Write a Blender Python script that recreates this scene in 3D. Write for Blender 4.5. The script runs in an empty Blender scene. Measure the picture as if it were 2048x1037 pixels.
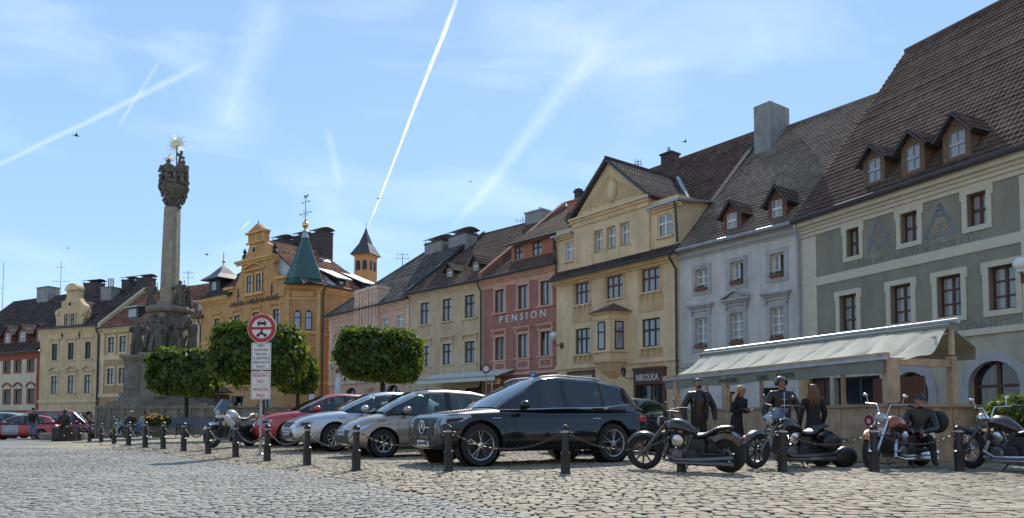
import bpy, bmesh, math, random
from math import sin, cos, pi, radians, atan2, hypot, sqrt
from mathutils import Vector, Matrix, noise
from mathutils.bvhtree import BVHTree
random.seed(7)
S = bpy.context.scene
COL = S.collection
R = random.Random(11)
# ------------------------------------------------------------------ camera
F, CX, CY, EYE = 1480.0, 1024.0, 773.0, 0.83
PITCH = math.atan(72 / F)
cam = bpy.data.objects.new('camera', bpy.data.cameras.new('camera'))
COL.objects.link(cam)
cam.location = (0, 0, EYE)
cam.rotation_euler = (pi / 2 + PITCH, 0, 0)
cam.data.sensor_width = 36
cam.data.lens = F / 2048 * 36
cam.data.shift_y = (CY - 518.5) / 2048
cam.data.clip_end = 3000
S.camera = cam
# ------------------------------------------------------------------ light
SUN_EL, SUN_AZ = radians(40), radians(8)      # azimuth from +Y towards +X
w = bpy.data.worlds.new('World'); S.world = w; w.use_nodes = True
nt = w.node_tree; N = nt.nodes; Lk = nt.links
for n in list(N): N.remove(n)
out = N.new('ShaderNodeOutputWorld'); bg = N.new('ShaderNodeBackground')
sky = N.new('ShaderNodeTexSky'); sky.sky_type = 'NISHITA'; sky.sun_disc = False
sky.sun_elevation = SUN_EL; sky.sun_rotation = SUN_AZ
sky.air_density = 1.0; sky.dust_density = 0.2; sky.ozone_density = 2.2; sky.altitude = 400
bg.inputs['Strength'].default_value = 0.112
Lk.new(bg.outputs[0], out.inputs[0])
def ray(px, py):
    u = (px - CX) / F; v = (CY - py) / F
    return Vector((u, cos(PITCH) - v * sin(PITCH), sin(PITCH) + v * cos(PITCH)))
def mnode(op, a, b=None, c=None, cl=False):
    n = N.new('ShaderNodeMath'); n.operation = op; n.use_clamp = cl
    for i, x in enumerate((a, b, c)):
        if x is None: continue
        if isinstance(x, (int, float)): n.inputs[i].default_value = x
        else: Lk.new(x, n.inputs[i])
    return n.outputs[0]
tc = N.new('ShaderNodeTexCoord'); gen = tc.outputs['Generated']
nz = N.new('ShaderNodeTexNoise'); nz.inputs['Scale'].default_value = 85; nz.inputs['Detail'].default_value = 9; nz.inputs['Roughness'].default_value = .75
Lk.new(gen, nz.inputs['Vector'])
nz2 = N.new('ShaderNodeTexNoise'); nz2.inputs['Scale'].default_value = 5; nz2.inputs['Detail'].default_value = 6
nz2.inputs['Distortion'].default_value = 0.6
Lk.new(gen, nz2.inputs['Vector'])
def dotn(vec):
    n = N.new('ShaderNodeVectorMath'); n.operation = 'DOT_PRODUCT'
    Lk.new(gen, n.inputs[0]); n.inputs[1].default_value = vec
    return n.outputs['Value']
# contrails are bands along great circles of the sky
def trail(p0, p1, w0, w1, amp, soft, rag=0.5):
    a = ray(*p0).normalized(); b = ray(*p1).normalized()
    nrm = a.cross(b).normalized(); tdir = (b - a * a.dot(b)).normalized(); ang = a.angle(b)
    across = mnode('ABSOLUTE', mnode('ADD', dotn(nrm), mnode('MULTIPLY', mnode('SUBTRACT', nz2.outputs['Fac'], 0.5), w1 * 1.2)))
    along = mnode('DIVIDE', mnode('ARCTAN2', dotn(tdir), dotn(a)), ang)
    wid = mnode('ADD', w0, mnode('MULTIPLY', along, w1 - w0))
    wid = mnode('MULTIPLY', wid, mnode('ADD', 1 - rag, mnode('MULTIPLY', nz.outputs['Fac'], 2 * rag)))
    prof = mnode('SUBTRACT', 1.0, mnode('DIVIDE', across, wid), cl=True)
    prof = mnode('POWER', prof, soft)
    e0 = mnode('MULTIPLY', along, 9, cl=True)
    e1 = mnode('MULTIPLY', mnode('SUBTRACT', 1.0, along), 6, cl=True)
    m = mnode('MULTIPLY', mnode('MULTIPLY', prof, e0), e1)
    m = mnode('MULTIPLY', m, mnode('ADD', 0.45, mnode('MULTIPLY', nz.outputs['Fac'], 1.1)))
    return mnode('MULTIPLY', m, amp)
tr = [trail((733, 462), (925, -30), .0010, .0038, .85, 1.0), trail((-60, 360), (425, 118), .0025, .006, .2, 1.1),
      trail((905, 458), (1235, 60), .006, .024, .15, 1.2), trail((235, 255), (325, 110), .002, .003, .14, 1.0),
      trail((440, 260), (560, -20), .03, .03, .13, 1.3), trail((655, 255), (683, 385), .008, .009, .12, 1.4),
      trail((483, 458), (500, 442), .0008, .0008, .5, .7), trail((940, 20), (1380, 200), .04, .07, .10, 1.2)]
tot = tr[0]
for t in tr[1:]: tot = mnode('ADD', tot, t)
mpc = N.new('ShaderNodeMapping'); mpc.inputs['Scale'].default_value = (1.2, 2.0, 5.0); mpc.inputs['Rotation'].default_value = (0, 0.5, 0)
Lk.new(gen, mpc.inputs[0])
nz3 = N.new('ShaderNodeTexNoise'); nz3.inputs['Scale'].default_value = 2.2; nz3.inputs['Detail'].default_value = 8; nz3.inputs['Distortion'].default_value = 0.8
Lk.new(mpc.outputs[0], nz3.inputs['Vector'])
cir = mnode('MULTIPLY', mnode('SUBTRACT', nz3.outputs['Fac'], 0.5, cl=True), .75)
tot = mnode('ADD', tot, cir, cl=True)
mx = N.new('ShaderNodeMix'); mx.data_type = 'RGBA'
sp_ = N.new('ShaderNodeSeparateXYZ'); Lk.new(gen, sp_.inputs[0])
gr_ = N.new('ShaderNodeValToRGB'); Lk.new(sp_.outputs[2], gr_.inputs[0]); e_ = gr_.color_ramp.elements
e_[0].position = 0.0; e_[0].color = (.56, .72, .87, 1); e_[1].position = .75; e_[1].color = (.17, .31, .56, 1)
x_ = e_.new(.22); x_.color = (.34, .57, .87, 1); x_ = e_.new(.48); x_.color = (.30, .49, .77, 1)
gs_ = N.new('ShaderNodeVectorMath'); gs_.operation = 'SCALE'; gs_.inputs['Scale'].default_value = 7.6; Lk.new(gr_.outputs[0], gs_.inputs[0])
m2_ = N.new('ShaderNodeMix'); m2_.data_type = 'RGBA'; m2_.inputs['Factor'].default_value = .78
Lk.new(sky.outputs[0], m2_.inputs[6]); Lk.new(gs_.outputs[0], m2_.inputs[7])
Lk.new(tot, mx.inputs['Factor']); Lk.new(m2_.outputs[2], mx.inputs[6]); mx.inputs[7].default_value = (9.0, 9.3, 9.8, 1)
Lk.new(mx.outputs[2], bg.inputs['Color'])
sun = bpy.data.objects.new('sun', bpy.data.lights.new('sun', 'SUN')); COL.objects.link(sun)
sun.data.energy = 3.7; sun.data.angle = radians(0.5); sun.data.color = (1, 0.95, 0.87)
SUND = Vector((sin(SUN_AZ) * cos(SUN_EL), cos(SUN_AZ) * cos(SUN_EL), sin(SUN_EL)))
sun.rotation_euler = SUND.to_track_quat('Z', 'Y').to_euler()
S.view_settings.view_transform = 'Standard'; S.view_settings.look = 'None'
S.view_settings.exposure = 0.58; S.view_settings.gamma = 1.0
S.cycles.max_bounces = 6; S.cycles.use_denoising = True
# ------------------------------------------------------------------ helpers
def W(px, py, Y):
    r = ray(px, py); t = Y / r.y
    return Vector((r.x * t, Y, EYE + r.z * t))
def ss(a, b, x):
    t = max(0.0, min(1.0, (x - a) / (b - a))); return t * t * (3 - 2 * t)
def H(x, y):
    l = ss(.46, .58, -x / max(y, 1.0))
    return .12 * ss(18, 25, y) * (1 - l) - .2 * ss(33, 46, y) * l
def G(px, py):
    r = ray(px, py); z = 0
    for i in range(12):
        t = (z - EYE) / r.z; z = H(r.x * t, r.y * t)
    return Vector((r.x * t, r.y * t, z))
def GY(px, Y):
    x = (px - CX) / F * Y * 1.0
    return Vector((x, Y, H(x, Y)))

class MB:
    def __init__(s): s.v = []; s.f = []; s.m = []; s.M = Matrix(); s.uv = None
    def add(s, vs, fs, mi=0):
        o = len(s.v); M = s.M
        s.v += [tuple(M @ Vector(p)) for p in vs]
        s.f += [tuple(i + o for i in f) for f in fs]; s.m += [mi] * len(fs); return s
    def box(s, x0, x1, y0, y1, z0, z1, mi=0):
        return s.add([(x0,y0,z0),(x1,y0,z0),(x1,y1,z0),(x0,y1,z0),(x0,y0,z1),(x1,y0,z1),(x1,y1,z1),(x0,y1,z1)],
              [(0,3,2,1),(4,5,6,7),(0,1,5,4),(1,2,6,5),(2,3,7,6),(3,0,4,7)], mi)
    def prism(s, pts, y0, y1, mi=0):     # outline in x,z extruded along y
        n = len(pts)
        vs = [(p[0], y0, p[1]) for p in pts] + [(p[0], y1, p[1]) for p in pts]
        return s.add(vs, [tuple(range(n)), tuple(range(2*n-1, n-1, -1))] + [(i, i+n, (i+1) % n + n, (i+1) % n) for i in range(n)], mi)
    def hexa(s, p8, mi=0):
        return s.add(p8, [(0,3,2,1),(4,5,6,7),(0,1,5,4),(1,2,6,5),(2,3,7,6),(3,0,4,7)], mi)
    def tube(s, pts, r, n=8, mi=0, closed=False, caps=True, flat=1.0):
        pts = [Vector(p) for p in pts]; k = len(pts); rs = r if isinstance(r, (list, tuple)) else [r] * k
        vs = []; up = Vector((0, 0, 1)); prev = None
        for i, p in enumerate(pts):
            if closed: d = pts[(i+1) % k] - pts[i-1]
            else: d = pts[min(i+1, k-1)] - pts[max(i-1, 0)]
            d = d.normalized() if d.length > 1e-9 else Vector((0, 0, 1))
            if prev is None:
                a = d.cross(up); a = a if a.length > .05 else d.cross(Vector((1, 0, 0)))
            else: a = prev - d * prev.dot(d)
            a.normalize(); prev = a; b = d.cross(a)
            for j in range(n):
                t = 2 * pi * j / n
                vs.append(p + a * cos(t) * rs[i] + b * sin(t) * rs[i] * flat)
        fs = []
        for i in range(k if closed else k - 1):
            i2 = (i + 1) % k
            for j in range(n):
                fs.append((i*n+j, i*n+(j+1) % n, i2*n+(j+1) % n, i2*n+j))
        if caps and not closed: fs += [tuple(range(n-1, -1, -1)), tuple(range((k-1)*n, k*n))]
        return s.add(vs, fs, mi)
    def lathe(s, prof, n=16, c=(0, 0, 0), mi=0, axis='z', ph=0, caps=True):
        vs = []
        for r, z in prof:
            for j in range(n):
                t = 2*pi*j/n + ph; a, b = r*cos(t), r*sin(t)
                p = (a, b, z) if axis == 'z' else ((z, a, b) if axis == 'x' else (b, z, a))
                vs.append((p[0]+c[0], p[1]+c[1], p[2]+c[2]))
        k = len(prof); fs = [(i*n+j, i*n+(j+1) % n, (i+1)*n+(j+1) % n, (i+1)*n+j) for i in range(k-1) for j in range(n)]
        if caps: fs += [tuple(range(n-1, -1, -1)), tuple(range((k-1)*n, k*n))]
        return s.add(vs, fs, mi)
    def sph(s, c, r, n=12, mi=0, k=None):
        r = (r, r, r) if isinstance(r, (int, float)) else r; k = k or max(4, n // 2)
        vs = []; fs = []
        for i in range(k + 1):
            a = pi * i / k
            for j in range(n):
                t = 2*pi*j/n; vs.append((c[0]+r[0]*sin(a)*cos(t), c[1]+r[1]*sin(a)*sin(t), c[2]+r[2]*cos(a)))
        for i in range(k):
            for j in range(n): fs.append((i*n+j, (i+1)*n+j, (i+1)*n+(j+1) % n, i*n+(j+1) % n))
        return s.add(vs, fs, mi)
    def loft(s, rings, mi=0, closed=True, caps=True):
        n = len(rings[0]); vs = [p for r in rings for p in r]; fs = []
        for i in range(len(rings) - 1):
            for j in range(n if closed else n - 1):
                fs.append((i*n+j, i*n+(j+1) % n, (i+1)*n+(j+1) % n, (i+1)*n+j))
        if caps: fs += [tuple(range(n-1, -1, -1)), tuple(range((len(rings)-1)*n, len(rings)*n))]
        return s.add(vs, fs, mi)
    def build(s, name, mats, parent=None, smooth=True, bevel=0, fix=True, sub=0):
        me = bpy.data.meshes.new(name); me.from_pydata(s.v, [], s.f)
        mats = mats if isinstance(mats, (list, tuple)) else [mats]
        for m in mats: me.materials.append(m)
        if len(mats) > 1: me.polygons.foreach_set('material_index', s.m)
        if fix:
            bm = bmesh.new(); bm.from_mesh(me)
            if sub or bevel: bmesh.ops.remove_doubles(bm, verts=bm.verts, dist=1e-5)
            bmesh.ops.recalc_face_normals(bm, faces=bm.faces)
            if bevel:
                bmesh.ops.bevel(bm, geom=[e for e in bm.edges if len(e.link_faces) == 2 and e.calc_face_angle() > .5], offset=bevel, segments=2, affect='EDGES', profile=.6)
            bm.to_mesh(me); bm.free()
        if smooth:
            me.shade_smooth(); me.set_sharp_from_angle(angle=radians(35 if not sub else 80))
        o = bpy.data.objects.new(name, me); COL.objects.link(o)
        if parent is not None: o.parent = parent
        if sub:
            md = o.modifiers.new('sub', 'SUBSURF'); md.levels = sub; md.render_levels = sub
        return o
def tag(o, label=None, cat=None, group=None, kind=None):
    if label: o['label'] = label
    if cat: o['category'] = cat
    if group: o['group'] = group
    if kind: o['kind'] = kind
    return o
def thing(name, label, cat, loc=(0, 0, 0), rz=0, group=None):
    o = bpy.data.objects.new(name, None); COL.objects.link(o); o.location = loc; o.rotation_euler = (0, 0, rz)
    o.empty_display_size = .3
    return tag(o, label, cat, group)
def dup(o, parent=None):
    c = o.copy(); COL.objects.link(c)
    if parent is not None: c.parent = parent
    for ch in list(o.children): dup(ch, c)
    return c

# ------------------------------------------------------------------ materials
def newmat(name):
    m = bpy.data.materials.new(name); m.use_nodes = True
    return m, m.node_tree, m.node_tree.nodes['Principled BSDF']
def nd(t, kind, **kw):
    n = t.nodes.new(kind)
    for k, v in kw.items():
        if k in n.inputs: n.inputs[k].default_value = v
        else: setattr(n, k, v)
    return n
def mat(name, col, rough=.8, var=.15, scale=4, bump=0, bscale=40, metal=0, streak=0, coat=0, spec=.5, dirt=None, emit=0, objrand=0, trans=0):
    m, t, b = newmat(name)
    b.inputs['Roughness'].default_value = rough; b.inputs['Metallic'].default_value = metal
    b.inputs['Coat Weight'].default_value = coat; b.inputs['Coat Roughness'].default_value = .03
    b.inputs['Specular IOR Level'].default_value = spec
    c = (*col, 1); tcn = t.nodes.new('ShaderNodeTexCoord'); cv = tcn.outputs['Object']
    n1 = nd(t, 'ShaderNodeTexNoise', Scale=scale, Detail=6.0, Roughness=.65); t.links.new(cv, n1.inputs['Vector'])
    mr = nd(t, 'ShaderNodeMapRange'); mr.inputs['From Min'].default_value = .3; mr.inputs['From Max'].default_value = .7
    mr.inputs['To Min'].default_value = 1 - var; mr.inputs['To Max'].default_value = 1 + var
    t.links.new(n1.outputs['Fac'], mr.inputs['Value'])
    last = mr.outputs[0]
    if streak:
        mp = nd(t, 'ShaderNodeMapping'); mp.inputs['Scale'].default_value = (2.2, 2.2, .22); t.links.new(cv, mp.inputs[0])
        n2 = nd(t, 'ShaderNodeTexNoise', Scale=1.0, Detail=7.0, Roughness=.7); t.links.new(mp.outputs[0], n2.inputs['Vector'])
        r2 = nd(t, 'ShaderNodeMapRange'); r2.inputs['From Min'].default_value = .35; r2.inputs['From Max'].default_value = .75
        r2.inputs['To Min'].default_value = 1; r2.inputs['To Max'].default_value = 1 - streak
        t.links.new(n2.outputs['Fac'], r2.inputs['Value'])
        mm = nd(t, 'ShaderNodeMath', operation='MULTIPLY'); t.links.new(last, mm.inputs[0]); t.links.new(r2.outputs[0], mm.inputs[1]); last = mm.outputs[0]
    if objrand:
        oi = nd(t, 'ShaderNodeObjectInfo'); r3 = nd(t, 'ShaderNodeMapRange'); r3.inputs['To Min'].default_value = 1 - objrand; r3.inputs['To Max'].default_value = 1 + objrand
        t.links.new(oi.outputs['Random'], r3.inputs['Value'])
        mm = nd(t, 'ShaderNodeMath', operation='MULTIPLY'); t.links.new(last, mm.inputs[0]); t.links.new(r3.outputs[0], mm.inputs[1]); last = mm.outputs[0]
    vm = nd(t, 'ShaderNodeVectorMath', operation='SCALE'); vm.inputs[0].default_value = col; t.links.new(last, vm.inputs['Scale'])
    t.links.new(vm.outputs[0], b.inputs['Base Color'])
    if emit:
        b.inputs['Emission Color'].default_value = c; b.inputs['Emission Strength'].default_value = emit
    if bump:
        n3 = nd(t, 'ShaderNodeTexNoise', Scale=bscale, Detail=4.0); t.links.new(cv, n3.inputs['Vector'])
        bp = nd(t, 'ShaderNodeBump', Distance=.02); bp.inputs['Strength'].default_value = bump
        t.links.new(n3.outputs['Fac'], bp.inputs['Height']); t.links.new(bp.outputs[0], b.inputs['Normal'])
    return m
def plaster(name, col, streak=.28): return mat(name, (min(.78, col[0]*1.22), col[1]*1.13, col[2]*1.02), .92, .15, 1.1, .3, 30, streak=streak, spec=.2)
def tilemat(name, ca, cb, cc):
    m, t, b = newmat(name); b.inputs['Roughness'].default_value = .9; b.inputs['Specular IOR Level'].default_value = .12
    uv = t.nodes.new('ShaderNodeUVMap')
    fl = nd(t, 'ShaderNodeVectorMath', operation='FLOOR'); t.links.new(uv.outputs[0], fl.inputs[0])
    wn = nd(t, 'ShaderNodeTexWhiteNoise', noise_dimensions='2D'); t.links.new(fl.outputs[0], wn.inputs['Vector'])
    cr = t.nodes.new('ShaderNodeValToRGB'); e = cr.color_ramp.elements
    e[0].color = (*ca, 1); e[1].color = (*cc, 1); x = e.new(.5); x.color = (*cb, 1)
    t.links.new(wn.outputs['Value'], cr.inputs[0])
    tcn = t.nodes.new('ShaderNodeTexCoord'); ns = nd(t, 'ShaderNodeTexNoise', Scale=.5, Detail=6.0, Roughness=.7); t.links.new(tcn.outputs['Object'], ns.inputs['Vector'])
    mr = nd(t, 'ShaderNodeMapRange'); mr.inputs['From Min'].default_value = .3; mr.inputs['From Max'].default_value = .7; mr.inputs['To Min'].default_value = .65; mr.inputs['To Max'].default_value = 1.2
    t.links.new(ns.outputs['Fac'], mr.inputs['Value'])
    vm = nd(t, 'ShaderNodeVectorMath', operation='SCALE'); t.links.new(cr.outputs[0], vm.inputs[0]); t.links.new(mr.outputs[0], vm.inputs['Scale'])
    t.links.new(vm.outputs[0], b.inputs['Base Color'])
    return m
def glassmat(name, dark=(.02, .025, .03), light=(.42, .42, .40), p=.42, rough=.04, curtain=True):
    m, t, b = newmat(name); b.inputs['Roughness'].default_value = rough; b.inputs['Specular IOR Level'].default_value = .8
    tcn = t.nodes.new('ShaderNodeTexCoord'); oi = nd(t, 'ShaderNodeObjectInfo')
    ad = nd(t, 'ShaderNodeVectorMath', operation='ADD'); t.links.new(tcn.outputs['Object'], ad.inputs[0]); t.links.new(oi.outputs['Random'], ad.inputs[1])
    mp = nd(t, 'ShaderNodeMapping'); mp.inputs['Scale'].default_value = (2.3, 0, .25); t.links.new(ad.outputs[0], mp.inputs[0])
    ns = nd(t, 'ShaderNodeTexNoise', Scale=1.0, Detail=1.0); t.links.new(mp.outputs[0], ns.inputs['Vector'])
    fold = nd(t, 'ShaderNodeTexWave', Scale=6.0, Distortion=2.0); t.links.new(mp.outputs[0], fold.inputs['Vector'])
    mr = nd(t, 'ShaderNodeMapRange'); mr.inputs['From Min'].default_value = 1 - p - .03 - .2; mr.inputs['From Max'].default_value = 1 - p + .03 - .2
    t.links.new(ns.outputs['Fac'], mr.inputs['Value'])
    m2 = nd(t, 'ShaderNodeMath', operation='MULTIPLY_ADD'); m2.inputs[1].default_value = .35; m2.inputs[2].default_value = .55; t.links.new(fold.outputs['Fac'], m2.inputs[0])
    m3 = nd(t, 'ShaderNodeMath', operation='MULTIPLY'); t.links.new(mr.outputs[0], m3.inputs[0]); t.links.new(m2.outputs[0], m3.inputs[1])
    mxn = nd(t, 'ShaderNodeMix', data_type='RGBA'); mxn.inputs[6].default_value = (*dark, 1); mxn.inputs[7].default_value = (*light, 1)
    t.links.new(m3.outputs[0], mxn.inputs['Factor']); t.links.new(mxn.outputs[2], b.inputs['Base Color'])
    # old panes are not quite flat
    n3 = nd(t, 'ShaderNodeTexNoise', Scale=1.6, Detail=1.0); t.links.new(ad.outputs[0], n3.inputs['Vector'])
    bp = nd(t, 'ShaderNodeBump', Distance=.05); bp.inputs['Strength'].default_value = .12
    t.links.new(n3.outputs['Fac'], bp.inputs['Height']); t.links.new(bp.outputs[0], b.inputs['Normal'])
    return m
M = {}
M['glass'] = glassmat('window_glass'); M['glassdark'] = glassmat('shop_glass', p=.1, light=(.2, .2, .19))
M['glasscurt'] = glassmat('curtained_glass', p=.6, light=(.42, .43, .42))
M['black'] = mat('black_iron', (.012, .012, .013), .5, .2, 8, metal=0)
M['gutter'] = mat('dark_gutter', (.05, .045, .045), .45, .2, 3)
M['zinc'] = mat('zinc_sheet', (.35, .36, .38), .42, .2, 3, metal=.5)
M['leadroof'] = mat('light_metal_sheet', (.42, .45, .43), .55, .2, 2, metal=.2)
M['chimney'] = mat('chimney_render', (.32, .31, .29), .95, .2, 2, .6, 20, streak=.35)
M['chimneydark'] = mat('sooty_brick', (.07, .055, .05), .9, .3, 6, .5, 20)
M['white'] = mat('white_paint', (.72, .72, .70), .6, .05, 6)
M['cream'] = mat('cream_trim', (.60, .54, .415), .85, .08, 3, .1, 30, streak=.12)
M['gold'] = mat('gilded_metal', (.85, .55, .18), .3, .1, 5, metal=1)
M['brownwood'] = mat('brown_window_wood', (.09, .035, .022), .55, .2, 10)
M['darkwood'] = mat('dark_window_wood', (.035, .028, .025), .5, .2, 10)
M['dormerwood'] = mat('dormer_boards', (.16, .10, .06), .8, .25, 8, .3, 60)
M['dormerred'] = mat('dormer_reddish_boards', (.17, .07, .05), .8, .2, 8, .3, 60)
M['signblue'] = mat('sign_blue', (.02, .10, .33), .4, .03)
M['signred'] = mat('sign_red', (.42, .03, .04), .4, .04)
M['signwhite'] = mat('sign_white', (.70, .71, .72), .4, .04)
M['signblack'] = mat('sign_black', (.02, .02, .022), .5, .04)
M['lamp'] = mat('frosted_lamp_glass', (.75, .75, .72), .25, .03)
T = {}
T['brown'] = tilemat('brown_roof_tiles', (.11, .072, .055), (.14, .092, .07), (.18, .12, .092))
T['red'] = tilemat('red_roof_tiles', (.20, .075, .045), (.28, .12, .075), (.34, .19, .13))
T['tan'] = tilemat('weathered_tan_tiles', (.21, .16, .12), (.25, .19, .145), (.30, .23, .18))
T['slate'] = tilemat('grey_slates', (.085, .075, .07), (.12, .105, .095), (.17, .15, .135))
T['dark'] = tilemat('dark_old_tiles', (.075, .055, .048), (.10, .072, .062), (.145, .11, .095))
T['green'] = tilemat('green_glazed_tiles', (.012, .075, .06), (.02, .11, .09), (.035, .16, .13))
# ------------------------------------------------------------------ ground
import numpy as np
BND = [G(*p) for p in [(1120, 1043), (1078, 1033), (1010, 1019), (925, 1004), (839, 990), (771, 975), (702, 959), (632, 949), (581, 941), (478, 930), (410, 922), (376, 916), (342, 909), (308, 904), (239, 901), (205, 896), (164, 890), (106, 884)]]
BY = [p.y for p in BND]; BX = [p.x for p in BND]
BY = [0.0] + BY + [60, 400]; BX = [BX[0] + 2.2] + BX + [-40, -300]
def bx(y): return np.interp(y, BY, BX)
def Hn(x, y):
    s = lambda a, b, t: (lambda q: q*q*(3-2*q))(np.clip((t-a)/(b-a), 0, 1))
    l = s(.46, .58, -x / np.maximum(y, 1.0))
    return .12 * s(18, 25, y) * (1 - l) - .2 * s(33, 46, y) * l
def groundmat(name, joint, ca, cb, sx, sy):
    m, t, b = newmat(name); b.inputs['Roughness'].default_value = .85; b.inputs['Specular IOR Level'].default_value = .15
    at = nd(t, 'ShaderNodeAttribute', attribute_name='tint')
    tcn = t.nodes.new('ShaderNodeTexCoord')
    mp = nd(t, 'ShaderNodeMapping'); t.links.new(tcn.outputs['Object'], mp.inputs[0])
    wz = nd(t, 'ShaderNodeTexNoise', Scale=.35, Detail=2.0); t.links.new(tcn.outputs['Object'], wz.inputs['Vector'])
    va = nd(t, 'ShaderNodeVectorMath', operation='MULTIPLY_ADD'); va.inputs[1].default_value = (.9, .9, 0)
    t.links.new(wz.outputs['Color'], va.inputs[0]); t.links.new(mp.outputs[0], va.inputs[2])
    br = nd(t, 'ShaderNodeTexBrick'); br.inputs['Scale'].default_value = 1; br.inputs['Brick Width'].default_value = sx; br.inputs['Row Height'].default_value = sy
    br.inputs['Mortar Size'].default_value = .018; br.inputs['Mortar Smooth'].default_value = .6; br.inputs['Bias'].default_value = 0
    br.inputs['Color1'].default_value = (*ca, 1); br.inputs['Color2'].default_value = (*cb, 1); br.inputs['Mortar'].default_value = (*joint, 1)
    t.links.new(va.outputs[0], br.inputs['Vector'])
    big = nd(t, 'ShaderNodeTexNoise', Scale=.25, Detail=5.0, Roughness=.6); t.links.new(tcn.outputs['Object'], big.inputs['Vector'])
    mr = nd(t, 'ShaderNodeMapRange'); mr.inputs['From Min'].default_value = .3; mr.inputs['From Max'].default_value = .7; mr.inputs['To Min'].default_value = .8; mr.inputs['To Max'].default_value = 1.15
    t.links.new(big.outputs['Fac'], mr.inputs['Value'])
    vm = nd(t, 'ShaderNodeVectorMath', operation='SCALE'); t.links.new(br.outputs['Color'], vm.inputs[0]); t.links.new(mr.outputs[0], vm.inputs['Scale'])
    t.links.new(vm.outputs[0], b.inputs['Base Color'])
    bp = nd(t, 'ShaderNodeBump', Distance=.03, invert=True); bp.inputs['Strength'].default_value = .9
    t.links.new(br.outputs['Fac'], bp.inputs['Height']); t.links.new(bp.outputs[0], b.inputs['Normal'])
    return m
def stonemat(name, ca, cb, rough=.8):
    m, t, b = newmat(name); b.inputs['Roughness'].default_value = rough; b.inputs['Specular IOR Level'].default_value = .2
    at = nd(t, 'ShaderNodeAttribute', attribute_name='tint'); tcn = t.nodes.new('ShaderNodeTexCoord')
    n1 = nd(t, 'ShaderNodeTexNoise', Scale=14.0, Detail=5.0, Roughness=.7); t.links.new(tcn.outputs['Object'], n1.inputs['Vector'])
    n2 = nd(t, 'ShaderNodeTexNoise', Scale=.3, Detail=4.0); t.links.new(tcn.outputs['Object'], n2.inputs['Vector'])
    mxn = nd(t, 'ShaderNodeMix', data_type='RGBA'); mxn.inputs[6].default_value = (*ca, 1); mxn.inputs[7].default_value = (*cb, 1)
    t.links.new(at.outputs['Fac'], mxn.inputs['Factor'])
    a = nd(t, 'ShaderNodeMath', operation='MULTIPLY_ADD'); a.inputs[1].default_value = .6; a.inputs[2].default_value = .7; t.links.new(n1.outputs['Fac'], a.inputs[0])
    a2 = nd(t, 'ShaderNodeMath', operation='MULTIPLY_ADD'); a2.inputs[1].default_value = 1.1; a2.inputs[2].default_value = .45; t.links.new(n2.outputs['Fac'], a2.inputs[0])
    a3 = nd(t, 'ShaderNodeMath', operation='MULTIPLY'); t.links.new(a.outputs[0], a3.inputs[0]); t.links.new(a2.outputs[0], a3.inputs[1])
    vm = nd(t, 'ShaderNodeVectorMath', operation='SCALE'); t.links.new(mxn.outputs[2], vm.inputs[0]); t.links.new(a3.outputs[0], vm.inputs['Scale'])
    t.links.new(vm.outputs[0], b.inputs['Base Color'])
    bp = nd(t, 'ShaderNodeBump', Distance=.01); bp.inputs['Strength'].default_value = .5
    t.links.new(n1.outputs['Fac'], bp.inputs['Height']); t.links.new(bp.outputs[0], b.inputs['Normal'])
    return m
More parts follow.
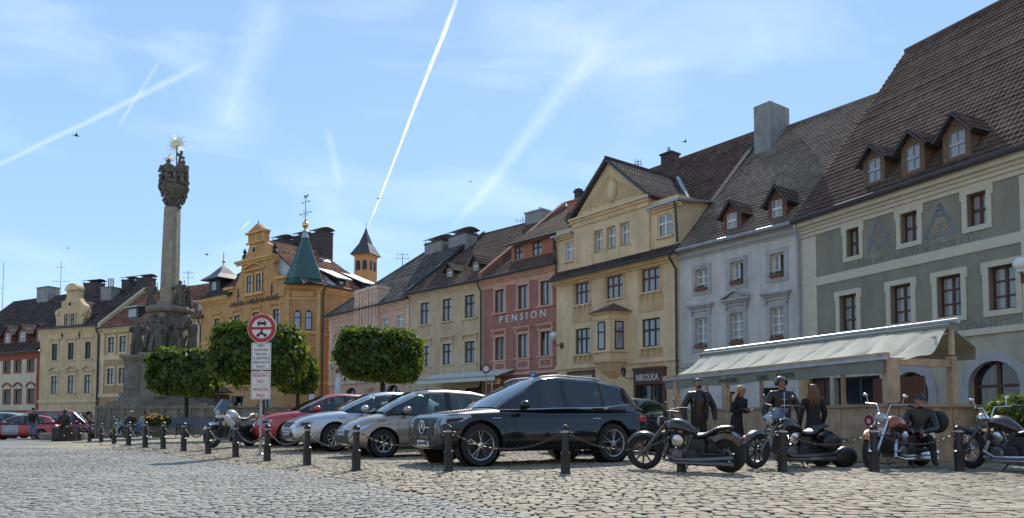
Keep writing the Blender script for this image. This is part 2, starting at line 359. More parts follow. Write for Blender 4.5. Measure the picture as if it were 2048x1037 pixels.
# the ground between the stones
GM = [groundmat('plaza_cobble_far', (.20, .175, .115), (.33, .29, .21), (.42, .37, .28), .17, .22), stonemat('plaza_stone', (.235, .20, .145), (.365, .315, .235))]
RM = [groundmat('road_setts_far', (.17, .165, .145), (.27, .27, .25), (.33, .33, .31), .13, .13), stonemat('road_stone', (.235, .225, .19), (.315, .30, .26), .75)]
def stones(xr, yr, sx, sy, keep, wav, jit, dome, seed):
    rg = np.random.default_rng(seed); out = []
    y = yr[0]; row = 0
    while y < yr[1]:
        a, b_ = xr(y)
        n = int((b_ - a) / sx) + 2
        xs = a + (np.arange(n) + rg.random() ) * sx + rg.normal(0, sx * .13, n)
        ys = y + rg.normal(0, sy * jit, n)
        out.append(np.stack([xs, ys, np.diff(np.append(xs, xs[-1] + sx)), np.full(n, sy)], 1))
        y += sy; row += 1
    o = np.concatenate(out); yo = o[:, 1] + wav * np.sin(o[:, 0] * 1.1 + o[:, 1] * .35) + wav * .6 * np.sin(o[:, 0] * 2.7 - o[:, 1] * .8)
    o[:, 1] = yo; o = o[keep(o[:, 0], o[:, 1])]
    n = len(o); a = (np.arange(8) + .5) * 2 * np.pi / 8
    cx = np.sign(np.cos(a)) * np.abs(np.cos(a)) ** .45; cy = np.sign(np.sin(a)) * np.abs(np.sin(a)) ** .45
    gap = .955
    hx = (o[:, 2] * .5 * gap)[:, None] * (1 + rg.normal(0, .05, (n, 8))); hy = (o[:, 3] * .5 * (gap - .03))[:, None] * (1 + rg.normal(0, .07, (n, 8)))
    z0 = Hn(o[:, 0], o[:, 1])[:, None]; tz = rg.normal(0, .003, (n, 1)) + .008 * np.sin(o[:, :1] * .9 + 1) * np.sin(o[:, 1:2] * .7); til = rg.normal(0, .015, (n, 2))
    P = np.zeros((n, 25, 3))
    for k, (s, z) in enumerate(((1.0, -.035), (.98, -.014), (.80, -.001))):
        X = cx * hx * s; Y = cy * hy * s
        P[:, k*8:k*8+8, 0] = o[:, :1] + X; P[:, k*8:k*8+8, 1] = o[:, 1:2] + Y; P[:, k*8:k*8+8, 2] = z0 + z * dome + tz + til[:, :1] * X + til[:, 1:] * Y
    P[:, 24, 0] = o[:, 0]; P[:, 24, 1] = o[:, 1]; P[:, 24, 2] = z0[:, 0] + .004 * dome + tz[:, 0]
    f4 = []; 
    for k in range(2):
        for j in range(8): f4.append((k*8+j, k*8+(j+1) % 8, k*8+8+(j+1) % 8, k*8+8+j))
    f3 = [(16+j, 16+(j+1) % 8, 24) for j in range(8)]
    base = np.arange(n)[:, None, None] * 25
    q = (np.array(f4)[None] + base).reshape(-1, 4); t3 = (np.array(f3)[None] + base).reshape(-1, 3)
    return P.reshape(-1, 3), q, t3, np.repeat(rg.random(n), 25)
def ground_obj(name, sheet_v, sheet_f, st, mats):
    nv = len(sheet_v); P, q, t3, tint = st
    v = np.concatenate([np.array(sheet_v, float), P]); sf = np.array(sheet_f)
    me = bpy.data.meshes.new(name)
    loops = np.concatenate([sf.ravel(), (q + nv).ravel(), (t3 + nv).ravel()])
    tot = np.concatenate([np.full(len(sf), 4), np.full(len(q), 4), np.full(len(t3), 3)])
    me.vertices.add(len(v)); me.vertices.foreach_set('co', v.ravel()); me.loops.add(len(loops)); me.loops.foreach_set('vertex_index', loops.astype(np.int32))
    me.polygons.add(len(tot)); me.polygons.foreach_set('loop_start', (np.cumsum(tot) - tot).astype(np.int32))
    for m in mats: me.materials.append(m)
    me.polygons.foreach_set('material_index', np.concatenate([np.zeros(len(sf)), np.ones(len(q) + len(t3))]).astype(np.int32))
    at = me.attributes.new('tint', 'FLOAT', 'POINT'); at.data.foreach_set('value', np.concatenate([np.zeros(nv), tint]).astype(np.float32))
    me.update(calc_edges=True); me.validate(); me.shade_smooth(); me.set_sharp_from_angle(angle=radians(70))
    o = bpy.data.objects.new(name, me); COL.objects.link(o); o['kind'] = 'structure'; return o
# plaza: one sheet to the horizon
xs = np.concatenate([[-1500, -400, -150, -90], np.arange(-70, 41, 2.5), [60, 100, 300, 1500]])
ys = np.concatenate([[-60, -15], np.arange(0, 110, 2.5), [130, 200, 500, 1600]])
sv = [(x, y, float(Hn(x, y)) - .026) for y in ys for x in xs]; nx = len(xs)
sf = [(j*nx+i, j*nx+i+1, (j+1)*nx+i+1, (j+1)*nx+i) for j in range(len(ys)-1) for i in range(nx-1)]
st = stones(lambda y: (float(bx(y)) - .6, y * .72 + .6), (5.6, 27), .135, .175, lambda x, y: x > bx(y) + .02 + .05*np.sin(y*3), .05, .07, .32, 3)
ground_obj('plaza_ground', sv, sf, st, GM)
# road: setts sheet laid 4 mm over the plaza sheet
yy = [5.0] + list(np.arange(5.5, 60, .5)); rv = []; rf = []
K = 14
for y in yy:
    xr = float(bx(y)); xl = -1.1 * y - 4
    for k in range(K + 1):
        x = xl + (xr - xl) * (k / K); rv.append((x, y, float(Hn(x, y)) - .022))
for j in range(len(yy) - 1):
    for k in range(K): rf.append((j*(K+1)+k, j*(K+1)+k+1, (j+1)*(K+1)+k+1, (j+1)*(K+1)+k))
st = stones(lambda y: (-y * .72 - .6, float(bx(y)) + .3), (5.6, 24), .088, .092, lambda x, y: x < bx(y) - .03, .10, .07, .28, 5)
ground_obj('road_setts', rv, rf, st, RM)
# ------------------------------------------------------------------ buildings
class Bld:
    def __init__(s, name, label, cat, pL, yL, pR, yR, YR, wall, depth=None, base=-.4, group=None):
        B = W(pR, yR, YR); r = ray(pL, yL); Y = (B.z - EYE) * r.y / r.z; A = W(pL, yL, Y)
        s.A, s.B, s.ze = A, B, B.z
        dx, dy = B.x - A.x, B.y - A.y; s.L = hypot(dx, dy); ang = atan2(dy, dx)
        s.root = thing(name, label, cat, (A.x, A.y, 0), ang, group)
        s.inv = (Matrix.Translation((A.x, A.y, 0)) @ Matrix.Rotation(ang, 4, 'Z')).inverted()
        s.o = s.inv @ Vector((0, 0, EYE)); s.R3 = s.inv.to_3x3(); s.wall = wall; s.base = base
    def rl(s, px, py): return s.R3 @ ray(px, py)
    def pp(s, px, py, y=0.0):
        d = s.rl(px, py); t = (y - s.o.y) / d.y; p = s.o + d * t; return p.x, p.z
    def ps(s, px, py, x):
        d = s.rl(px, py); t = (x - s.o.x) / d.x; p = s.o + d * t; return p.y, p.z
    def pr(s, px, py, P0, nrm):
        d = s.rl(px, py); t = (P0 - s.o).dot(nrm) / d.dot(nrm); return s.o + d * t
    def row(s, ref, yt, yb, prs, y=0.0):
        z1 = s.pp(ref, yt, y)[1]; z0 = s.pp(ref, yb, y)[1]; ym = (yt + yb) / 2
        return [(s.pp(a, ym, y)[0], s.pp(b, ym, y)[0], z0, z1) for a, b in prs]
    def mb(s): return MB()
def cutwall(mb, x0, x1, z0, z1, holes, y=0.0, rev=.2, mi=0):
    xs = sorted({x0, x1, *[h[0] for h in holes], *[h[1] for h in holes]}); zs = sorted({z0, z1, *[h[2] for h in holes], *[h[3] for h in holes]})
    for i in range(len(xs) - 1):
        for j in range(len(zs) - 1):
            cx, cz = (xs[i] + xs[i+1]) / 2, (zs[j] + zs[j+1]) / 2
            if any(h[0] < cx < h[1] and h[2] < cz < h[3] for h in holes): continue
            mb.add([(xs[i], y, zs[j]), (xs[i+1], y, zs[j]), (xs[i+1], y, zs[j+1]), (xs[i], y, zs[j+1])], [(0, 1, 2, 3)], mi)
    for a, b, c, d in holes:
        for q in ([(a,c),(a,d)], [(a,d),(b,d)], [(b,d),(b,c)], [(b,c),(a,c)]):
            mb.add([(q[0][0], y, q[0][1]), (q[1][0], y, q[1][1]), (q[1][0], y + rev, q[1][1]), (q[0][0], y + rev, q[0][1])], [(0, 1, 2, 3)], mi)
def window(b, h, fm, gm=None, nv=2, bars=(.35,), y=0.0, rev=.14, fw=.07, sill=None, surr=None, sw=.16, proud=.04, par=None, arch=False, ears=0, sillw=.1, flower=None, name='window', sillout=.12):
    x0, x1, z0, z1 = h; gm = gm or M['glass']; par = par or b.root; Y = y + rev
    m = MB(); W_, H_ = x1 - x0, z1 - z0
    def archpts(r0, n=10):
        cx = (x0 + x1) / 2; rx = W_ / 2 - r0; rz = W_ / 2 * .8
        return [(cx + rx * cos(pi - pi * i / n), z1 - rz + (rz - r0) * sin(pi * i / n)) for i in range(n + 1)]
    if arch:
        o_ = [(x0, z0)] + archpts(0) + [(x1, z0)]; i_ = [(x0 + fw, z0 + fw)] + archpts(fw) + [(x1 - fw, z0 + fw)]
        n = len(o_)
        for k in range(n):
            a, c = o_[k], o_[(k+1) % n]; d, e = i_[(k+1) % n], i_[k]
            m.prism([a, c, d, e], Y - .03, Y + .04)
    else:
        m.box(x0, x0 + fw, Y - .03, Y + .04, z0, z1); m.box(x1 - fw, x1, Y - .03, Y + .04, z0, z1)
        m.box(x0 + fw, x1 - fw, Y - .03, Y + .04, z0, z0 + fw); m.box(x0 + fw, x1 - fw, Y - .03, Y + .04, z1 - fw, z1)
    for i in range(1, nv):
        c = x0 + W_ * i / nv; t = fw * (.55 if (nv != 2) else .7); m.box(c - t, c + t, Y - .035, Y + .03, z0 + fw, z1 - fw)
    for q in bars:
        zz = z1 - H_ * q; t = .045 if len(bars) == 1 else .025; m.box(x0 + fw, x1 - fw, Y - .04, Y + .025, zz - t, zz + t)
    f = m.build(name, fm, par, smooth=False)
    g = MB()
    if arch: g.add([(p[0], Y + .01, p[1]) for p in [(x0 + .02, z0 + .02)] + archpts(.02) + [(x1 - .02, z0 + .02)]], [tuple(range(13))])
    else: g.add([(x0 + .02, Y + .01, z0 + .02), (x1 - .02, Y + .01, z0 + .02), (x1 - .02, Y + .01, z1 - .02), (x0 + .02, Y + .01, z1 - .02)], [(0, 1, 2, 3)])
    g.build('pane', gm, f, smooth=False)
    if sill:
        g = MB().box(x0 - sillw, x1 + sillw, y - sillout, y + rev - .03, z0 - .09, z0 - .002); g.build('sill', sill, f, smooth=False)
    if surr:
        g = MB(); e = ears
        g.box(x0 - sw, x0 - .002, y - proud, y + .02, z0 - (.0 if sill else sw), z1 + sw); g.box(x1 + .002, x1 + sw, y - proud, y + .02, z0 - (0 if sill else sw), z1 + sw)
        g.box(x0 - sw - e, x1 + sw + e, y - proud - .003, y + .02, z1 + .002, z1 + sw + .003)
        if e: g.box(x0 - sw - e, x0 - sw + .01, y - proud, y + .02, z1 - sw, z1 + .01); g.box(x1 + sw - .01, x1 + sw + e, y - proud, y + .02, z1 - sw, z1 + .01)
        if not sill: g.box(x0 - sw, x1 + sw, y - proud - .003, y + .02, z0 - sw - .003, z0 - .002)
        g.build('surround', surr, f, smooth=False)
    if flower:
        g = MB().box(x0 + .04, x1 - .04, y - .16, y + .02, z0 + .0, z0 + .12, 0)
        rr = random.Random(int(x0 * 100))
        for k in range(16):
            a = x0 + .08 + rr.random() * (W_ - .16); g.sph((a, y - .07 + rr.uniform(-.06, .06), z0 + .15 + rr.random() * .05), rr.uniform(.02, .045), 5, 1)
        g.build('flower_box', [flower, M['leaf']], f, smooth=False)
    return f
def tileroof(b, poly, tile, mt, name='roof', par=None, hgt=.035, thick=.1, plainw=False):
    P = [Vector(p) for p in poly]; n = Vector((0, 0, 0))
    for i in range(1, len(P) - 1): n += (P[i] - P[0]).cross(P[i+1] - P[0])
    n.normalize()
    if n.z < 0: n = -n; P = P[::-1]
    u = Vector((0, 0, 1)).cross(n)
    if u.length < 1e-3: u = Vector((1, 0, 0))
    u.normalize()
    v = n.cross(u); O = P[0]
    us = [(p - O).dot(u) for p in P]; vs = [(p - O).dot(v) for p in P]
    tw, th = tile; u0, u1 = min(us) - tw, max(us) + tw; v0, v1 = min(vs), max(vs)
    nc = int((u1 - u0) / tw) + 1; nr = int((v1 - v0) / th) + 2; sub = 4
    ua = u0 + np.arange(nc * sub + 1) * tw / sub; ph = np.arange(nc * sub + 1) % sub
    prof = np.array([0, .6, 1, .6])[ph] * (0 if plainw else hgt * .8)
    if plainw: prof = np.where(ph == 0, -hgt * .4, 0)
    rows = []; vv = []
    for j in range(nr):
        rows += [(v0 + j * th, hgt), (v0 + (j + 1) * th - .001, 0.0)]
    rg = np.random.default_rng(int(abs(O.x * 100)) + 5); wob = rg.normal(0, .006, nr)
    Pn = []; O_, U_, V_, N_ = map(np.array, (O, u, v, n))
    for k, (vvv, hh) in enumerate(rows):
        ww = wob[k // 2] * (1 if k % 2 == 0 else 0)
        Pn.append(O_ + ua[:, None] * U_ + vvv * V_ + (prof + hh + ww)[:, None] * N_)
    m = len(ua); V3 = np.concatenate(Pn)
    idx = (np.arange(len(rows) - 1)[:, None] * m + np.arange(m - 1)[None]).ravel()
    fs = np.stack([idx, idx + 1, idx + m + 1, idx + m], 1)
    me = bpy.data.meshes.new(name); me.from_pydata(V3.tolist(), [], fs.tolist())
    uvl = me.uv_layers.new(name='UVMap')
    rws = np.repeat(np.arange(len(rows)), m); col = np.tile(np.arange(m), len(rows))
    lp = np.empty(len(fs) * 4, np.int32); me.loops.foreach_get('vertex_index', lp)
    first = np.repeat(fs[:, 0], 4); r0 = first // m; c0 = first % m
    uvs = np.stack([(c0 // sub) + .5 + (r0 // 2 % 2) * 31, (r0 // 2) + .5], 1).astype(np.float32)
    uvl.data.foreach_set('uv', uvs.ravel())
    bm = bmesh.new(); bm.from_mesh(me)
    cen = sum(P, Vector()) / len(P)
    for i in range(len(P)):
        a, c = P[i], P[(i+1) % len(P)]; e = (c - a).normalized(); pn = e.cross(n)
        if pn.dot(cen - a) > 0: pn = -pn
        bmesh.ops.bisect_plane(bm, geom=bm.verts[:] + bm.edges[:] + bm.faces[:], plane_co=a, plane_no=pn, clear_outer=True, dist=1e-5)
    bm.to_mesh(me); bm.free(); me.materials.append(mt)
    o = bpy.data.objects.new(name, me); COL.objects.link(o); o.parent = par or b.root
    # boarding under the tiles
    k = len(P); lo = [p - n * thick for p in P]
    hi = [p - n * .01 for p in P]
    MB().add(hi + lo, [tuple(range(k)), tuple(range(2*k-1, k-1, -1))] + [(i, i + k, (i+1) % k + k, (i+1) % k) for i in range(k)]).build('boarding', M['gutter'], o, smooth=False)
    return o
def shell(b, x0, x1, z1, D, yr=None, zr=None, mt=None, holes=(), z0=None, name='wall', rev=.2, front=True):
    z0 = b.base if z0 is None else z0; mb = MB()
    if front: cutwall(mb, x0, x1, z0, z1, list(holes), rev=rev)
    if yr is None:
        mb.add([(x0,0,z0),(x0,D,z0),(x0,D,z1),(x0,0,z1)], [(0,1,2,3)]); mb.add([(x1,0,z0),(x1,D,z0),(x1,D,z1),(x1,0,z1)], [(3,2,1,0)])
    else:
        mb.add([(x0,0,z0),(x0,D,z0),(x0,D,z1),(x0,yr,zr),(x0,0,z1)], [(0,1,2,3,4)]); mb.add([(x1,0,z0),(x1,D,z0),(x1,D,z1),(x1,yr,zr),(x1,0,z1)], [(4,3,2,1,0)])
    mb.add([(x0,D,z0),(x1,D,z0),(x1,D,z1),(x0,D,z1)], [(3,2,1,0)])
    mb.add([(x0,0.25,z1-.02),(x1,0.25,z1-.02),(x1,D,z1-.02),(x0,D,z1-.02)], [(0,1,2,3)])
    mb.add([(x0+.01,.6,z0),(x1-.01,.6,z0),(x1-.01,.6,z1-.03),(x0+.01,.6,z1-.03)], [(0,1,2,3)])
    return mb.build(name, mt or b.wall, b.root, smooth=False, fix=False)
def cornice(b, x0, x1, z, mt, steps=((.10, .12), (.2, .12), (.32, .14)), name='cornice', y=0.0, under=None):
    m = MB(); zz = z - sum(s[1] for s in steps)
    for o_, h_ in steps: m.box(x0, x1, y - o_, y + .02, zz, zz + h_ - .002); zz += h_
    return m.build(name, mt, b.root, smooth=False)
def gutter(b, x0, x1, z, out=.42, mt=None, r=.08, pipe=None, zb=0.0, name='gutter'):
    g = MB().tube([(x0, -out, z), (x1, -out, z)], r, 8).build(name, mt or M['gutter'], b.root)
    if pipe is not None:
        MB().tube([(pipe, -out, z - .05), (pipe, -out, z - .25), (pipe, -.12, z - .75), (pipe, -.12, zb)], .055, 8).build('downpipe', mt or M['gutter'], b.root)
def band(b, x0, x1, z0, z1, mt, out=.05, name='string_course'):
    return MB().box(x0, x1, -out, .02, z0, z1).build(name, mt, b.root, smooth=False)
def onroof(b, P0, n, px, py): return b.pr(px, py, P0, n)
def dormer(b, P0, n, pl, pr_, yb, yt, ypk, wm, rm, fm, tile=(.22, .3), over=.22, peakover=.25, win=None, gm=None, wl=None):
    """gabled dormer whose front stands on roof plane (P0,n); pixels give its front"""
    base = onroof(b, P0, n, (pl + pr_) / 2, yb); y = base.y
    x0 = b.pp(pl, yb, y)[0]; x1 = b.pp(pr_, yb, y)[0]; zb = base.z - .08; zt = b.pp((pl+pr_)/2, yt, y)[1]; zp = b.pp((pl+pr_)/2, ypk, y)[1]
    yroof = lambda z: P0.y + (-(z - P0.z) * n.z) / n.y      # plane depth at height z
    ymax = yroof(zt) ; ypk_ = yroof(zp); xm = (x0 + x1) / 2
    d = bpy.data.objects.new('dormer', None); COL.objects.link(d); d.parent = b.root
    m = MB(); ww = x1 - x0
    wx0, wx1 = (x0 + ww * .2, x1 - ww * .2) if win is None else (x0 + ww * win[0], x0 + ww * win[1]); wz0, wz1 = zb + (zt - zb) * .22, zb + (zt - zb) * .95
    cutwall(m, x0, x1, zb, zt, [(wx0, wx1, wz0, wz1)], y=y, rev=.06)
    m.add([(x0, y, zt), (x1, y, zt), (xm, y, zp)], [(0, 1, 2)])
    for x in (x0, x1): m.add([(x, y, zb), (x, y, zt), (x, ymax + .05, zt)], [(0, 1, 2)])
    wobj = m.build('dormer_wall', wm, d, smooth=False, fix=False)
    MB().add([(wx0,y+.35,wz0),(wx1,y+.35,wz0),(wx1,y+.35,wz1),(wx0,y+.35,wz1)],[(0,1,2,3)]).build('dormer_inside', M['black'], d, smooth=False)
    window(b, (wx0, wx1, wz0, wz1), fm, gm, 2, (.5,), y=y, rev=.05, fw=.022, par=d, name='dormer_window')
    k = (zp - zt) / (ww / 2); ex = over
    for sgn, xe in ((-1, x0 - ex), (1, x1 + ex)):
        ze = zt - k * ex; yf = y - peakover
        pts = [(xe, yf, ze), (xm, yf, zp), (xm, ypk_ + .1, zp), (xe, yroof(ze) + .1, ze)]
        tileroof(b, pts, tile, rm, 'dormer_roof', par=d, hgt=.025, thick=.07)
    return d
def chimney(b, x0, x1, y0, y1, z0, z1, mt, cap='slab', capm=None):
    m = MB().box(x0, x1, y0, y1, z0, z1); c = m.build('chimney', mt, b.root, smooth=False, bevel=.02)
    if cap == 'slab': MB().box(x0 - .07, x1 + .07, y0 - .07, y1 + .07, z1, z1 + .1).build('chimney_cap', capm or mt, c, smooth=False)
    if cap == 'hood':
        g = MB()
        for x in (x0 + .08, x1 - .08):
            for y in (y0 + .08, y1 - .08): g.box(x - .03, x + .03, y - .03, y + .03, z1, z1 + .22)
        n = 8; pts = []
        for i in range(n + 1):
            t = i / n; pts.append((y0 - .15 + (y1 - y0 + .3) * t, z1 + .22 + .18 * sin(pi * t)))
        for i in range(n):
            (a, za), (c_, zc) = pts[i], pts[i+1]
            g.hexa([(x0-.15, a, za), (x1+.15, a, za), (x1+.15, c_, zc), (x0-.15, c_, zc), (x0-.15, a, za+.04), (x1+.15, a, za+.04), (x1+.15, c_, zc+.04), (x0-.15, c_, zc+.04)])
        g.box(x0 - .05, x1 + .05, y0 - .05, y1 + .05, z1 - .12, z1 + .001)
        g.build('chimney_hood', capm or M['black'], c, smooth=False)
    return c
FONTC = {}
def text(par, s, x0, x1, z, h, mt, y=-.012, name='lettering', ext=.008, M4=None, narrow=True):
    cu = bpy.data.curves.new('t', 'FONT'); cu.body = s; cu.size = 1; cu.extrude = .0; cu.resolution_u = 2
    o = bpy.data.objects.new('t', cu); COL.objects.link(o)
    dg = bpy.context.evaluated_depsgraph_get(); me = bpy.data.meshes.new_from_object(o.evaluated_get(dg))
    bpy.data.objects.remove(o); bpy.data.curves.remove(cu)
    vs = np.array([v.co[:] for v in me.vertices]); mn, mxx = vs.min(0), vs.max(0)
    caph = .73
    sx = (x1 - x0) / (mxx[0] - mn[0]); sz = h / caph
    for v in me.vertices: v.co = Vector((x0 + (v.co.x - mn[0]) * sx, y, z + v.co.y * sz))
    bm = bmesh.new(); bm.from_mesh(me)
    r = bmesh.ops.extrude_face_region(bm, geom=bm.faces[:]); bmesh.ops.translate(bm, vec=(0, ext, 0), verts=[e for e in r['geom'] if isinstance(e, bmesh.types.BMVert)])
    bmesh.ops.recalc_face_normals(bm, faces=bm.faces); bm.to_mesh(me); bm.free()
    me.name = name; me.materials.clear(); me.materials.append(mt)
    o = bpy.data.objects.new(name, me); COL.objects.link(o); o.parent = par
    return o
def nrm_of(a, b, c):
    n = (Vector(b) - Vector(a)).cross(Vector(c) - Vector(a)); n.normalize(); return n if n.z > 0 else -n
def ridgetube(b, p0, p1, mt, r=.11, name='ridge_tiles'):
    return MB().tube([p0, p1], r, 8).build(name, mt, b.root)
M['leaf'] = mat('planter_leaves', (.05, .09, .025), .7, .3, 20)
M['terracotta'] = mat('terracotta_box', (.20, .075, .05), .8, .15, 8)
P = plaster
# sunlit houses across the square, behind the camera: they light the shaded fronts and show in the panes
m = MB(); rr = random.Random(4)
for k in range(7):
    x0 = -62 + k * 17; h_ = 9 + rr.random() * 3; m.box(x0, x0 + 16.9, -36, -22, -.4, h_, k % 3); m.add([(x0, -22, h_), (x0+16.9, -22, h_), (x0+16.9, -29, h_+6), (x0, -29, h_+6)], [(0, 1, 2, 3)], 3)
    for i in range(6):
        for j in range(3): m.box(x0 + 1.2 + i*2.6, x0 + 2.3 + i*2.6, -22.05, -21.97, 1 + j*3, 2.7 + j*3, 3)
tag(m.build('building_row_across_the_square', [P('opposite_cream', (.62, .5, .32)), P('opposite_ochre', (.6, .42, .25)), P('opposite_rose', (.6, .4, .3)), M['chimneydark']], smooth=False), kind='structure')
MW = dict(grey=P('grey_green_render', (.245, .245, .205)), blue=P('pale_blue_render', (.50, .505, .51)), yellow=P('yellow_render', (.62, .50, .33)),
          yellow2=P('ochre_render', (.52, .385, .225)), pink=P('rose_render', (.34, .165, .145)), pinktrim=P('pale_rose_trim', (.56, .36, .30)), beige=P('beige_render', (.52, .42, .30)),
          beigetrim=P('pale_beige_trim', (.58, .50, .36)), lp=P('salmon_render', (.60, .40, .315)), lptrim=P('pale_salmon_trim', (.66, .50, .42)), hotel=P('orange_ochre_render', (.50, .29, .14)),
          hoteltrim=P('light_ochre_trim', (.62, .40, .18)), tan=P('tan_render', (.42, .28, .165)), cream=P('cream_yellow_render', (.58, .45, .28)),
          creamtrim=P('pale_yellow_trim', (.62, .51, .34)), white=P('off_white_render', (.58, .52, .42)), red=P('red_trim_paint', (.26, .095, .075)),
          bluetrim=P('blue_grey_trim', (.37, .39, .42)), salmon=P('salmon_dormer_render', (.42, .18, .13)))
C = M['cream']
def backroof(b, x0, x1, yr, zr, ze, mt, o=.3):
    m = MB().hexa([(x0, yr, zr-.1), (x1, yr, zr-.1), (x1, 2*yr+o, ze-.1), (x0, 2*yr+o, ze-.1), (x0, yr, zr), (x1, yr, zr), (x1, 2*yr+o, ze), (x0, 2*yr+o, ze)])
    return m.build('rear_roof', mt, b.root, smooth=False)
# ---- museum house (grey, right)
b = Bld('museum_house', 'grey green house with cream window surrounds and three dormers in a high tiled roof', 'house', 1604, 447, 2048, 304, 22.1, MW['grey']); Lg = b.L + .55; mh = b
yr, zr = 6.62, 17.72
up = b.row(1706, 457.4, 512.5, [(1693.5, 1718.7)]) + b.row(1818, 424.6, 485, [(1801.7, 1835.5)]) + b.row(1954, 386, 450, [(1934.5, 1973)])
z0, z1 = up[1][2], up[1][3]; up = [(a, c, z0, z1) for a, c, _, _ in up]
lo = b.row(1697, 590, 661, [(1679.7, 1714)]) + b.row(1802, 570.6, 646, [(1781.6, 1823)]) + b.row(1899, 551, 633.6, [(1875, 1923)]) + b.row(2005, 529.6, 617, [(1978, 2033)])
z0, z1 = lo[2][2], lo[2][3]; lo = [(a, c, z0, z1) for a, c, _, _ in lo]
zG = b.pp(1934, 666)[1]; zS = b.pp(1800, 527.5)[1]
a1 = b.row(1988, 722, 815, [(1938, 2041)])[0]; a2 = b.row(1822, 744, 812, [(1787, 1858)])[0]
arches = [(a1[0], a1[1], .9, a1[3]), (a2[0], a2[1], .9, a2[3]), (b.row(1712, 748, 812, [(1668, 1760)])[0][0], b.row(1712, 748, 812, [(1668, 1760)])[0][1], .9, 2.55), (b.pp(1616, 780)[0], b.pp(1660, 780)[0], -.4, 2.6)]
shell(b, 0, Lg, b.ze - .02, 2 * yr, yr, zr, front=False)
m = MB(); cutwall(m, 0, Lg, zG, b.ze, up + lo, rev=.22); m.build('front_wall', MW['grey'], b.root, smooth=False, fix=False)
m = MB(); cutwall(m, 0, Lg, b.base, zG - .001, arches, rev=.3); m.build('ground_floor_wall', plaster('pale_grey_render', (.40, .39, .33)), b.root, smooth=False, fix=False)
m = MB(); s0 = b.pp(1635, 600)[0]; s1 = b.pp(2041, 400)[0]
m.box(-.003, s0, -.045, .02, zG, b.ze - .7); MB().box(s1, Lg + .003, -.045, .02, zG, b.ze - .7).build('corner_pilaster', C, b.root, smooth=False)
for i in range(17):
    zz = zG + .3 + i * .3
    if zz < b.ze - .75: m.box(.0, s0 + .004, -.052, -.04, zz, zz + .012, 1)
m.build('corner_pilaster', [C, MW['creamtrim']], b.root, smooth=False)
band(b, s0, s1, zS - .17, zS + .17, C, .04); band(b, -.02, Lg, zG - .12, zG + .08, C, .09, 'string_course')
cornice(b, -.05, Lg, b.ze - .02, C, ((.05, .16), (.12, .14), (.2, .12), (.34, .22)))
gutter(b, -.1, Lg, b.ze + .02, .48, r=.11)
for h in up: window(b, h, M['brownwood'], nv=2, bars=(.5,), rev=.24, surr=C, sw=.17, ears=.06, fw=.06)
for h in lo: window(b, h, M['brownwood'], nv=2, bars=(.33, .68), rev=.24, surr=C, sw=.18, ears=.05, fw=.065)
for h in arches[:2]:
    window(b, h, M['brownwood'], M['glassdark'], nv=2, bars=(.42,), rev=.28, fw=.09, arch=False, name='shop_window')
    cx = (h[0] + h[1]) / 2; rx = (h[1] - h[0]) / 2; g = MB(); zc = h[3] - .75
    for k in range(12):      # arched surround
        t0, t1 = pi - pi * k / 12, pi - pi * (k + 1) / 12; q = lambda t, e: (cx + (rx + e) * cos(t), zc + (.75 + e) * sin(t))
        g.prism([q(t0, -.0), q(t0, .3), q(t1, .3), q(t1, -.0)], -.04, .05)
        g.prism([q(t0, 0), q(t1, 0), (q(t1, 0)[0], h[3] + .01), (q(t0, 0)[0], h[3] + .01)], -.02, .2)
    g.box(h[0] - .3, h[0], -.04, .05, .0, zc); g.box(h[1], h[1] + .3, -.04, .05, .0, zc)
    g.build('arch_surround', MW['bluetrim'], b.root, smooth=False)
window(b, arches[2], M['darkwood'], M['glassdark'], nv=2, bars=(), rev=.28, name='shop_window'); window(b, arches[3], M['brownwood'], M['brownwood'], nv=2, bars=(.3,), rev=.28, name='door')
P0 = Vector((0, -.42, b.ze + .02)); q = [(-.15, -.42, b.ze + .02), (Lg, -.42, b.ze + .02), (Lg, yr, zr), (-.15, yr, zr)]
n = nrm_of(q[0], q[1], q[2]); tileroof(b, q, (.2, .29), T['brown'], hgt=.038); backroof(b, -.15, Lg, yr, zr, b.ze, T['brown'])
ridgetube(b, (-.15, yr, zr + .03), (Lg, yr, zr + .03), T['brown'])
for pl, p2, yb, yt, yp in ((1727, 1770, 372, 314, 290), (1803, 1850, 351, 287, 261), (1886, 1943, 322, 259, 225)):
    dormer(b, P0, n, pl, p2, yb, yt, yp, M['dormerwood'], T['brown'], M['zinc'], win=(.22, .8))
mk = mat('faded_wall_paint', (.185, .195, .19), .9, .25, 3); mko = mat('faded_orange_wall_paint', (.31, .24, .16), .9, .2, 3)
xa, za = b.pp(1695, 541); xb, zb = b.pp(1949, 480)
text(b.root, 'MUZEUM TAJNÝCH SPOLKŮ', xa, xb, za, .24, mk, -.015)
xa = b.pp(1868, 655)[0]; xb = b.pp(2022, 648)[0]; text(b.root, 'MASONIC', xa, xb, b.pp(2000, 657)[1], .32, mk)
def bar(m, p, q_, w_, y=-.012, mi=0):
    p = Vector((p[0], 0, p[1])); q_ = Vector((q_[0], 0, q_[1])); d = (q_ - p).normalized(); s_ = Vector((-d.z, 0, d.x)) * w_ / 2
    m.prism([((p+s_).x, (p+s_).z), ((p-s_).x, (p-s_).z), ((q_-s_).x, (q_-s_).z), ((q_+s_).x, (q_+s_).z)], y, .002, mi)
cx, cz = b.pp(1757, 470); m = MB(); s = .62
for sg in (-1, 1):
    bar(m, (cx, cz + s), (cx + sg * s * .75, cz - s * .85), .1, -.012); bar(m, (cx + sg * s * .72, cz), (cx, cz - s * .8), .12, -.016)
m.lathe([(.0, -.02), (.09, -.02), (.09, 0)], 10, (cx, 0, cz + s), 0, 'y'); m.build('compass_emblem', mk, b.root, smooth=False)
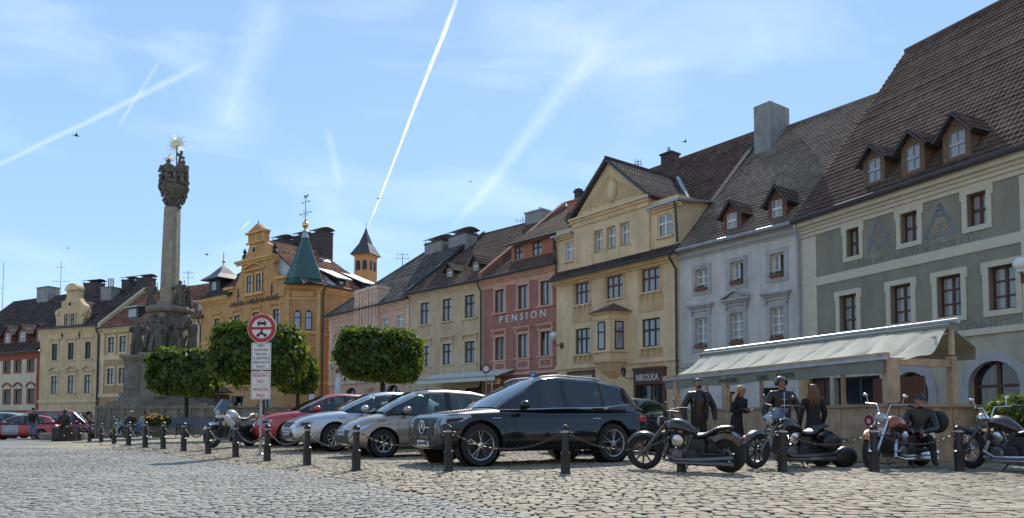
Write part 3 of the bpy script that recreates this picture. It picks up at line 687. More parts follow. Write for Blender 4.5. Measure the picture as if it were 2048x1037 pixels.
text(b.root, 'G', cx - .13, cx + .13, cz - .18, .36, mko, -.02)
cx, cz = b.pp(1880, 448); m = MB(); s = .68; tri = [(cx - s * .8, cz - s * .55), (cx + s * .8, cz - s * .55), (cx, cz + s)]
for i in range(3): bar(m, tri[i], tri[(i+1) % 3], .13)
bar(m, (cx - .2, cz + .28), (cx + .2, cz + .28), .1); bar(m, (cx - .13, cz + .45), (cx + .13, cz + .45), .08)
m.prism([(cx + .36 * cos(t), cz - .12 + .17 * sin(t)) for t in [2*pi*k/16 for k in range(16)]], -.014, .002, 1)
m.prism([(cx + .11 * cos(t), cz - .12 + .11 * sin(t)) for t in [2*pi*k/12 for k in range(12)]], -.02, .002, 0)
m.build('eye_emblem', [mk, mko], b.root, smooth=False)

# ---- pale blue house
b = Bld('pale_blue_house', 'narrow pale blue house with small white windows and red flower boxes', 'house', 1358, 506, 1604, 447, mh.A.y, MW['blue']); bh = b
yr, zr = 7.0, 16.42
up = [b.row(p, t, u, [pr])[0] for p, t, u, pr in ((1403, 538, 583.5, (1391, 1415.5)), (1474, 523.6, 569, (1461, 1487)), (1554, 503.4, 553, (1540, 1568)))]
z0, z1 = up[1][2], up[1][3]; up = [(a, c, z0, z1) for a, c, _, _ in up]
lo = [b.row(p, t, u, [pr])[0] for p, t, u, pr in ((1403, 636.5, 696.4, (1391, 1415)), (1474, 626, 689, (1461, 1487.5)), (1554, 614.5, 682, (1541, 1568)))]
z0, z1 = lo[1][2], lo[1][3]; lo = [(a, c, z0, z1) for a, c, _, _ in lo]
gr = [(.6, 1.7, .7, 2.3), (2.6, 3.6, -.4, 2.2), (4.4, 5.7, .7, 2.3)]
shell(b, 0.002, b.L - .002, b.ze - .02, 2 * yr, yr, zr, holes=up + lo + gr, name='wall')
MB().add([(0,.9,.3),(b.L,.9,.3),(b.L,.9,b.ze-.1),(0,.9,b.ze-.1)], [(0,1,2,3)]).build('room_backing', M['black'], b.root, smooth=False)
for i, h in enumerate(up):
    f = window(b, h, M['white'], nv=2, bars=(.33, .66) if i == 0 else (), rev=.2, fw=.05, surr=MW['bluetrim'], sw=.2, proud=.03, flower=M['terracotta'])
    if i:       # open casement turned inwards
        for ch in list(f.children):
            if ch.name.startswith('pane'): bpy.data.objects.remove(ch)
        x0, x1, z0, z1 = h; xm = (x0 + x1) / 2; g = MB(); g.M = Matrix.Translation((x0 + .05, .22, 0)) @ Matrix.Rotation(radians(42), 4, 'Z')
        ww = (x1 - x0) / 2 - .05
        for t in (0, ww - .05): g.box(t, t + .05, -.02, .02, z0 + .05, z1 - .05)
        for t in (z0 + .05, (z0*2+z1)/3, (z0+2*z1)/3, z1 - .1): g.box(.05, ww - .05, -.018, .018, t, t + .045)
        c = g.build('open_casement', M['white'], f, smooth=False)
        g2 = MB(); g2.M = g.M; g2.add([(.05, 0, z0+.1), (ww-.05, 0, z0+.1), (ww-.05, 0, z1-.1), (.05, 0, z1-.1)], [(0,1,2,3)])
        g2.build('casement_pane', M['glass'], f, smooth=False)
for i, h in enumerate(lo):
    window(b, h, M['white'], M['glasscurt'], nv=2, bars=(.27, .52, .76), rev=.2, fw=.05, surr=MW['bluetrim'], sw=.2, proud=.03, flower=M['terracotta'])
    g = MB(); xm = (h[0] + h[1]) / 2; zz = h[3] + .55; w2 = (h[1] - h[0]) / 2 + .38
    g.box(xm - w2, xm + w2, -.24, .02, zz, zz + .09); g.box(xm - w2 + .06, xm + w2 - .06, -.15, .02, zz - .09, zz); g.box(xm - w2 + .12, xm + w2 - .12, -.07, .02, zz - .25, zz - .09)
    for t in (-1, 1): g.box(xm + t * (w2 - .2) - .05, xm + t * (w2 - .2) + .05, -.12, .02, zz - .38, zz - .09)
    if i == 1:
        for t in (-1, 1): g.hexa([(xm + t*w2, -.24, zz+.09), (xm, -.24, zz+.42), (xm, .02, zz+.42), (xm+t*w2, .02, zz+.09), (xm+t*w2, -.24, zz+.18), (xm, -.24, zz+.52), (xm, .02, zz+.52), (xm+t*w2, .02, zz+.18)])
        g.prism([(xm - w2 + .1, zz + .08), (xm + w2 - .1, zz + .08), (xm, zz + .42)], -.08, .02)
    g.build('window_hood', MW['bluetrim'], b.root, smooth=False)
for h in gr: window(b, h, M['darkwood'], M['glassdark'], nv=2, bars=(.3,), rev=.2, name='shop_window')
cornice(b, 0, b.L - .02, b.ze - .02, MW['bluetrim'], ((.04, .1), (.1, .2), (.2, .1)))
zz = b.pp(1365, 732)[1]; band(b, .01, b.L - .01, zz - .1, zz + .12, MW['bluetrim'], .07)
gutter(b, -.05, b.L, b.ze + .02, .36, M['zinc'], .09, pipe=b.L - .12)
q = [(0, -.32, b.ze + .02), (b.L + .1, -.32, b.ze + .02), (b.L + .1, yr, zr), (0, yr, zr)]; P0 = Vector(q[0]); n = nrm_of(*q[:3])
tileroof(b, q, (.2, .27), T['tan'], hgt=.045); backroof(b, 0, b.L, yr, zr, b.ze, T['tan']); ridgetube(b, (0, yr, zr + .02), (b.L + .1, yr, zr + .02), T['tan'], .1)
for pl, p2, yb, yt, yp in ((1447, 1483, 462, 424, 400), (1537, 1574, 440, 398, 370)):
    dormer(b, P0, n, pl, p2, yb, yt, yp, M['dormerred'], T['brown'], M['white'], win=(.2, .75))
y_, z_ = b.ps(1527, 222, 0); y0 = onroof(b, P0, n, 1530, 300).y
x1 = b.pp(1580, 240, y0)[0]; zt = b.pp(1578, 219, y0)[1]
chimney(b, .45, 1.45, y0 - .2, y0 + 1.5, b.ze + 3, zt + .75, M['chimney'], None)
chimney(b, .1, .5, y0 + .5, y0 + 1.1, b.ze + 3, zt + .2, M['chimney'])
# verge wall between the yellow and the blue roof
k = (zr - b.ze) / (yr + .3)
g = MB(); g.add([(-.22, 0, b.ze), (.1, 0, b.ze), (.1, yr, zr), (-.22, yr, zr), (-.22, 0, b.ze + .32), (.1, 0, b.ze + .32), (.1, yr, zr + .3), (-.22, yr, zr + .3)], [(0,3,2,1),(4,5,6,7),(0,1,5,4),(1,2,6,5),(2,3,7,6),(3,0,4,7)])
g.build('verge_parapet', M['chimneydark'], b.root, smooth=False)

# ---- yellow gabled house
b = Bld('yellow_gabled_house', 'tall yellow house with a pointed front gable and an oriel window', 'house', 1113, 555, 1358, 497, bh.A.y, MW['yellow']); yh = b; L = b.L
yr, zr = 7.1, 16.84; wy, wz = 2.92, 11.92
r2 = [b.row(p, t, u, [pr])[0] for p, t, u, pr in ((1165, 566.3, 609, (1150.6, 1179)), (1229, 552, 597, (1212.8, 1246)), (1302, 536, 584, (1283.5, 1319.6)))]
z0, z1 = r2[1][2], r2[1][3]; r2 = [(a, c, z0, z1) for a, c, _, _ in r2]
r3 = [b.row(p, t, u, [pr])[0] for p, t, u, pr in ((1165, 657, 708, (1151, 1180)), (1302, 637, 694, (1284, 1320)))]
z0, z1 = r3[1][2], r3[1][3]; r3 = [(a, c, z0, z1) for a, c, _, _ in r3]
zSC = b.pp(1352, 716)[1]
sh = b.row(1301, 740, 815, [(1272, 1331)])[0]; sh = (sh[0], sh[1], -.4, sh[3]); s2 = b.row(1163, 747, 815, [(1140, 1187)])[0]; s2 = (s2[0], s2[1], .5, s2[3])
ztop = wz
rt = [b.row(p, t, u, [pr])[0] for p, t, u, pr in ((1141, 481.7, 518, (1130.5, 1152)), (1199.6, 463, 503, (1191.5, 1208)), (1225, 454, 496.7, (1216, 1234)), (1251.7, 446, 490, (1242.6, 1261)), (1330, 427.8, 473, (1315, 1345)))]
za, zb2 = rt[2][2], rt[2][3]; rt = [(a, c, za if 0 < i < 4 else rt[4][2], zb2 if 0 < i < 4 else rt[4][3]) for i, (a, c, _, _) in enumerate(rt)]
shell(b, .003, L, ztop, 2 * yr, holes=r2 + r3 + rt + [sh, s2], name='wall')
for x in (.003, L): MB().add([(x, wy, wz - .05), (x, 2*yr, wz - .05), (x, yr, zr - .15)], [(0, 1, 2)]).build('roof_gable', MW['yellow'], b.root, smooth=False)
for h in r2: window(b, h, M['brownwood'], M['glasscurt'], nv=3, bars=(.42,), rev=.12, fw=.06, sill=MW['creamtrim'], surr=MW['yellow2'], sw=.2, proud=.02)
for h in r3: window(b, h, M['darkwood'], M['glasscurt'], nv=3, bars=(.4,), rev=.12, fw=.07, sill=MW['creamtrim'])
for i, h in enumerate(rt): window(b, h, M['white'], M['glasscurt'] if i < 4 else M['glass'], nv=2, bars=(.4,), rev=.12, fw=.06, sill=MW['creamtrim'], sillw=.06)
for h in r2[::2] + r3:      # aprons with little drops below the sills
    g = MB(); g.box(h[0] - .2, h[1] + .2, -.03, .02, h[2] - 1.0, h[2] - .1)
    for k in range(4):
        x = h[0] + (h[1] - h[0]) * k / 3; g.box(x - .05, x + .05, -.12, .0, h[2] - .2, h[2] - .11); g.box(x - .03, x + .03, -.07, .0, h[2] - .42, h[2] - .2)
    g.build('window_apron', MW['yellow2'], b.root, smooth=False)
for x in (rt[1][0] - .25, rt[1][1] + .2, rt[2][1] + .2, rt[3][1] + .1): g = MB(); g.box(x, x + .1, -.14, 0, rt[1][2] - .2, rt[1][2] - .1); g.box(x + .02, x + .08, -.08, 0, rt[1][2] - .42, rt[1][2] - .2); g.build('sill_bracket', MW['yellow2'], b.root, smooth=False)
for h in r2:
    g = MB()
    for k in range(12):
        x = h[0] - .15 + (h[1] - h[0] + .3) * k / 11; g.box(x - .025, x + .025, -.04, .01, h[3] + .22, h[3] + .34)
    g.build('dentils', MW['yellow2'], b.root, smooth=False)
g = MB(); g.box(rt[1][0] - .35, rt[3][1] + .3, -.012, .01, rt[1][3], rt[1][3] + .18); g.box(rt[1][0] - .35, rt[1][0], -.012, .01, rt[1][2], rt[1][3]); g.box(rt[3][1], rt[3][1] + .3, -.012, .01, rt[1][2], rt[1][3])
for i in (1, 2): g.box(rt[i][1], rt[i+1][0], -.012, .01, rt[1][2], rt[1][3])
g.build('triple_window_surround', MW['yellow2'], b.root, smooth=False)
# tiled skirt between storeys
tileroof(b, [(-.05, -.62, b.ze - .28), (L + .1, -.62, b.ze - .28), (L + .1, .0, b.ze + .22), (-.05, .0, b.ze + .22)], (.2, .18), T['dark'], 'skirt_roof', thick=.06)
cornice(b, 0, L, b.ze - .32, MW['creamtrim'], ((.12, .1), (.3, .12), (.5, .06)))
gutter(b, -.05, L + .1, b.ze - .32, .66, r=.06, pipe=None)
MB().tube([(L - .1, -.6, b.ze - .35), (L - .1, -.6, b.ze - .5), (L - .1, -.14, b.ze - 1.0), (L - .1, -.14, .2)], .06).build('downpipe', M['gutter'], b.root)
zz = zSC; band(b, 0, L, zz - .12, zz + .1, MW['creamtrim'], .1); band(b, 0, L, zz - .45, zz - .4, MW['creamtrim'], .03)
band(b, 0, sh[0] - .02, b.base, zz - .46, MW['yellow2'], .015, 'ground_floor_render') if False else None
# wings eaves
gx0 = b.pp(1150, 460)[0]; gx1 = b.pp(1301, 410)[0]; zg = b.pp(1301, 397)[1]; zw = b.pp(1350, 404)[1]
for xx0, xx1 in ((-.1, gx0), (gx1, L + .25)):
    MB().hexa([(xx0, -.4, zw-.1), (xx1, -.4, zw-.1), (xx1, wy+.5, wz+.1), (xx0, wy+.5, wz+.1), (xx0, -.4, zw), (xx1, -.4, zw), (xx1, wy+.5, wz+.22), (xx0, wy+.5, wz+.22)]).build('wing_roof', M['zinc'], b.root, smooth=False)
    cornice(b, xx0 + .05, xx1 - .05, zw - .1, MW['creamtrim'], ((.15, .1), (.3, .08)))
MB().tube([(L - .02, -.3, zw - .1), (L - .02, -.2, zw - .5), (L - .02, -.1, b.ze + .3)], .06).build('downpipe', M['gutter'], b.root)
MB().tube([(.08, -.35, zw - .1), (.08, -.12, zw - .6), (.08, -.12, b.ze + .1)], .06).build('downpipe', M['gutter'], b.root)
# gable
px_, pz_ = b.pp(1218, 322, -.12); g = MB()
g.prism([(gx0, zw - 2.4), (gx1, zw - 2.4), (gx1, zg), (px_, pz_), (gx0, zg)], -.12, -.004)
holes3 = rt[1:4]
m = MB(); cutwall(m, gx0, gx1, b.ze + .2, zg, holes3, y=-.12, rev=.125)
m.add([(gx0, -.12, zg), (gx1, -.12, zg), (px_, -.12, pz_)], [(0, 1, 2)]); m.add([(gx0, -.12, b.ze), (gx0, -.12, zg), (gx0, 0, zg), (gx0, 0, b.ze)], [(0,1,2,3)]); m.add([(gx1, -.12, b.ze), (gx1, -.12, zg), (gx1, 0, zg), (gx1, 0, b.ze)], [(3,2,1,0)])
m.add([(gx1, -.12, wz), (gx1, -.12, zg), (gx1, 2.9, zg)], [(0, 1, 2)]); m.add([(gx0, -.12, wz), (gx0, -.12, zg), (gx0, 2.9, zg)], [(0, 1, 2)])
m.build('gable_wall', MW['yellow'], b.root, smooth=False, fix=False)
g = MB(); kx = (gx1 - gx0) / 2; xm = px_
g.prism([(gx0 + .7, zg + .42), (gx1 - .7, zg + .42), (xm, pz_ - .75)], -.14, -.11, 1)
g.box(gx0 - .25, gx1 + .2, -.42, -.1, zg - .02, zg + .1); g.box(gx0 - .15, gx1 + .1, -.3, -.1, zg - .16, zg - .02); g.box(gx0 - .05, gx1, -.2, -.1, zg - .4, zg - .16)
g.build('gable_cornice', [MW['creamtrim'], MW['yellow2']], b.root, smooth=False)
cx, cz = b.pp(1223, 380, -.14); g = MB()
g.prism([(cx + .42*cos(t), cz + .68*sin(t)) for t in [2*pi*k/20 for k in range(20)]], -.19, -.11, 0); g.prism([(cx + .26*cos(t), cz + .48*sin(t)) for t in [2*pi*k/20 for k in range(20)]], -.21, -.11, 1)
g.build('oval_medallion', [MW['yellow2'], MW['creamtrim']], b.root, smooth=False)
# garlands of stucco above the gable cornice
g = MB(); rr = random.Random(3)
for k in range(26):
    x = gx0 + .8 + (gx1 - gx0 - 1.6) * k / 25; g.sph((x, -.2, zg - .27 + .07 * sin(k * 1.3)), (.13, .05, .07), 6)
g.build('stucco_frieze', MW['creamtrim'], b.root)
mp0 = Vector((0, wy, wz + .1)); mq = [(-.1, wy, wz + .1), (L + .25, wy, wz + .1), (L + .25, yr, zr), (-.1, yr, zr)]; mn = nrm_of(*mq[:3])
tileroof(b, mq, (.24, .3), T['brown'], hgt=.045); backroof(b, -.1, L + .25, yr, zr, b.ze, T['brown']); ridgetube(b, (-.1, yr, zr), (L + .25, yr, zr), T['brown'], .1)
yp = lambda z: mp0.y - (z - mp0.z) * mn.z / mn.y
ex = .35; kk = (pz_ - zg) / kx
for sg, xe in ((-1, gx0 - ex), (1, gx1 + ex)):
    ze_ = zg - .05 - 0 * ex
    tileroof(b, [(xe, -.42, zg + .02), (xm, -.42, pz_ + .12), (xm, yp(pz_ + .12), pz_ + .12), (xe, yp(zg), zg + .02)], (.2, .25), T['dark'], 'gable_roof', hgt=.02, thick=.14)
ridgetube(b, (xm, -.42, pz_ + .14), (xm, yp(pz_), pz_ + .14), T['dark'], .08)
MB().box(gx1 + .1, gx1 + .5, yp(zg) - .3, yp(zg + 1.4), zg, zg + .05).build('valley_flashing', M['leadroof'], b.root, smooth=False)
g = MB(); a_ = Vector((gx1 + ex - .1, yp(zg) , zg + .1)); c_ = Vector((xm + .1, yp(pz_) , pz_ + .2))
g.tube([a_, c_], .12, 4, flat=.4); g.build('valley_flashing', M['leadroof'], b.root, smooth=False)
# oriel
X1 = b.pp(1188, 670, -.9)[0]; X2 = b.pp(1219, 670, -.9)[0]; X3 = b.pp(1257, 670, 0)[0]; X0 = X1 - (X3 - X2)
zt = b.pp(1219, 627, -.9)[1]; zb = b.pp(1219, 724, -.9)[1]; zw0 = b.pp(1204, 700, -.9)[1]; zw1 = b.pp(1204, 644, -.9)[1]
def ring(e, z): return [(X0 - e, 0, z), (X1 - e * .4, -.9 - e, z), (X2 + e * .4, -.9 - e, z), (X3 + e, 0, z)]
g = MB(); g.loft([ring(0, zb), ring(0, zt)]); g.loft([ring(.1, zt), ring(.22, zt + .1)]); g.loft([ring(.06, zw1 + .1), ring(.06, zw1 + .2)]); g.loft([ring(.1, zw0 - .15), ring(.1, zw0 - .03)]); g.loft([ring(.1, zb), ring(.14, zb + .12)])
g.loft([ring(-.8, zb - .75), ring(-.35, zb - .45), ring(0, zb)])
o = g.build('oriel', MW['yellow'], b.root, smooth=False)
def facewin(p, q_, t0, t1):
    p = Vector(p); q_ = Vector(q_); d = (q_ - p); ln = d.length; d.normalize(); e = bpy.data.objects.new('oriel_window', None); return p, d, ln
for (p, q_) in ((ring(0, 0)[1], ring(0, 0)[2]), (ring(0, 0)[2], ring(0, 0)[3]), (ring(0, 0)[0], ring(0, 0)[1])):
    p = Vector(p); q_ = Vector(q_); d = q_ - p; ln = d.length; ang = atan2(d.y, d.x); u0, u1 = ln * .27, ln * .73
    g = MB(); g.M = Matrix.Translation(p) @ Matrix.Rotation(ang, 4, 'Z')
    for x in (u0, u1 - .06): g.box(x, x + .06, -.04, .0, zw0, zw1)
    for z in (zw0, zw1 - .07, zw0 + (zw1 - zw0) * .6): g.box(u0, u1, -.045, .0, z, z + .07)
    w_ = g.build('oriel_window', M['darkwood'], o, smooth=False)
    g2 = MB(); g2.M = g.M; g2.box(u0, u1, -.015, .0, zw0, zw1); g2.build('pane', M['glass'], w_, smooth=False)
zp = b.pp(1228, 604, -.3)[1]; apex = [((X1 + X2) / 2, -.05, zp), ((X1 + X2) / 2 + .01, -.05, zp)]
rr_ = ring(.32, zt + .1); g = MB(); A3 = ((X1 + X2) / 2, 0, zp)
g.add(rr_ + [A3], [(0, 1, 4), (1, 2, 4), (2, 3, 4), (0, 3, 2, 1)]); g.build('oriel_roof', T['brown'], b.root, smooth=False)
# shopfront
g = MB(); zt_ = sh[3] + .02; g.box(sh[0] - .12, sh[1] + .12, -.16, .02, zt_ - .02, zt_ + .1); g.box(sh[0] - .06, sh[1] + .06, -.12, .1, zt_ - .75, zt_ - .02); g.box(sh[0] - .06, sh[0] + .1, -.12, .1, -.1, zt_ - .75); g.box(sh[1] - .1, sh[1] + .06, -.12, .1, -.1, zt_ - .75); g.box(sh[0] + .1, sh[1] - .1, -.05, .1, -.1, .6)
g.build('shopfront', M['brownwood'], b.root, smooth=False)
text(b.root, 'NIKOLKA', b.pp(1276, 755)[0], b.pp(1320, 750)[0], zt_ - .56, .36, M['signwhite'], -.14, ext=.02)
window(b, (sh[0] + .1, sh[1] - .1, .6, zt_ - .75), M['brownwood'], M['glassdark'], nv=2, bars=(), rev=.1, name='shop_window')
g = MB(); g.box(s2[0] - .12, s2[1] + .12, -.14, .02, s2[3], s2[3] + .14); g.box(s2[0] - .1, s2[0], -.1, .02, .5, s2[3]); g.box(s2[1], s2[1] + .1, -.1, .02, .5, s2[3]); g.build('shop_window_hood', M['brownwood'], b.root, smooth=False)
MB().box(s2[0] + .1, s2[1] - .05, -.04, .0, s2[3] - .5, s2[3] - .12).build('shop_sign', M['cream'], b.root, smooth=False)
text(b.root, 'POTRAVINY', s2[0] + .2, s2[1] - .2, s2[3] - .42, .22, M['signblack'], -.05) if False else None
window(b, s2, M['brownwood'], M['glassdark'], nv=3, bars=(.3,), rev=.12, name='shop_window')
c0 = b.pp(1322, 325, 6)[0]; c1 = b.pp(1304, 325, 6)[0]; zc = b.pp(1313, 330, 6)[1]
chimney(b, c1, c0 + .1, yr - .3, yr + .5, zr - 1, b.pp(1313, 320, yr)[1], M['chimneydark']); MB().tube([(c1 + .4, yr, zr), (c1 + .4, yr, b.pp(1313, 305, yr)[1])], .09).build('flue', M['zinc'], b.root)
def zrow(b, items):     # windows given singly in pixels, heights shared within the row
    rs = [b.row(p, t, u, [pr])[0] for p, t, u, pr in items]; k = len(rs) // 2
    return [(a, c, rs[k][2], rs[k][3]) for a, c, _, _ in rs]
def hood(b, h, mt, up=.4, w2=.3, ped=False, out=.2, name='window_hood'):
    g = MB(); xm = (h[0] + h[1]) / 2; z = h[3] + up; a = (h[1] - h[0]) / 2 + w2
    g.box(xm - a, xm + a, -out, .02, z, z + .08); g.box(xm - a + .07, xm + a - .07, -out * .55, .02, z - .08, z)
    for t in (-1, 1): g.box(xm + t * (a - .15) - .05, xm + t * (a - .15) + .05, -out * .5, .02, z - .36, z - .08)
    if ped:
        for t in (-1, 1): g.hexa([(xm+t*a, -out, z+.06), (xm, -out, z+.5), (xm, .02, z+.5), (xm+t*a, .02, z+.06), (xm+t*a, -out, z+.14), (xm, -out, z+.6), (xm, .02, z+.6), (xm+t*a, .02, z+.14)])
    return g.build(name, mt, b.root, smooth=False)
def apron(b, h, mt, mi, hh=.62):
    g = MB(); g.box(h[0] - .16, h[1] + .16, -.04, .02, h[2] - .1 - hh, h[2] - .1); g.box(h[0] + .02, h[1] - .02, -.055, -.03, h[2] - .1 - hh * .75, h[2] - .1 - hh * .25, 1)
    g.build('window_apron', [mt, mi], b.root, smooth=False)
# ---- pension (rose)
b = Bld('rose_guesthouse', 'dark rose three storey guesthouse with pale window surrounds and large letters', 'house', 967, 562, 1117, 529.5, yh.A.y, MW['pink']); ph = b; L = b.L
yr, zr = 7.62, 16.28
up = zrow(b, [(1000, 578, 626, (990.6, 1009)), (1046, 570.8, 618.6, (1036.8, 1056)), (1092, 562.8, 609.7, (1081.5, 1102))])
lo = zrow(b, [(1000, 675, 720.6, (990.6, 1009)), (1046, 669, 716, (1036.8, 1056)), (1092, 662, 711, (1081.5, 1102))])
gd = [b.row(1100, 750, 815, [(1060, 1113)])[0]]; gd = [(gd[0][0], gd[0][1], -.4, gd[0][3]), (.5, 1.4, -.4, 2.4)]
shell(b, .003, L - .003, b.ze - .02, 2 * yr, yr, zr, holes=up + lo + gd)
for h in up + lo:
    window(b, h, M['darkwood'], M['glass'], nv=2, bars=(), rev=.14, fw=.05, surr=MW['pinktrim'], sw=.17, sill=MW['pinktrim'], sillw=.3)
for h in lo: hood(b, h, MW['pinktrim']); apron(b, h, MW['pinktrim'], MW['pink'])
for h in gd: window(b, h, M['darkwood'], M['glassdark'], nv=3, bars=(.2,), rev=.2, name='shop_window')
xa = b.pp(1000, 640)[0]; xb = b.pp(1092, 620)[0]; text(b.root, 'P E N S I O N', xa, xb, b.pp(1000, 647)[1], .46, M['white'], -.04, ext=.035)
cornice(b, 0, L, b.ze - .05, MW['pinktrim'], ((.05, .3), (.14, .1), (.26, .1), (.4, .08)))
zz = b.pp(1100, 740)[1]; band(b, 0, L, zz - .18, zz, MW['pinktrim'], .12); band(b, 0, L, zz - .5, zz - .42, MW['pinktrim'], .03)
gutter(b, 0, L, b.ze, .5, r=.08)
q = [(0, -.45, b.ze), (L, -.45, b.ze), (L, yr, zr), (0, yr, zr)]; P0 = Vector(q[0]); n = nrm_of(*q[:3])
tileroof(b, q, (.22, .3), T['brown']); backroof(b, 0, L, yr, zr, b.ze, T['brown']); ridgetube(b, (0, yr, zr), (L, yr, zr), T['brown'], .1)
c = onroof(b, P0, n, 1028, 524); yf = c.y; x0 = b.pp(1023, 510, yf)[0]; zt = b.pp(1037, 489, yf)[1]; zb = c.z - .1
wd = [b.row(p, t, u, [pr], yf)[0] for p, t, u, pr in ((1037, 492, 519, (1029, 1045.5)), (1075, 482, 511, (1065, 1084)), (1112, 475, 503, (1105.6, 1119.5)))]; wd = [(a, c_, wd[0][2], wd[0][3]) for a, c_, _, _ in wd]
d = bpy.data.objects.new('dormer_row', None); COL.objects.link(d); d.parent = b.root
m = MB(); cutwall(m, x0, L - .01, zb, zt, wd, y=yf, rev=.1); ym = yf + (zt - zb) / math.tan(math.atan2(zr - b.ze, yr + .45))
m.add([(x0, yf, zb), (x0, yf, zt), (x0, ym, zt)], [(0, 1, 2)]); m.add([(L - .01, yf, zb), (L - .01, yf, zt), (L - .01, ym, zt)], [(0, 2, 1)])
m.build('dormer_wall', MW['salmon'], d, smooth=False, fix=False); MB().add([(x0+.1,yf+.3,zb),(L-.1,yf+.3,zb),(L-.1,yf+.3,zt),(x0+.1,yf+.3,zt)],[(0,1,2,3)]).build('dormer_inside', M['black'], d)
for h in wd: window(b, h, M['darkwood'], M['glass'], nv=2, bars=(.45,), y=yf, rev=.08, fw=.05, par=d, name='dormer_window')
tileroof(b, [(x0 - .2, yf - .45, zt - .05), (L, yf - .45, zt - .05), (L, yr - .02, zr + .06), (x0 - .2, yr - .02, zr + .06)], (.22, .3), T['brown'], 'dormer_roof', par=d, thick=.08)
g = MB(); g.hexa([(-.2, -.3, b.ze), (.18, -.3, b.ze), (.18, yr, zr), (-.2, yr, zr), (-.2, -.3, b.ze + .5), (.18, -.3, b.ze + .5), (.18, yr, zr + .45), (-.2, yr, zr + .45)])
g.build('verge_parapet', T['red'], b.root, smooth=False)
x0c = b.pp(1134, 440, 5.0)[0]; x1c = b.pp(1168, 440, 5.0)[0]; zt = b.pp(1150, 402, 5.0)[1]
chimney(b, x0c, x1c, 5.0, 6.0, 13, zt, MW['salmon']); g = MB().box(x0c + .4, x0c + .8, 5.3, 5.7, zt, b.pp(1155, 377, 5.3)[1]); g.box(x0c + .33, x0c + .87, 5.23, 5.77, b.pp(1155, 384, 5.3)[1], b.pp(1155, 381, 5.3)[1]); g.build('chimney_pot', M['chimneydark'], b.root, smooth=False)

# ---- beige house
b = Bld('beige_house', 'plain beige three storey house with two small roof dormers', 'house', 820, 590, 967, 562, ph.A.y, MW['beige']); be = b; L = b.L
yr, zr = 7.39, 15.78
up = zrow(b, [(850, 607, 649, (841, 858.6)), (894, 598, 643, (885, 903)), (940, 591, 636, (929.5, 949.7))])
lo = zrow(b, [(850, 693.5, 734, (841, 858.6)), (894, 688, 730, (885, 903)), (940, 682, 726, (929.5, 949.7))])
gd = [b.row(947, 776, 800, [(931, 956)])[0]]; z1 = gd[0][3]; gd = [(gd[0][0], gd[0][1], .8, z1), (2.6, 3.7, -.4, z1), (.5, 1.6, .8, z1)]
shell(b, .003, L - .003, b.ze - .02, 2 * yr, yr, zr, holes=up + lo + gd)
for h in up + lo: window(b, h, M['darkwood'], M['glasscurt'], nv=2, bars=(.36,), rev=.12, fw=.07, surr=MW['beigetrim'], sw=.13, proud=.03, sill=MW['beigetrim'], sillw=.25)
for h in lo: hood(b, h, MW['beigetrim'], .45); apron(b, h, MW['beigetrim'], MW['beige'], .7)
for h in gd: window(b, h, M['darkwood'], M['glassdark'], nv=2, bars=(.3,), rev=.2, surr=MW['beigetrim'], sw=.15, name='shop_window')
cornice(b, 0, L, b.ze - .02, MW['beigetrim'], ((.05, .12), (.15, .1), (.3, .1)))
zz = b.pp(900, 751)[1]; band(b, 0, L, zz - .1, zz + .1, MW['beigetrim'], .12); g = MB()
for i in range(8): g.box(0.01, L - .01, -.008, .0, .3 + i * .4, .32 + i * .4)
g.build('rustication_joints', M['gutter'], b.root, smooth=False)
gutter(b, -.1, L, b.ze, .45, r=.08, pipe=L - .12)
q = [(0, -.4, b.ze), (L, -.4, b.ze), (L, yr, zr), (0, yr, zr)]; P0 = Vector(q[0]); n = nrm_of(*q[:3])
tileroof(b, q, (.22, .3), T['brown']); backroof(b, 0, L, yr, zr, b.ze, T['brown']); ridgetube(b, (0, yr, zr), (L, yr, zr), T['brown'], .1)
g = MB(); g.hexa([(-.12, -.3, b.ze), (.1, -.3, b.ze), (.1, yr, zr), (-.12, yr, zr), (-.12, -.3, b.ze + .3), (.1, -.3, b.ze + .3), (.1, yr, zr + .25), (-.12, yr, zr + .25)]); g.build('verge_parapet', M['chimneydark'], b.root, smooth=False)
for a in ((892, 907, 556, 537, 525), (944, 959, 544, 523, 510)): dormer(b, P0, n, *a, M['dormerwood'], T['brown'], M['white'], win=(.15, .85))
x0c, _ = b.pp(1057, 440, yr); x1c = b.pp(1092, 440, yr)[0]; chimney(b, x0c, x1c, yr - .4, yr + .6, zr - 1, b.pp(1075, 426, yr)[1], M['chimney'], capm=M['zinc'])
MB().tube([((x0c+x1c)/2+.3, yr, zr), ((x0c+x1c)/2+.3, yr, b.pp(1082, 415, yr)[1])], .07).build('flue', M['black'], b.root)
# ---- salmon house
b = Bld('salmon_house', 'low salmon house with a stuccoed attic block and a big dark slate roof', 'house', 660, 634, 819, 598, be.A.y, MW['lp']); lp = b; L = b.L
yr, zr = 5.5, 14.95
up = zrow(b, [(686, 651, 673, (680.5, 691.4)), (711, 647, 668, (706, 717)), (740, 642, 664, (734, 746)), (771, 638, 659, (764.7, 777.6)), (800, 633, 656, (794, 807))])
lo = [(a, c, .0, 0) for a, c, _, _ in up]; z1 = b.pp(686, 735)[1]; z0 = b.pp(686, 757)[1]; lo = [(a, c, z0, z1) for a, c, _, _ in up]
gd = b.row(702, 776, 810, [(688, 717), (770, 802)]); gd = [(a, c, -.4, d_) for a, c, _, d_ in gd]
shell(b, .003, L - .003, b.ze - .02, 2 * yr, yr, b.ze, holes=up + lo + gd)
for h in up + lo: window(b, h, M['white'], M['glasscurt'], nv=2, bars=(.4,), rev=.1, fw=.06, surr=MW['lptrim'], sw=.14, proud=.03)
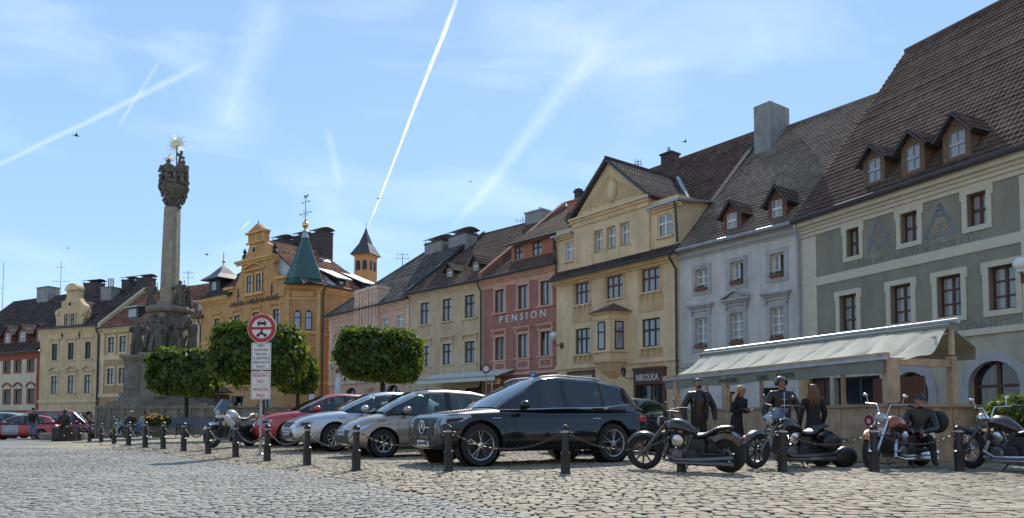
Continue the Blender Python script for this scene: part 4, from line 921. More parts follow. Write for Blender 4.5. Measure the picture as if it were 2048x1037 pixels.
for h in gd:
    window(b, h, M['darkwood'], M['glassdark'], nv=2, bars=(.45,), rev=.25, name='shop_window'); g = MB(); cx = (h[0] + h[1]) / 2; rx = (h[1] - h[0]) / 2; zc = h[3] - .9
    for k in range(12):
        t0, t1 = pi - pi * k / 12, pi - pi * (k + 1) / 12; qf = lambda t: (cx + rx * cos(t), zc + .9 * sin(t))
        g.prism([qf(t0), qf(t1), (qf(t1)[0], h[3] + .02), (qf(t0)[0], h[3] + .02)], -.003, .2)
    g.build('arch_spandrel', MW['lp'], b.root, smooth=False)
cornice(b, -.05, L, b.ze - .05, MW['lptrim'], ((.05, .2), (.15, .15), (.3, .12)))
zz = b.pp(700, 766)[1]; band(b, 0, L, zz - .1, zz + .12, MW['lptrim'], .1); band(b, -.01, .5, zz, b.ze - .5, MW['lptrim'], .05, 'corner_pilaster'); band(b, L - .4, L - .01, zz, b.ze - .5, MW['lptrim'], .05, 'corner_pilaster')
text(b.root, 'CAFÉ', b.pp(731, 785)[0], b.pp(749, 785)[0], b.pp(740, 785)[1], .35, M['dormerred'], -.02); text(b.root, 'SAVERIN', b.pp(726, 796)[0], b.pp(751, 796)[0], b.pp(740, 796)[1], .3, M['dormerred'], -.02) if False else None
gutter(b, -.2, L, b.ze - .02, .45, r=.07)
xr = b.pp(848, 500, yr)[0]
q = [(-.35, -.4, b.ze), (L, -.4, b.ze), (L, yr, zr), (xr, yr, zr)]; P0 = Vector(q[1]); n = nrm_of(*q[:3])
tileroof(b, q, (.3, .3), T['slate'], hgt=.03, plainw=True)
MB().add([(-.35, -.4, b.ze), (xr, yr, zr), (-.35, 2*yr, b.ze)], [(0, 1, 2)]).build('hip_roof', T['slate'], b.root, smooth=False)
backroof(b, xr, L, yr, zr, b.ze, T['slate']); ridgetube(b, (xr, yr, zr), (L, yr, zr), T['slate'], .09); ridgetube(b, q[0], (xr, yr, zr), T['slate'], .09)
for pa, pb, pt in ((849, 892, 476), (897, 940, 461)):
    yc = yr - .5; x0c = b.pp(pa, 485, yc)[0]; x1c = b.pp(pb, 480, yc)[0] ; chimney(b, x0c, x1c - .6, yc, yc + 1.2, zr - 1.6, b.pp(pa + 12, pt + 9, yc)[1], M['chimney'], 'hood', M['black'])
x0 = b.pp(717, 600)[0]; x1 = b.pp(762, 590)[0]; zt = b.pp(740, 577)[1]; g = MB(); g.box(x0, x1, -.35, .7, b.ze - 2.0, zt); g.box(x0 - .06, x1 + .06, -.42, .76, zt - .25, zt - .1)
for i in range(7):
    x = x0 + .25 + i * (x1 - x0 - .5) / 6; w_ = .1; g.box(x - w_, x + w_, -.45, -.34, zt - .9 - (i % 3) * .35, zt - .35, 0); g.box(x - .05, x + .05, -.48, -.34, b.ze - 1.7 + (i % 2) * .4, zt - 1.2, 0)
g.build('attic_block', MW['lptrim'], b.root, smooth=False)
# ---- hotel
b = Bld('ochre_hotel', 'ochre hotel with curved front gable and a corner turret under a green spire', 'hotel', 404, 603, 572, 571, 63, MW['hotel']); ho = b; L = b.L; ze = b.ze
ch = 2.05; xR = L + ch; yF = b.ps(748, 590, xR)[0]
w2 = zrow(b, [(434, 634, 664, (428.5, 440.5)), (474, 629, 659, (468.5, 480.5)), (512, 625, 655, (505, 519)), (552, 620, 652, (545.6, 559))])
w1 = [(a, c, d_ - 4.4, e - 4.2) for a, c, d_, e in w2]; gd = [(L*.1, L*.2, .9, 2.8), (L*.42, L*.56, -.4, 3.2), (L*.72, L*.86, -.4, 3.2)]
shell(b, 0, L, ze, yF, holes=w2 + w1 + gd)
g = MB(); g.add([(L, 0, -.4), (xR, ch, -.4), (xR, ch, ze), (L, 0, ze)], [(0, 1, 2, 3)]); g.add([(xR, ch, -.4), (xR, yF, -.4), (xR, yF, ze), (xR, ch, ze)], [(0, 1, 2, 3)]); g.add([(L, 0, ze), (xR, ch, ze), (xR, yF, ze), (L, yF, ze)], [(0, 1, 2, 3)])
g.build('side_wall', b.wall, b.root, smooth=False, fix=False)
for h in w2 + w1: window(b, h, M['darkwood'], M['glass'], nv=2, bars=(.35,), rev=.14, fw=.06, surr=MW['hoteltrim'], sw=.18, sill=MW['hoteltrim'], sillw=.25)
for h in w2 + w1: hood(b, h, MW['hoteltrim'], .45)
for h in gd: window(b, h, M['darkwood'], M['glassdark'], nv=2, bars=(.4,), rev=.25, name='shop_window')
HT = MW['hoteltrim']; Z1 = 4.2; band(b, -.02, L, Z1 - .15, Z1 + .15, HT, .12); band(b, -.02, L, 8.3, 8.5, HT, .08)
xgl = b.pp(462, 585)[0]; cornice(b, -.2, xgl, ze + .02, HT, ((.08, .15), (.2, .15), (.4, .18), (.5, .08)))
text(b.root, 'HOTEL U BÍLÉHO KONĚ', b.pp(465.5, 612)[0], b.pp(560, 600)[0], b.pp(500, 609)[1], .42, M['darkwood'], -.17, ext=.05)
text(b.root, 'HOTEL', b.pp(473, 780)[0], b.pp(498, 780)[0], b.pp(485, 782)[1], .4, M['darkwood'], -.03)
MB().box(b.pp(463, 800)[0], b.pp(474, 800)[0], -.06, .0, b.pp(468, 806)[1], b.pp(468, 792)[1]).build('menu_board', M['black'], b.root, smooth=False)
# oblique frame for the turret face and the side
def fr(px0, py0, ang, g): g.M = Matrix.Translation((px0, py0, 0)) @ Matrix.Rotation(ang, 4, 'Z'); return g
tw = ch * sqrt(2)
def facepart(name, mt, boxes, org, ang, par=None):
    g = fr(org[0], org[1], ang, MB())
    for bx_ in boxes: g.box(*bx_)
    return g.build(name, mt, par or b.root, smooth=False)
Tz = (b.pp(600, 655.6)[1], b.pp(600, 615.5)[1])
facepart('turret_trim', HT, [(-.1, tw+.1, -.12, 0, Z1-.15, Z1+.15), (-.2, tw+.2, -.3, 0, ze-.15, ze+.03), (-.12, tw+.12, -.2, 0, ze-.3, ze-.15), (0, .3, -.06, 0, Z1, ze-.3), (tw-.3, tw, -.06, 0, Z1, ze-.3), (.3, tw-.3, -.05, 0, ze-1.2, ze-1.05), (.3, tw-.3, -.1, 0, Tz[0]-.35, Tz[0]-.12), (.3, tw-.3, -.1, 0, Tz[0]-1.5, Tz[0]-1.35), (.6, tw-.6, -.07, 0, ze-.95, ze-.5)], (L, 0), pi/4)
for x in (.72, tw - 1.24):
    g = fr(L, 0, pi/4, MB()); w_ = .55; g.prism([(x, Tz[0]), (x + w_, Tz[0]), (x + w_, Tz[1] - .2), (x + w_/2, Tz[1] + .05), (x, Tz[1] - .2)], -.08, .0)
    f = g.build('turret_window', M['darkwood'], b.root, smooth=False); g = fr(L, 0, pi/4, MB()); g.box(x + .06, x + w_ - .06, -.09, -.07, Tz[0] + .06, Tz[1] - .7); g.box(x + .06, x + w_ - .06, -.09, -.07, Tz[1] - .62, Tz[1] - .2); g.build('pane', M['glasscurt'], f, smooth=False)
g = fr(L, 0, pi/4, MB()); lz = b.pp(610, 722)[1]; g.prism([(.85, lz), (tw - .85, lz), (tw - .85, lz + .8), (tw/2, lz + 1.1), (.85, lz + .8)], -.06, 0); f = g.build('turret_window', M['darkwood'], b.root, smooth=False)
g = fr(L, 0, pi/4, MB()); g.box(.93, tw/2 - .04, -.07, -.055, lz + .08, lz + .75); g.box(tw/2 + .04, tw - .93, -.07, -.055, lz + .08, lz + .75); g.build('pane', M['glass'], f, smooth=False)
# white horse relief under the twin window
g = fr(L, 0, pi/4, MB()); hx, hz = tw/2 - .05, Tz[0] - .85
g.sph((hx, -.08, hz), (.26, .05, .1), 10); g.sph((hx + .3, -.08, hz + .15), (.07, .04, .06), 8); g.tube([(hx + .18, -.08, hz + .03), (hx + .27, -.08, hz + .14)], .05, 6)
for dx, dz in ((-.22, -.2), (-.14, -.22), (.18, -.2), (.28, -.14)): g.tube([(hx + dx * .8, -.08, hz - .05), (hx + dx, -.08, hz + dz)], .02, 5)
g.tube([(hx - .25, -.08, hz + .03), (hx - .36, -.08, hz - .02)], .025, 5); g.build('white_horse_relief', M['signwhite'], b.root)
# side facade trims + windows
sw_ = b.ps(659, 640, xR)[0], b.ps(667.5, 640, xR)[0]; zA = b.ps(662, 660, xR)[1], b.ps(662, 626, xR)[1]; zB = b.ps(662, 735, xR)[1], b.ps(662, 701, xR)[1]
for z0, z1 in (zA, zB):
    for k in range(3):
        y0 = sw_[0] + k * 3.6; y1 = sw_[1] + k * 3.6; g = fr(xR, 0, pi/2, MB()); g.box(y0 - .2, y1 + .2, -.04, 0, z0 - .2, z1 + .2)
        f = g.build('side_window', HT, b.root, smooth=False); g = fr(xR, 0, pi/2, MB()); g.box(y0, y1, -.05, -.03, z0, z1); g.build('pane', M['glass'], f, smooth=False)
        g = fr(xR, 0, pi/2, MB()); g.box((y0+y1)/2 - .04, (y0+y1)/2 + .04, -.07, -.05, z0, z1); g.box(y0, y1, -.07, -.05, z1 - .8, z1 - .72); g.build('sash_bars', M['darkwood'], f, smooth=False)
facepart('side_cornice', HT, [(ch-.1, yF, -.45, 0, ze-.12, ze), (ch-.1, yF, -.25, 0, ze-.35, ze-.12), (ch-.1, yF, -.1, 0, ze-.55, ze-.35), (ch, yF, -.1, 0, Z1-.15, Z1+.15), (ch, yF, -.08, 0, 8.3, 8.5)], (xR, 0), pi/2)
g = MB().tube([(xR + .5, ch, ze), (xR + .5, yF, ze)], .1, 8); g.build('gutter', M['gutter'], b.root); MB().tube([(xR + .4, ch + .2, ze - .1), (xR + .12, ch + .2, ze - .7), (xR + .12, ch + .2, .2)], .07).build('downpipe', M['gutter'], b.root)
# gable
OUT = [(456, 590), (456, 577), (470, 574), (477, 560), (482, 545), (484, 533), (477, 531), (477, 523), (489, 518), (496, 505), (500, 490), (500, 467), (497, 464), (515, 447), (532, 464), (530, 467), (530, 482), (541, 490), (546, 504), (551, 511), (551, 522), (546, 528), (550, 545), (556, 556), (570, 558), (570, 566), (572, 571)]
op = [b.pp(x, y, -.1) for x, y in OUT]; op[0] = (op[0][0], ze - .9); op[-1] = (L - .02, ze - .9)
g = MB(); g.prism(op, -.12, .35); g.build('front_gable', b.wall, b.root, smooth=False)
g = MB()
def lb(pa, ya, pb, yb, o, t): (xa, za), (xb, zb) = b.pp(pa, ya), b.pp(pb, yb); g.box(xa, xb, -o, -.1, min(za, zb) - t/2, min(za, zb) + t/2)
zsh = b.pp(515, 519)[1]; xs0 = b.pp(476, 522)[0]; xs1 = b.pp(552, 512)[0]; g.box(xs0, xs1, -.4, -.1, zsh - .1, zsh + .1); g.box(xs0 + .1, xs1 - .1, -.25, -.1, zsh - .3, zsh - .1)
z2 = b.pp(515, 486)[1]; x2, x3 = b.pp(499, 486)[0], b.pp(531, 484)[0]; g.box(x2 - .12, x3 + .12, -.3, -.1, z2 - .08, z2 + .1); z3 = b.pp(515, 465)[1]; g.box(x2 - .2, x3 + .2, -.35, .4, z3 - .1, z3 + .06)
for x in (x2 + .12, (x2+x3)/2, x3 - .12): g.box(x - .1, x + .1, -.17, -.1, z2 + .1, z3 - .1)
x4, x5 = b.pp(455, 577)[0], b.pp(473, 574)[0]; z4 = b.pp(465, 577)[1]; g.box(x4 - .15, x5, -.35, .3, z4 - .15, z4 + .08); g.box(b.pp(555, 560)[0], L + .1, -.35, .3, z4 - .1, z4 + .12)
g.build('gable_cornices', HT, b.root, smooth=False)
gw = zrow(b, [(503, 551, 585, (498, 508.5)), (521, 549, 583.5, (516.8, 527))])
for h in gw: window(b, h, M['darkwood'], M['glass'], nv=2, bars=(.4,), y=-.25, rev=.08, fw=.05, surr=HT, sw=.15, proud=.02)
g = MB(); xm = (gw[0][0] + gw[1][1]) / 2; a = (gw[1][1] - gw[0][0]) / 2 + .5; z = gw[0][3] + .5
for k in range(8):
    t0, t1 = -1 + k / 4, -1 + (k + 1) / 4; f_ = lambda t: z + .45 * (1 - t * t); g.prism([(xm + a*t0, f_(t0)), (xm + a*t1, f_(t1)), (xm + a*t1, f_(t1) + .1), (xm + a*t0, f_(t0) + .1)], -.4, -.1)
g.box(xm - a, xm + a, -.35, -.1, z - .08, z + .04); g.box(xm - a, xm + a, -.35, -.1, gw[0][2] - .3, gw[0][2] - .12); g.build('gable_window_hood', HT, b.root, smooth=False)
cx, cz = b.pp(511.5, 501); g = MB(); g.lathe([(.0, -.2), (.42, -.2), (.42, -.1), (0, -.1)], 16, (cx, 0, cz), 0, 'y'); g.lathe([(0, -.22), (.26, -.22), (.26, -.1), (0, -.1)], 16, (cx, 0, cz), 1, 'y'); g.build('oculus', [HT, M['black']], b.root)
g = MB(); x_, z_ = b.pp(515, 450); g.tube([(x_, .1, z_), (x_, .1, z_ + .5)], [.08, .01]); 
for px_, py_, h_ in ((488, 508, .95), (548, 498, 1.1)): x_, z_ = b.pp(px_, py_ + 10); g.lathe([(.28, 0), (.26, .2), (.1, .45), (.2, .6), (.03, h_)], 10, (x_, .1, z_))
g.build('gable_finials', M['black'], b.root)
for px_, py_ in ((479, 591), (546, 582)):
    x_, z_ = b.pp(px_, py_); g = MB(); g.sph((x_, -.14, z_ + .25), (.14, .05, .14), 8); g.tube([(x_, -.14, z_ - .5), (x_, -.14, z_ + .6)], .05, 6); g.box(x_ - .22, x_ + .22, -.17, -.1, z_ - .12, z_ - .04); g.build('wall_anchor', M['black'], b.root)
# roofs
xr_, zr_ = b.pp(532, 482.5, .4); y2 = b.ps(642, 501, xr_)[0]; xl = 2 * xr_ - xR
q = [(xR + .45, .3, ze), (xR + .45, yF + .3, ze), (xr_, y2, zr_), (xr_, .3, zr_)]; P0 = Vector(q[0]); n = nrm_of(*q[:3])
tileroof(b, q, (.3, .38), T['red'], hgt=.05); tileroof(b, [(xr_, .3, zr_), (xr_, y2, zr_), (xl, yF + .3, ze), (xl, .3, ze)], (.3, .38), T['red'], hgt=.05)
MB().add([(xR + .45, yF + .3, ze), (xr_, y2, zr_), (xl, yF + .3, ze)], [(0, 1, 2)]).build('hip_roof', T['red'], b.root, smooth=False); ridgetube(b, (xr_, .3, zr_), (xr_, y2, zr_), T['red'], .12)
MB().add([(xgl, .35, ze), (L, .35, ze), (xR + .44, .35, ze), (xr_, .36, zr_)], [(0, 1, 2, 3)]).build('gable_back', M['leadroof'], b.root, smooth=False)
e3 = b.pp(404, 600)[0]; tileroof(b, [(-.3, -.4, ze + .03), (xgl + .4, -.4, ze + .03), (xgl + 1.5, 4, ze + 3.8), (1.5, 4, ze + 3.8)], (.3, .3), T['dark'], 'mansard_roof'); MB().add([(-.3, -.4, ze), (1.5, 4, ze + 3.8), (1.5, 9, ze + 3.8), (-.3, 12, ze)], [(0, 1, 2, 3)]).build('mansard_side', T['dark'], b.root, smooth=False)
MB().hexa([(xR - .5, .6, ze + .2), (xR + .3, 3.4, ze + .2), (xr_ + 2.6, 3.4, zr_ - 2.3), (xr_ + 1.2, .6, zr_ - 3.6), (xR - .5, .6, ze + .35), (xR + .3, 3.4, ze + .35), (xr_ + 2.6, 3.4, zr_ - 2.1), (xr_ + 1.2, .6, zr_ - 3.4)]).build('metal_flashing', M['leadroof'], b.root, smooth=False)
# roof lantern
x_, z_ = b.pp(444, 588, 1.6); xw = 1.0; zt = b.pp(444, 561, 1.6)[1]; zp = b.pp(447, 531, 1.6)[1]
g = MB(); g.box(x_ - xw, x_ + xw, .8, 2.6, ze + .2, zt); lt = g.build('roof_lantern', M['black'], b.root, smooth=False)
MB().box(x_ - .35, x_ + .35, .76, .8, zt - 1.1, zt - .3).build('pane', M['glass'], lt, smooth=False)
g = MB(); g.loft([[(x_ - a_, 1.7 - a_, z), (x_ + a_, 1.7 - a_, z), (x_ + a_, 1.7 + a_, z), (x_ - a_, 1.7 + a_, z)] for a_, z in ((1.55, zt - .1), (1.5, zt), (.85, zt + .55), (.35, zp - .3), (.08, zp))]); g.build('lantern_roof', M['gutter'], lt, smooth=False)
g = MB(); g.tube([(x_, 1.7, zp), (x_, 1.7, zp + 1.3)], .03); g.sph((x_, 1.7, zp + .4), .17, 10, 1); g.box(x_ - .25, x_ + .25, 1.68, 1.72, zp + .9, zp + .95, 1); g.build('lantern_finial', [M['black'], M['gold']], lt)
# spire over the chamfer
cxx, cyy = L + ch * .5 - .45, ch * .5 + .45; fz = ze + .1; zp = W(608.7, 470, 62.6).z; g = MB(); n8 = 8
g.lathe([(1.82, fz), (1.78, fz + .1), (1.6, fz + .4), (.24, zp - .1), (.22, zp)], n8, (cxx, cyy, 0), 0, ph=pi / 8)
me = g.build('turret_spire', T['green'], b.root, smooth=False, fix=True)
uvm = me.data.uv_layers.new(name='UVMap')
for p_ in me.data.polygons:
    for li in p_.loop_indices: uvm.data[li].uv = (p_.index % 8 + .5, .5)
g = MB(); g.lathe([(1.86, fz - .1), (1.86, fz + .06)], n8, (cxx, cyy, 0), 0, ph=pi / 8)
for k in range(8):
    a_ = pi / 8 + k * pi / 4; g.tube([(cxx + r_ * cos(a_), cyy + r_ * sin(a_), z_) for r_, z_ in ((1.6, fz + .4), (.24, zp - .1))], .04, 5)
g.build('spire_edges', M['black'], me)
nr_ = 26; g = MB()
for k in range(nr_):   # overlapping courses of scale tiles
    t0 = k / nr_; z_ = fz + .45 + (zp - fz - .6) * t0; f_ = 1.59 + (0.26 - 1.59) * t0; g.lathe([(f_ + .035, z_), (f_ - .03, z_ + .3)], n8, (cxx, cyy, 0), 0, ph=pi / 8)
g.build('spire_tiles', mat('green_glazed_tile', (.035, .095, .085), .4, .5, 9, .5, 25), me, smooth=False)
zf = W(608, 452, 62.6).z; g = MB(); g.lathe([(.34, zp), (.3, zp + .2), (.2, zp + .5), (.28, zp + .6), (.1, zf)], 8, (cxx, cyy, 0)); g.build('spire_cap', M['leadroof'], me)
zb_ = W(608, 443, 62.6).z; g = MB(); g.sph((cxx, cyy, zb_), .3, 14); g.sph((cxx, cyy, zb_ + .42), .13, 10); g.sph((cxx, cyy, zb_ - .42), .14, 10); g.build('gilded_ball', M['gold'], me)
zv = W(608, 386, 62.6).z; g = MB(); g.tube([(cxx, cyy, zb_), (cxx, cyy, zv)], .04, 6); q1 = zb_ + (zv - zb_) * .42; q2 = zb_ + (zv - zb_) * .82
g.tube([(cxx - .7, cyy, q1), (cxx + .7, cyy, q1)], .025, 5); g.tube([(cxx - .45, cyy, q2), (cxx + .45, cyy, q2)], .025, 5)
for s_ in (-1, 1):
    g.tube([(cxx + s_ * (.1 + .28 * t), cyy, q1 + .35 * sin(pi * t)) for t in (0, .25, .5, .75, 1)], .015, 4); g.tube([(cxx + s_ * (.1 + .28 * t), cyy, q1 - .35 * sin(pi * t)) for t in (0, .25, .5, .75, 1)], .015, 4)
    g.lathe([(0, -.02), (.09, -.02), (.09, .02), (0, .02)], 8, (cxx + s_ * .72, cyy, q1), 0, 'y'); g.lathe([(.05, -.02), (.09, -.02), (.09, .02), (.05, .02)], 8, (cxx + s_ * .48, cyy, q2), 0, 'y')
g.sph((cxx + .03, cyy, zv + .02), (.26, .05, .14), 8); g.tube([(cxx - .15, cyy, zv + .05), (cxx - .28, cyy, zv + .25)], [.06, .04], 5); g.tube([(cxx + .2, cyy, zv + .05), (cxx + .4, cyy, zv + .22)], [.08, .03], 5); g.build('weather_vane', M['zinc'], me)
# shed dormers, skylight
for pa, pb, yb, yt in ((672, 692, 572, 558), (724, 745, 583, 568)):
    c = b.pr((pa + pb) / 2, yb, P0, n); y0 = b.ps(pa, yb, c.x)[0]; y1 = b.ps(pb, yb, c.x)[0]; zt = b.ps((pa+pb)/2, yt, c.x)[1]; z0_ = c.z - .1; k_ = -n.x / n.z * 1.0
    xk = c.x - (zt - c.z + 1.2) / (n.x / n.z) ; d = bpy.data.objects.new('shed_dormer', None); COL.objects.link(d); d.parent = b.root
    g = MB(); g.add([(c.x, y0, z0_), (c.x, y1, z0_), (c.x, y1, zt), (c.x, y0, zt), (xk, y0, zt + 1.2), (xk, y1, zt + 1.2), (xk, y0, zt - .3), (xk, y1, zt - .3)], [(0, 1, 2, 3), (0, 3, 4, 6), (1, 7, 5, 2), (0, 6, 7, 1)]); g.build('dormer_wall', M['black'], d, smooth=False)
    g = MB(); g.hexa([(c.x + .5, y0 - .3, zt - .12), (c.x + .5, y1 + .3, zt - .12), (xk - .3, y1 + .3, zt + 1.25), (xk - .3, y0 - .3, zt + 1.25), (c.x + .5, y0 - .3, zt - .02), (c.x + .5, y1 + .3, zt - .02), (xk - .3, y1 + .3, zt + 1.35), (xk - .3, y0 - .3, zt + 1.35)]); g.build('dormer_roof', M['leadroof'], d, smooth=False)
    MB().box(c.x, c.x + .03, y0 + (y1-y0)*.35, y0 + (y1-y0)*.7, z0_ + .25, zt - .25).build('dormer_window', M['glasscurt'], d, smooth=False)
c = b.pr(649, 522, P0, n); g = MB(); g.M = Matrix.Translation(c) @ n.to_track_quat('Z', 'Y').to_matrix().to_4x4(); g.box(-.5, .5, -.35, .35, 0, .1); g.build('skylight', M['leadroof'], b.root, smooth=False)
for pa, pb, pt, yy_ in ((541, 567, 476, 5), (584, 604, 469, 7), (615.5, 647, 462, 6)):
    x0c = b.pp(pa, 485, yy_)[0]; x1c = b.pp(pb, 485, yy_)[0]; w_ = (x1c - x0c) * .45; xc_ = (x0c + x1c) / 2
    chimney(b, xc_ - w_/1.1, xc_ + w_/1.1, yy_, yy_ + 1.3, zr_ - 2.5, b.pp((pa+pb)/2, pt + 3, yy_)[1], M['chimneydark'], 'hood', M['black'])
# little tower behind
x0, z0 = b.pp(709, 556, 24); p1 = W(709, 556, 90); g = MB()
twb = thing('bell_tower', 'small square ochre tower with twin arched openings and pointed dark roof behind the hotel', 'tower', (W(731.5, 520, 88).x, 88, 0), radians(-20))
rr_ = (755 - 708) / F * 88 / 2 * .70; ztw = W(731, 512, 88).z; g = MB(); g.box(-rr_, rr_, -rr_, rr_, 0, ztw); g.box(-rr_ - .12, rr_ + .12, -rr_ - .12, rr_ + .12, ztw - .2, ztw); g.build('tower_wall', MW['hotel'], twb, smooth=False)
zpk = W(731, 457, 88).z; g = MB(); g.loft([[(-a_, -a_, z), (a_, -a_, z), (a_, a_, z), (-a_, a_, z)] for a_, z in ((rr_ + .4, ztw - .02), (rr_ + .32, ztw + .12), (rr_ * .62, ztw + (zpk - ztw) * .42), (rr_ * .16, zpk - .5), (.02, zpk + .1))]); g.build('tower_roof', M['gutter'], twb, smooth=False)
MB().tube([(0, 0, zpk), (0, 0, zpk + .8)], .03).build('tower_finial', M['black'], twb)
for ang in (0, pi / 2):
    for x in (-.45, .45):
        g = fr(0, 0, ang, MB()); zb_ = ztw - 1.9; w_ = .3; g.prism([(x + w_ * cos(t), zb_ + .9 + w_ * sin(t)) for t in [pi - pi * k / 8 for k in range(9)]] + [(x + w_, zb_), (x - w_, zb_)], -rr_ - .012, -rr_ + .1); g.build('belfry_opening', M['black'], twb, smooth=False)
# ---- tan house
b = Bld('tan_house', 'tan house with pale banding, left of the ochre hotel behind the stone column', 'house', 200, 658, 407, 636, ho.A.y, MW['tan']); ta = b; L = b.L; ze = b.ze; CT = MW['creamtrim']
up = zrow(b, [(223, 673, 704, (216.6, 229.6)), (246, 671.6, 703, (239, 252.5)), (269, 670, 701.5, (262.5, 276)), (295, 668, 700, (288, 301)), (330, 665, 697, (323, 336)), (360, 662, 695, (353, 366)), (392, 659, 693, (386, 399))])
lo = zrow(b, [(c, t, u, (c - 6.5, c + 6.5)) for c, t, u in ((221, 737.5, 768.5), (244, 736.5, 767.5), (268, 735, 766), (295, 733, 765), (330, 731, 764), (360, 729, 763), (392, 727, 762))])
shell(b, 0.003, L, ze - .02, 11, 5.57, 16.3, holes=up + lo)
for h in up + lo: window(b, h, M['darkwood'], M['glass'], nv=2, bars=(.4,), rev=.12, fw=.07, surr=CT, sw=.22, proud=.04)
cornice(b, 0, L, ze - .02, CT, ((.08, .25), (.2, .15), (.35, .15)))
zz = b.pp(230, 715)[1]; band(b, 0, L, zz - .28, zz + .28, CT, .06); zz2 = b.pp(230, 791)[1]; band(b, 0, L, zz2 - .2, zz2 + .2, CT, .1); band(b, 0.001, .9, zz2, ze - .5, CT, .05, 'quoins'); band(b, L - .8, L, zz2, ze - .5, CT, .05, 'quoins')
text(b.root, 'RESTAURACE', b.pp(214, 809)[0], b.pp(248, 807)[0], b.pp(230, 809)[1], .36, M['dormerred'], -.02)
gutter(b, 0, L, ze, .5, r=.08, pipe=.1); MB().tube([(L - .3, -.5, ze), (L - .3, -.12, ze - .8), (L - .3, -.12, 0)], .06).build('downpipe', M['gutter'], b.root)
yr, zr = b.ps(425, 568, L)[0], 0; k = .99; yr, zr = 5.2, ze + 5.2 * k
zr = b.pp(400, 570, 5.2)[1]; q = [(.3, -.4, ze), (L + .2, -.4, ze), (L + .2, 5.2, zr), (.3, 5.2, zr)]; P0 = Vector(q[0]); n = nrm_of(*q[:3]); tileroof(b, q, (.3, .38), T['red'], hgt=.05); backroof(b, .3, L, 5.2, zr, ze, T['red'])
for pa, pb, yb, yt in ((254, 276, 640, 616), (393, 411, 627, 604)):
    c = onroof(b, P0, n, (pa + pb) / 2, yb); y = c.y; x0 = b.pp(pa, yb, y)[0]; x1 = b.pp(pb, yb, y)[0]; zt = b.pp((pa+pb)/2, yt, y)[1]; d = bpy.data.objects.new('box_dormer', None); COL.objects.link(d); d.parent = b.root
    MB().box(x0, x1, y, y + 2.6, c.z - .1, zt).build('dormer_wall', M['gutter'], d, smooth=False); MB().hexa([(x0 - .2, y - .3, zt), (x1 + .2, y - .3, zt), (x1 + .2, y + 3, zt + .5), (x0 - .2, y + 3, zt + .5), (x0 - .2, y - .3, zt + .12), (x1 + .2, y - .3, zt + .12), (x1 + .2, y + 3, zt + .62), (x0 - .2, y + 3, zt + .62)]).build('dormer_roof', M['leadroof'], d, smooth=False)
    MB().box(x0 + .3, x1 - .3, y - .03, y, c.z + .3, zt - .15).build('dormer_window', M['glasscurt'], d, smooth=False)
# ---- cream gabled house
b = Bld('cream_gabled_house', 'cream yellow house with a scrolled gable holding two arched windows', 'house', 81, 660, 200, 652, ta.A.y, MW['cream']); cr = b; L = b.L; ze = b.ze
up = zrow(b, [(109, 687, 721, (103.6, 115)), (142, 686, 720, (136, 148)), (176, 684, 719, (170, 182))]); lo = zrow(b, [(108, 752.5, 788.5, (102, 114.5)), (142, 751.5, 787.5, (135.5, 148.5)), (175, 750, 787, (168.6, 182))])
g1 = b.row(176, 823, 850, [(164, 189)])[0]; g1 = [(g1[0], g1[1], -.4, g1[3])]
shell(b, 0.003, L - .003, ze - .02, 12, 5.99, 16.6, holes=up + lo + g1)
for h in up + lo: window(b, h, M['darkwood'] if h in up else M['brownwood'], M['glassdark'] if h in up else M['glasscurt'], nv=2, bars=(.35,), rev=.12, fw=.07, surr=CT, sw=.16, sill=CT, sillw=.35)
for h in up: hood(b, h, CT, .45, .4)
for h in lo: hood(b, h, CT, .5, .45, True); apron(b, h, CT, MW['cream'], .8)
h = g1[0]; window(b, h, M['darkwood'], M['glassdark'], nv=2, bars=(), rev=.3, name='door'); g = MB(); cx = (h[0]+h[1])/2; rx = (h[1]-h[0])/2; zc = h[3] - 1.0
for k in range(10):
    t0, t1 = pi - pi*k/10, pi - pi*(k+1)/10; qf = lambda t: (cx + rx*cos(t), zc + 1.0*sin(t)); g.prism([qf(t0), qf(t1), (qf(t1)[0], h[3] + .02), (qf(t0)[0], h[3] + .02)], -.003, .2)
g.build('arch_spandrel', MW['cream'], b.root, smooth=False)
cornice(b, 0, L, ze - .02, CT, ((.08, .2), (.2, .15), (.35, .15))); zz = b.pp(140, 803)[1]; band(b, 0, L, zz - .15, zz + .15, CT, .12)
gutter(b, 0, L, ze, .45, r=.08, pipe=L - .1)
OUT = [(113, 660), (113, 640), (111, 629), (115, 620), (124, 616), (124, 604.5), (131, 601), (134, 595), (133.6, 583), (140, 575), (149, 572), (157, 578), (158, 585), (157, 595), (162, 603), (171, 612), (174, 622), (171, 634), (165.5, 642), (165.5, 660)]
op = [b.pp(x, y, -.1) for x, y in OUT]; g = MB(); g.prism(op, -.14, .5); g.build('front_gable', MW['cream'], b.root, smooth=False)
g = MB()
for px_ in (118.5, 168): x_, z_ = b.pp(px_, 627); g.lathe([(.0, -.3), (.3, -.3), (.34, -.22), (.34, .5), (0, .5)], 14, (x_, 0, z_), 0, 'y'); g.lathe([(.0, -.35), (.15, -.35), (.15, -.3)], 10, (x_, 0, z_), 0, 'y')
x_, z_ = b.pp(149, 578); g.prism([(x_ + .95*cos(t), z_ + .55*sin(t)) for t in [pi - pi*k/10 for k in range(11)]], -.4, .5); g.box(x_ - 1.0, x_ + 1.0, -.45, .5, z_ - .2, z_)
g.build('gable_scrolls', CT, b.root)
for h in zrow(b, [(136, 628, 654, (132, 140)), (149, 628, 654, (145.3, 153.5))]): window(b, h, M['darkwood'], M['glass'], nv=2, bars=(.45,), y=-.24, rev=.07, fw=.05, surr=CT, sw=.1, proud=.02, arch=True)
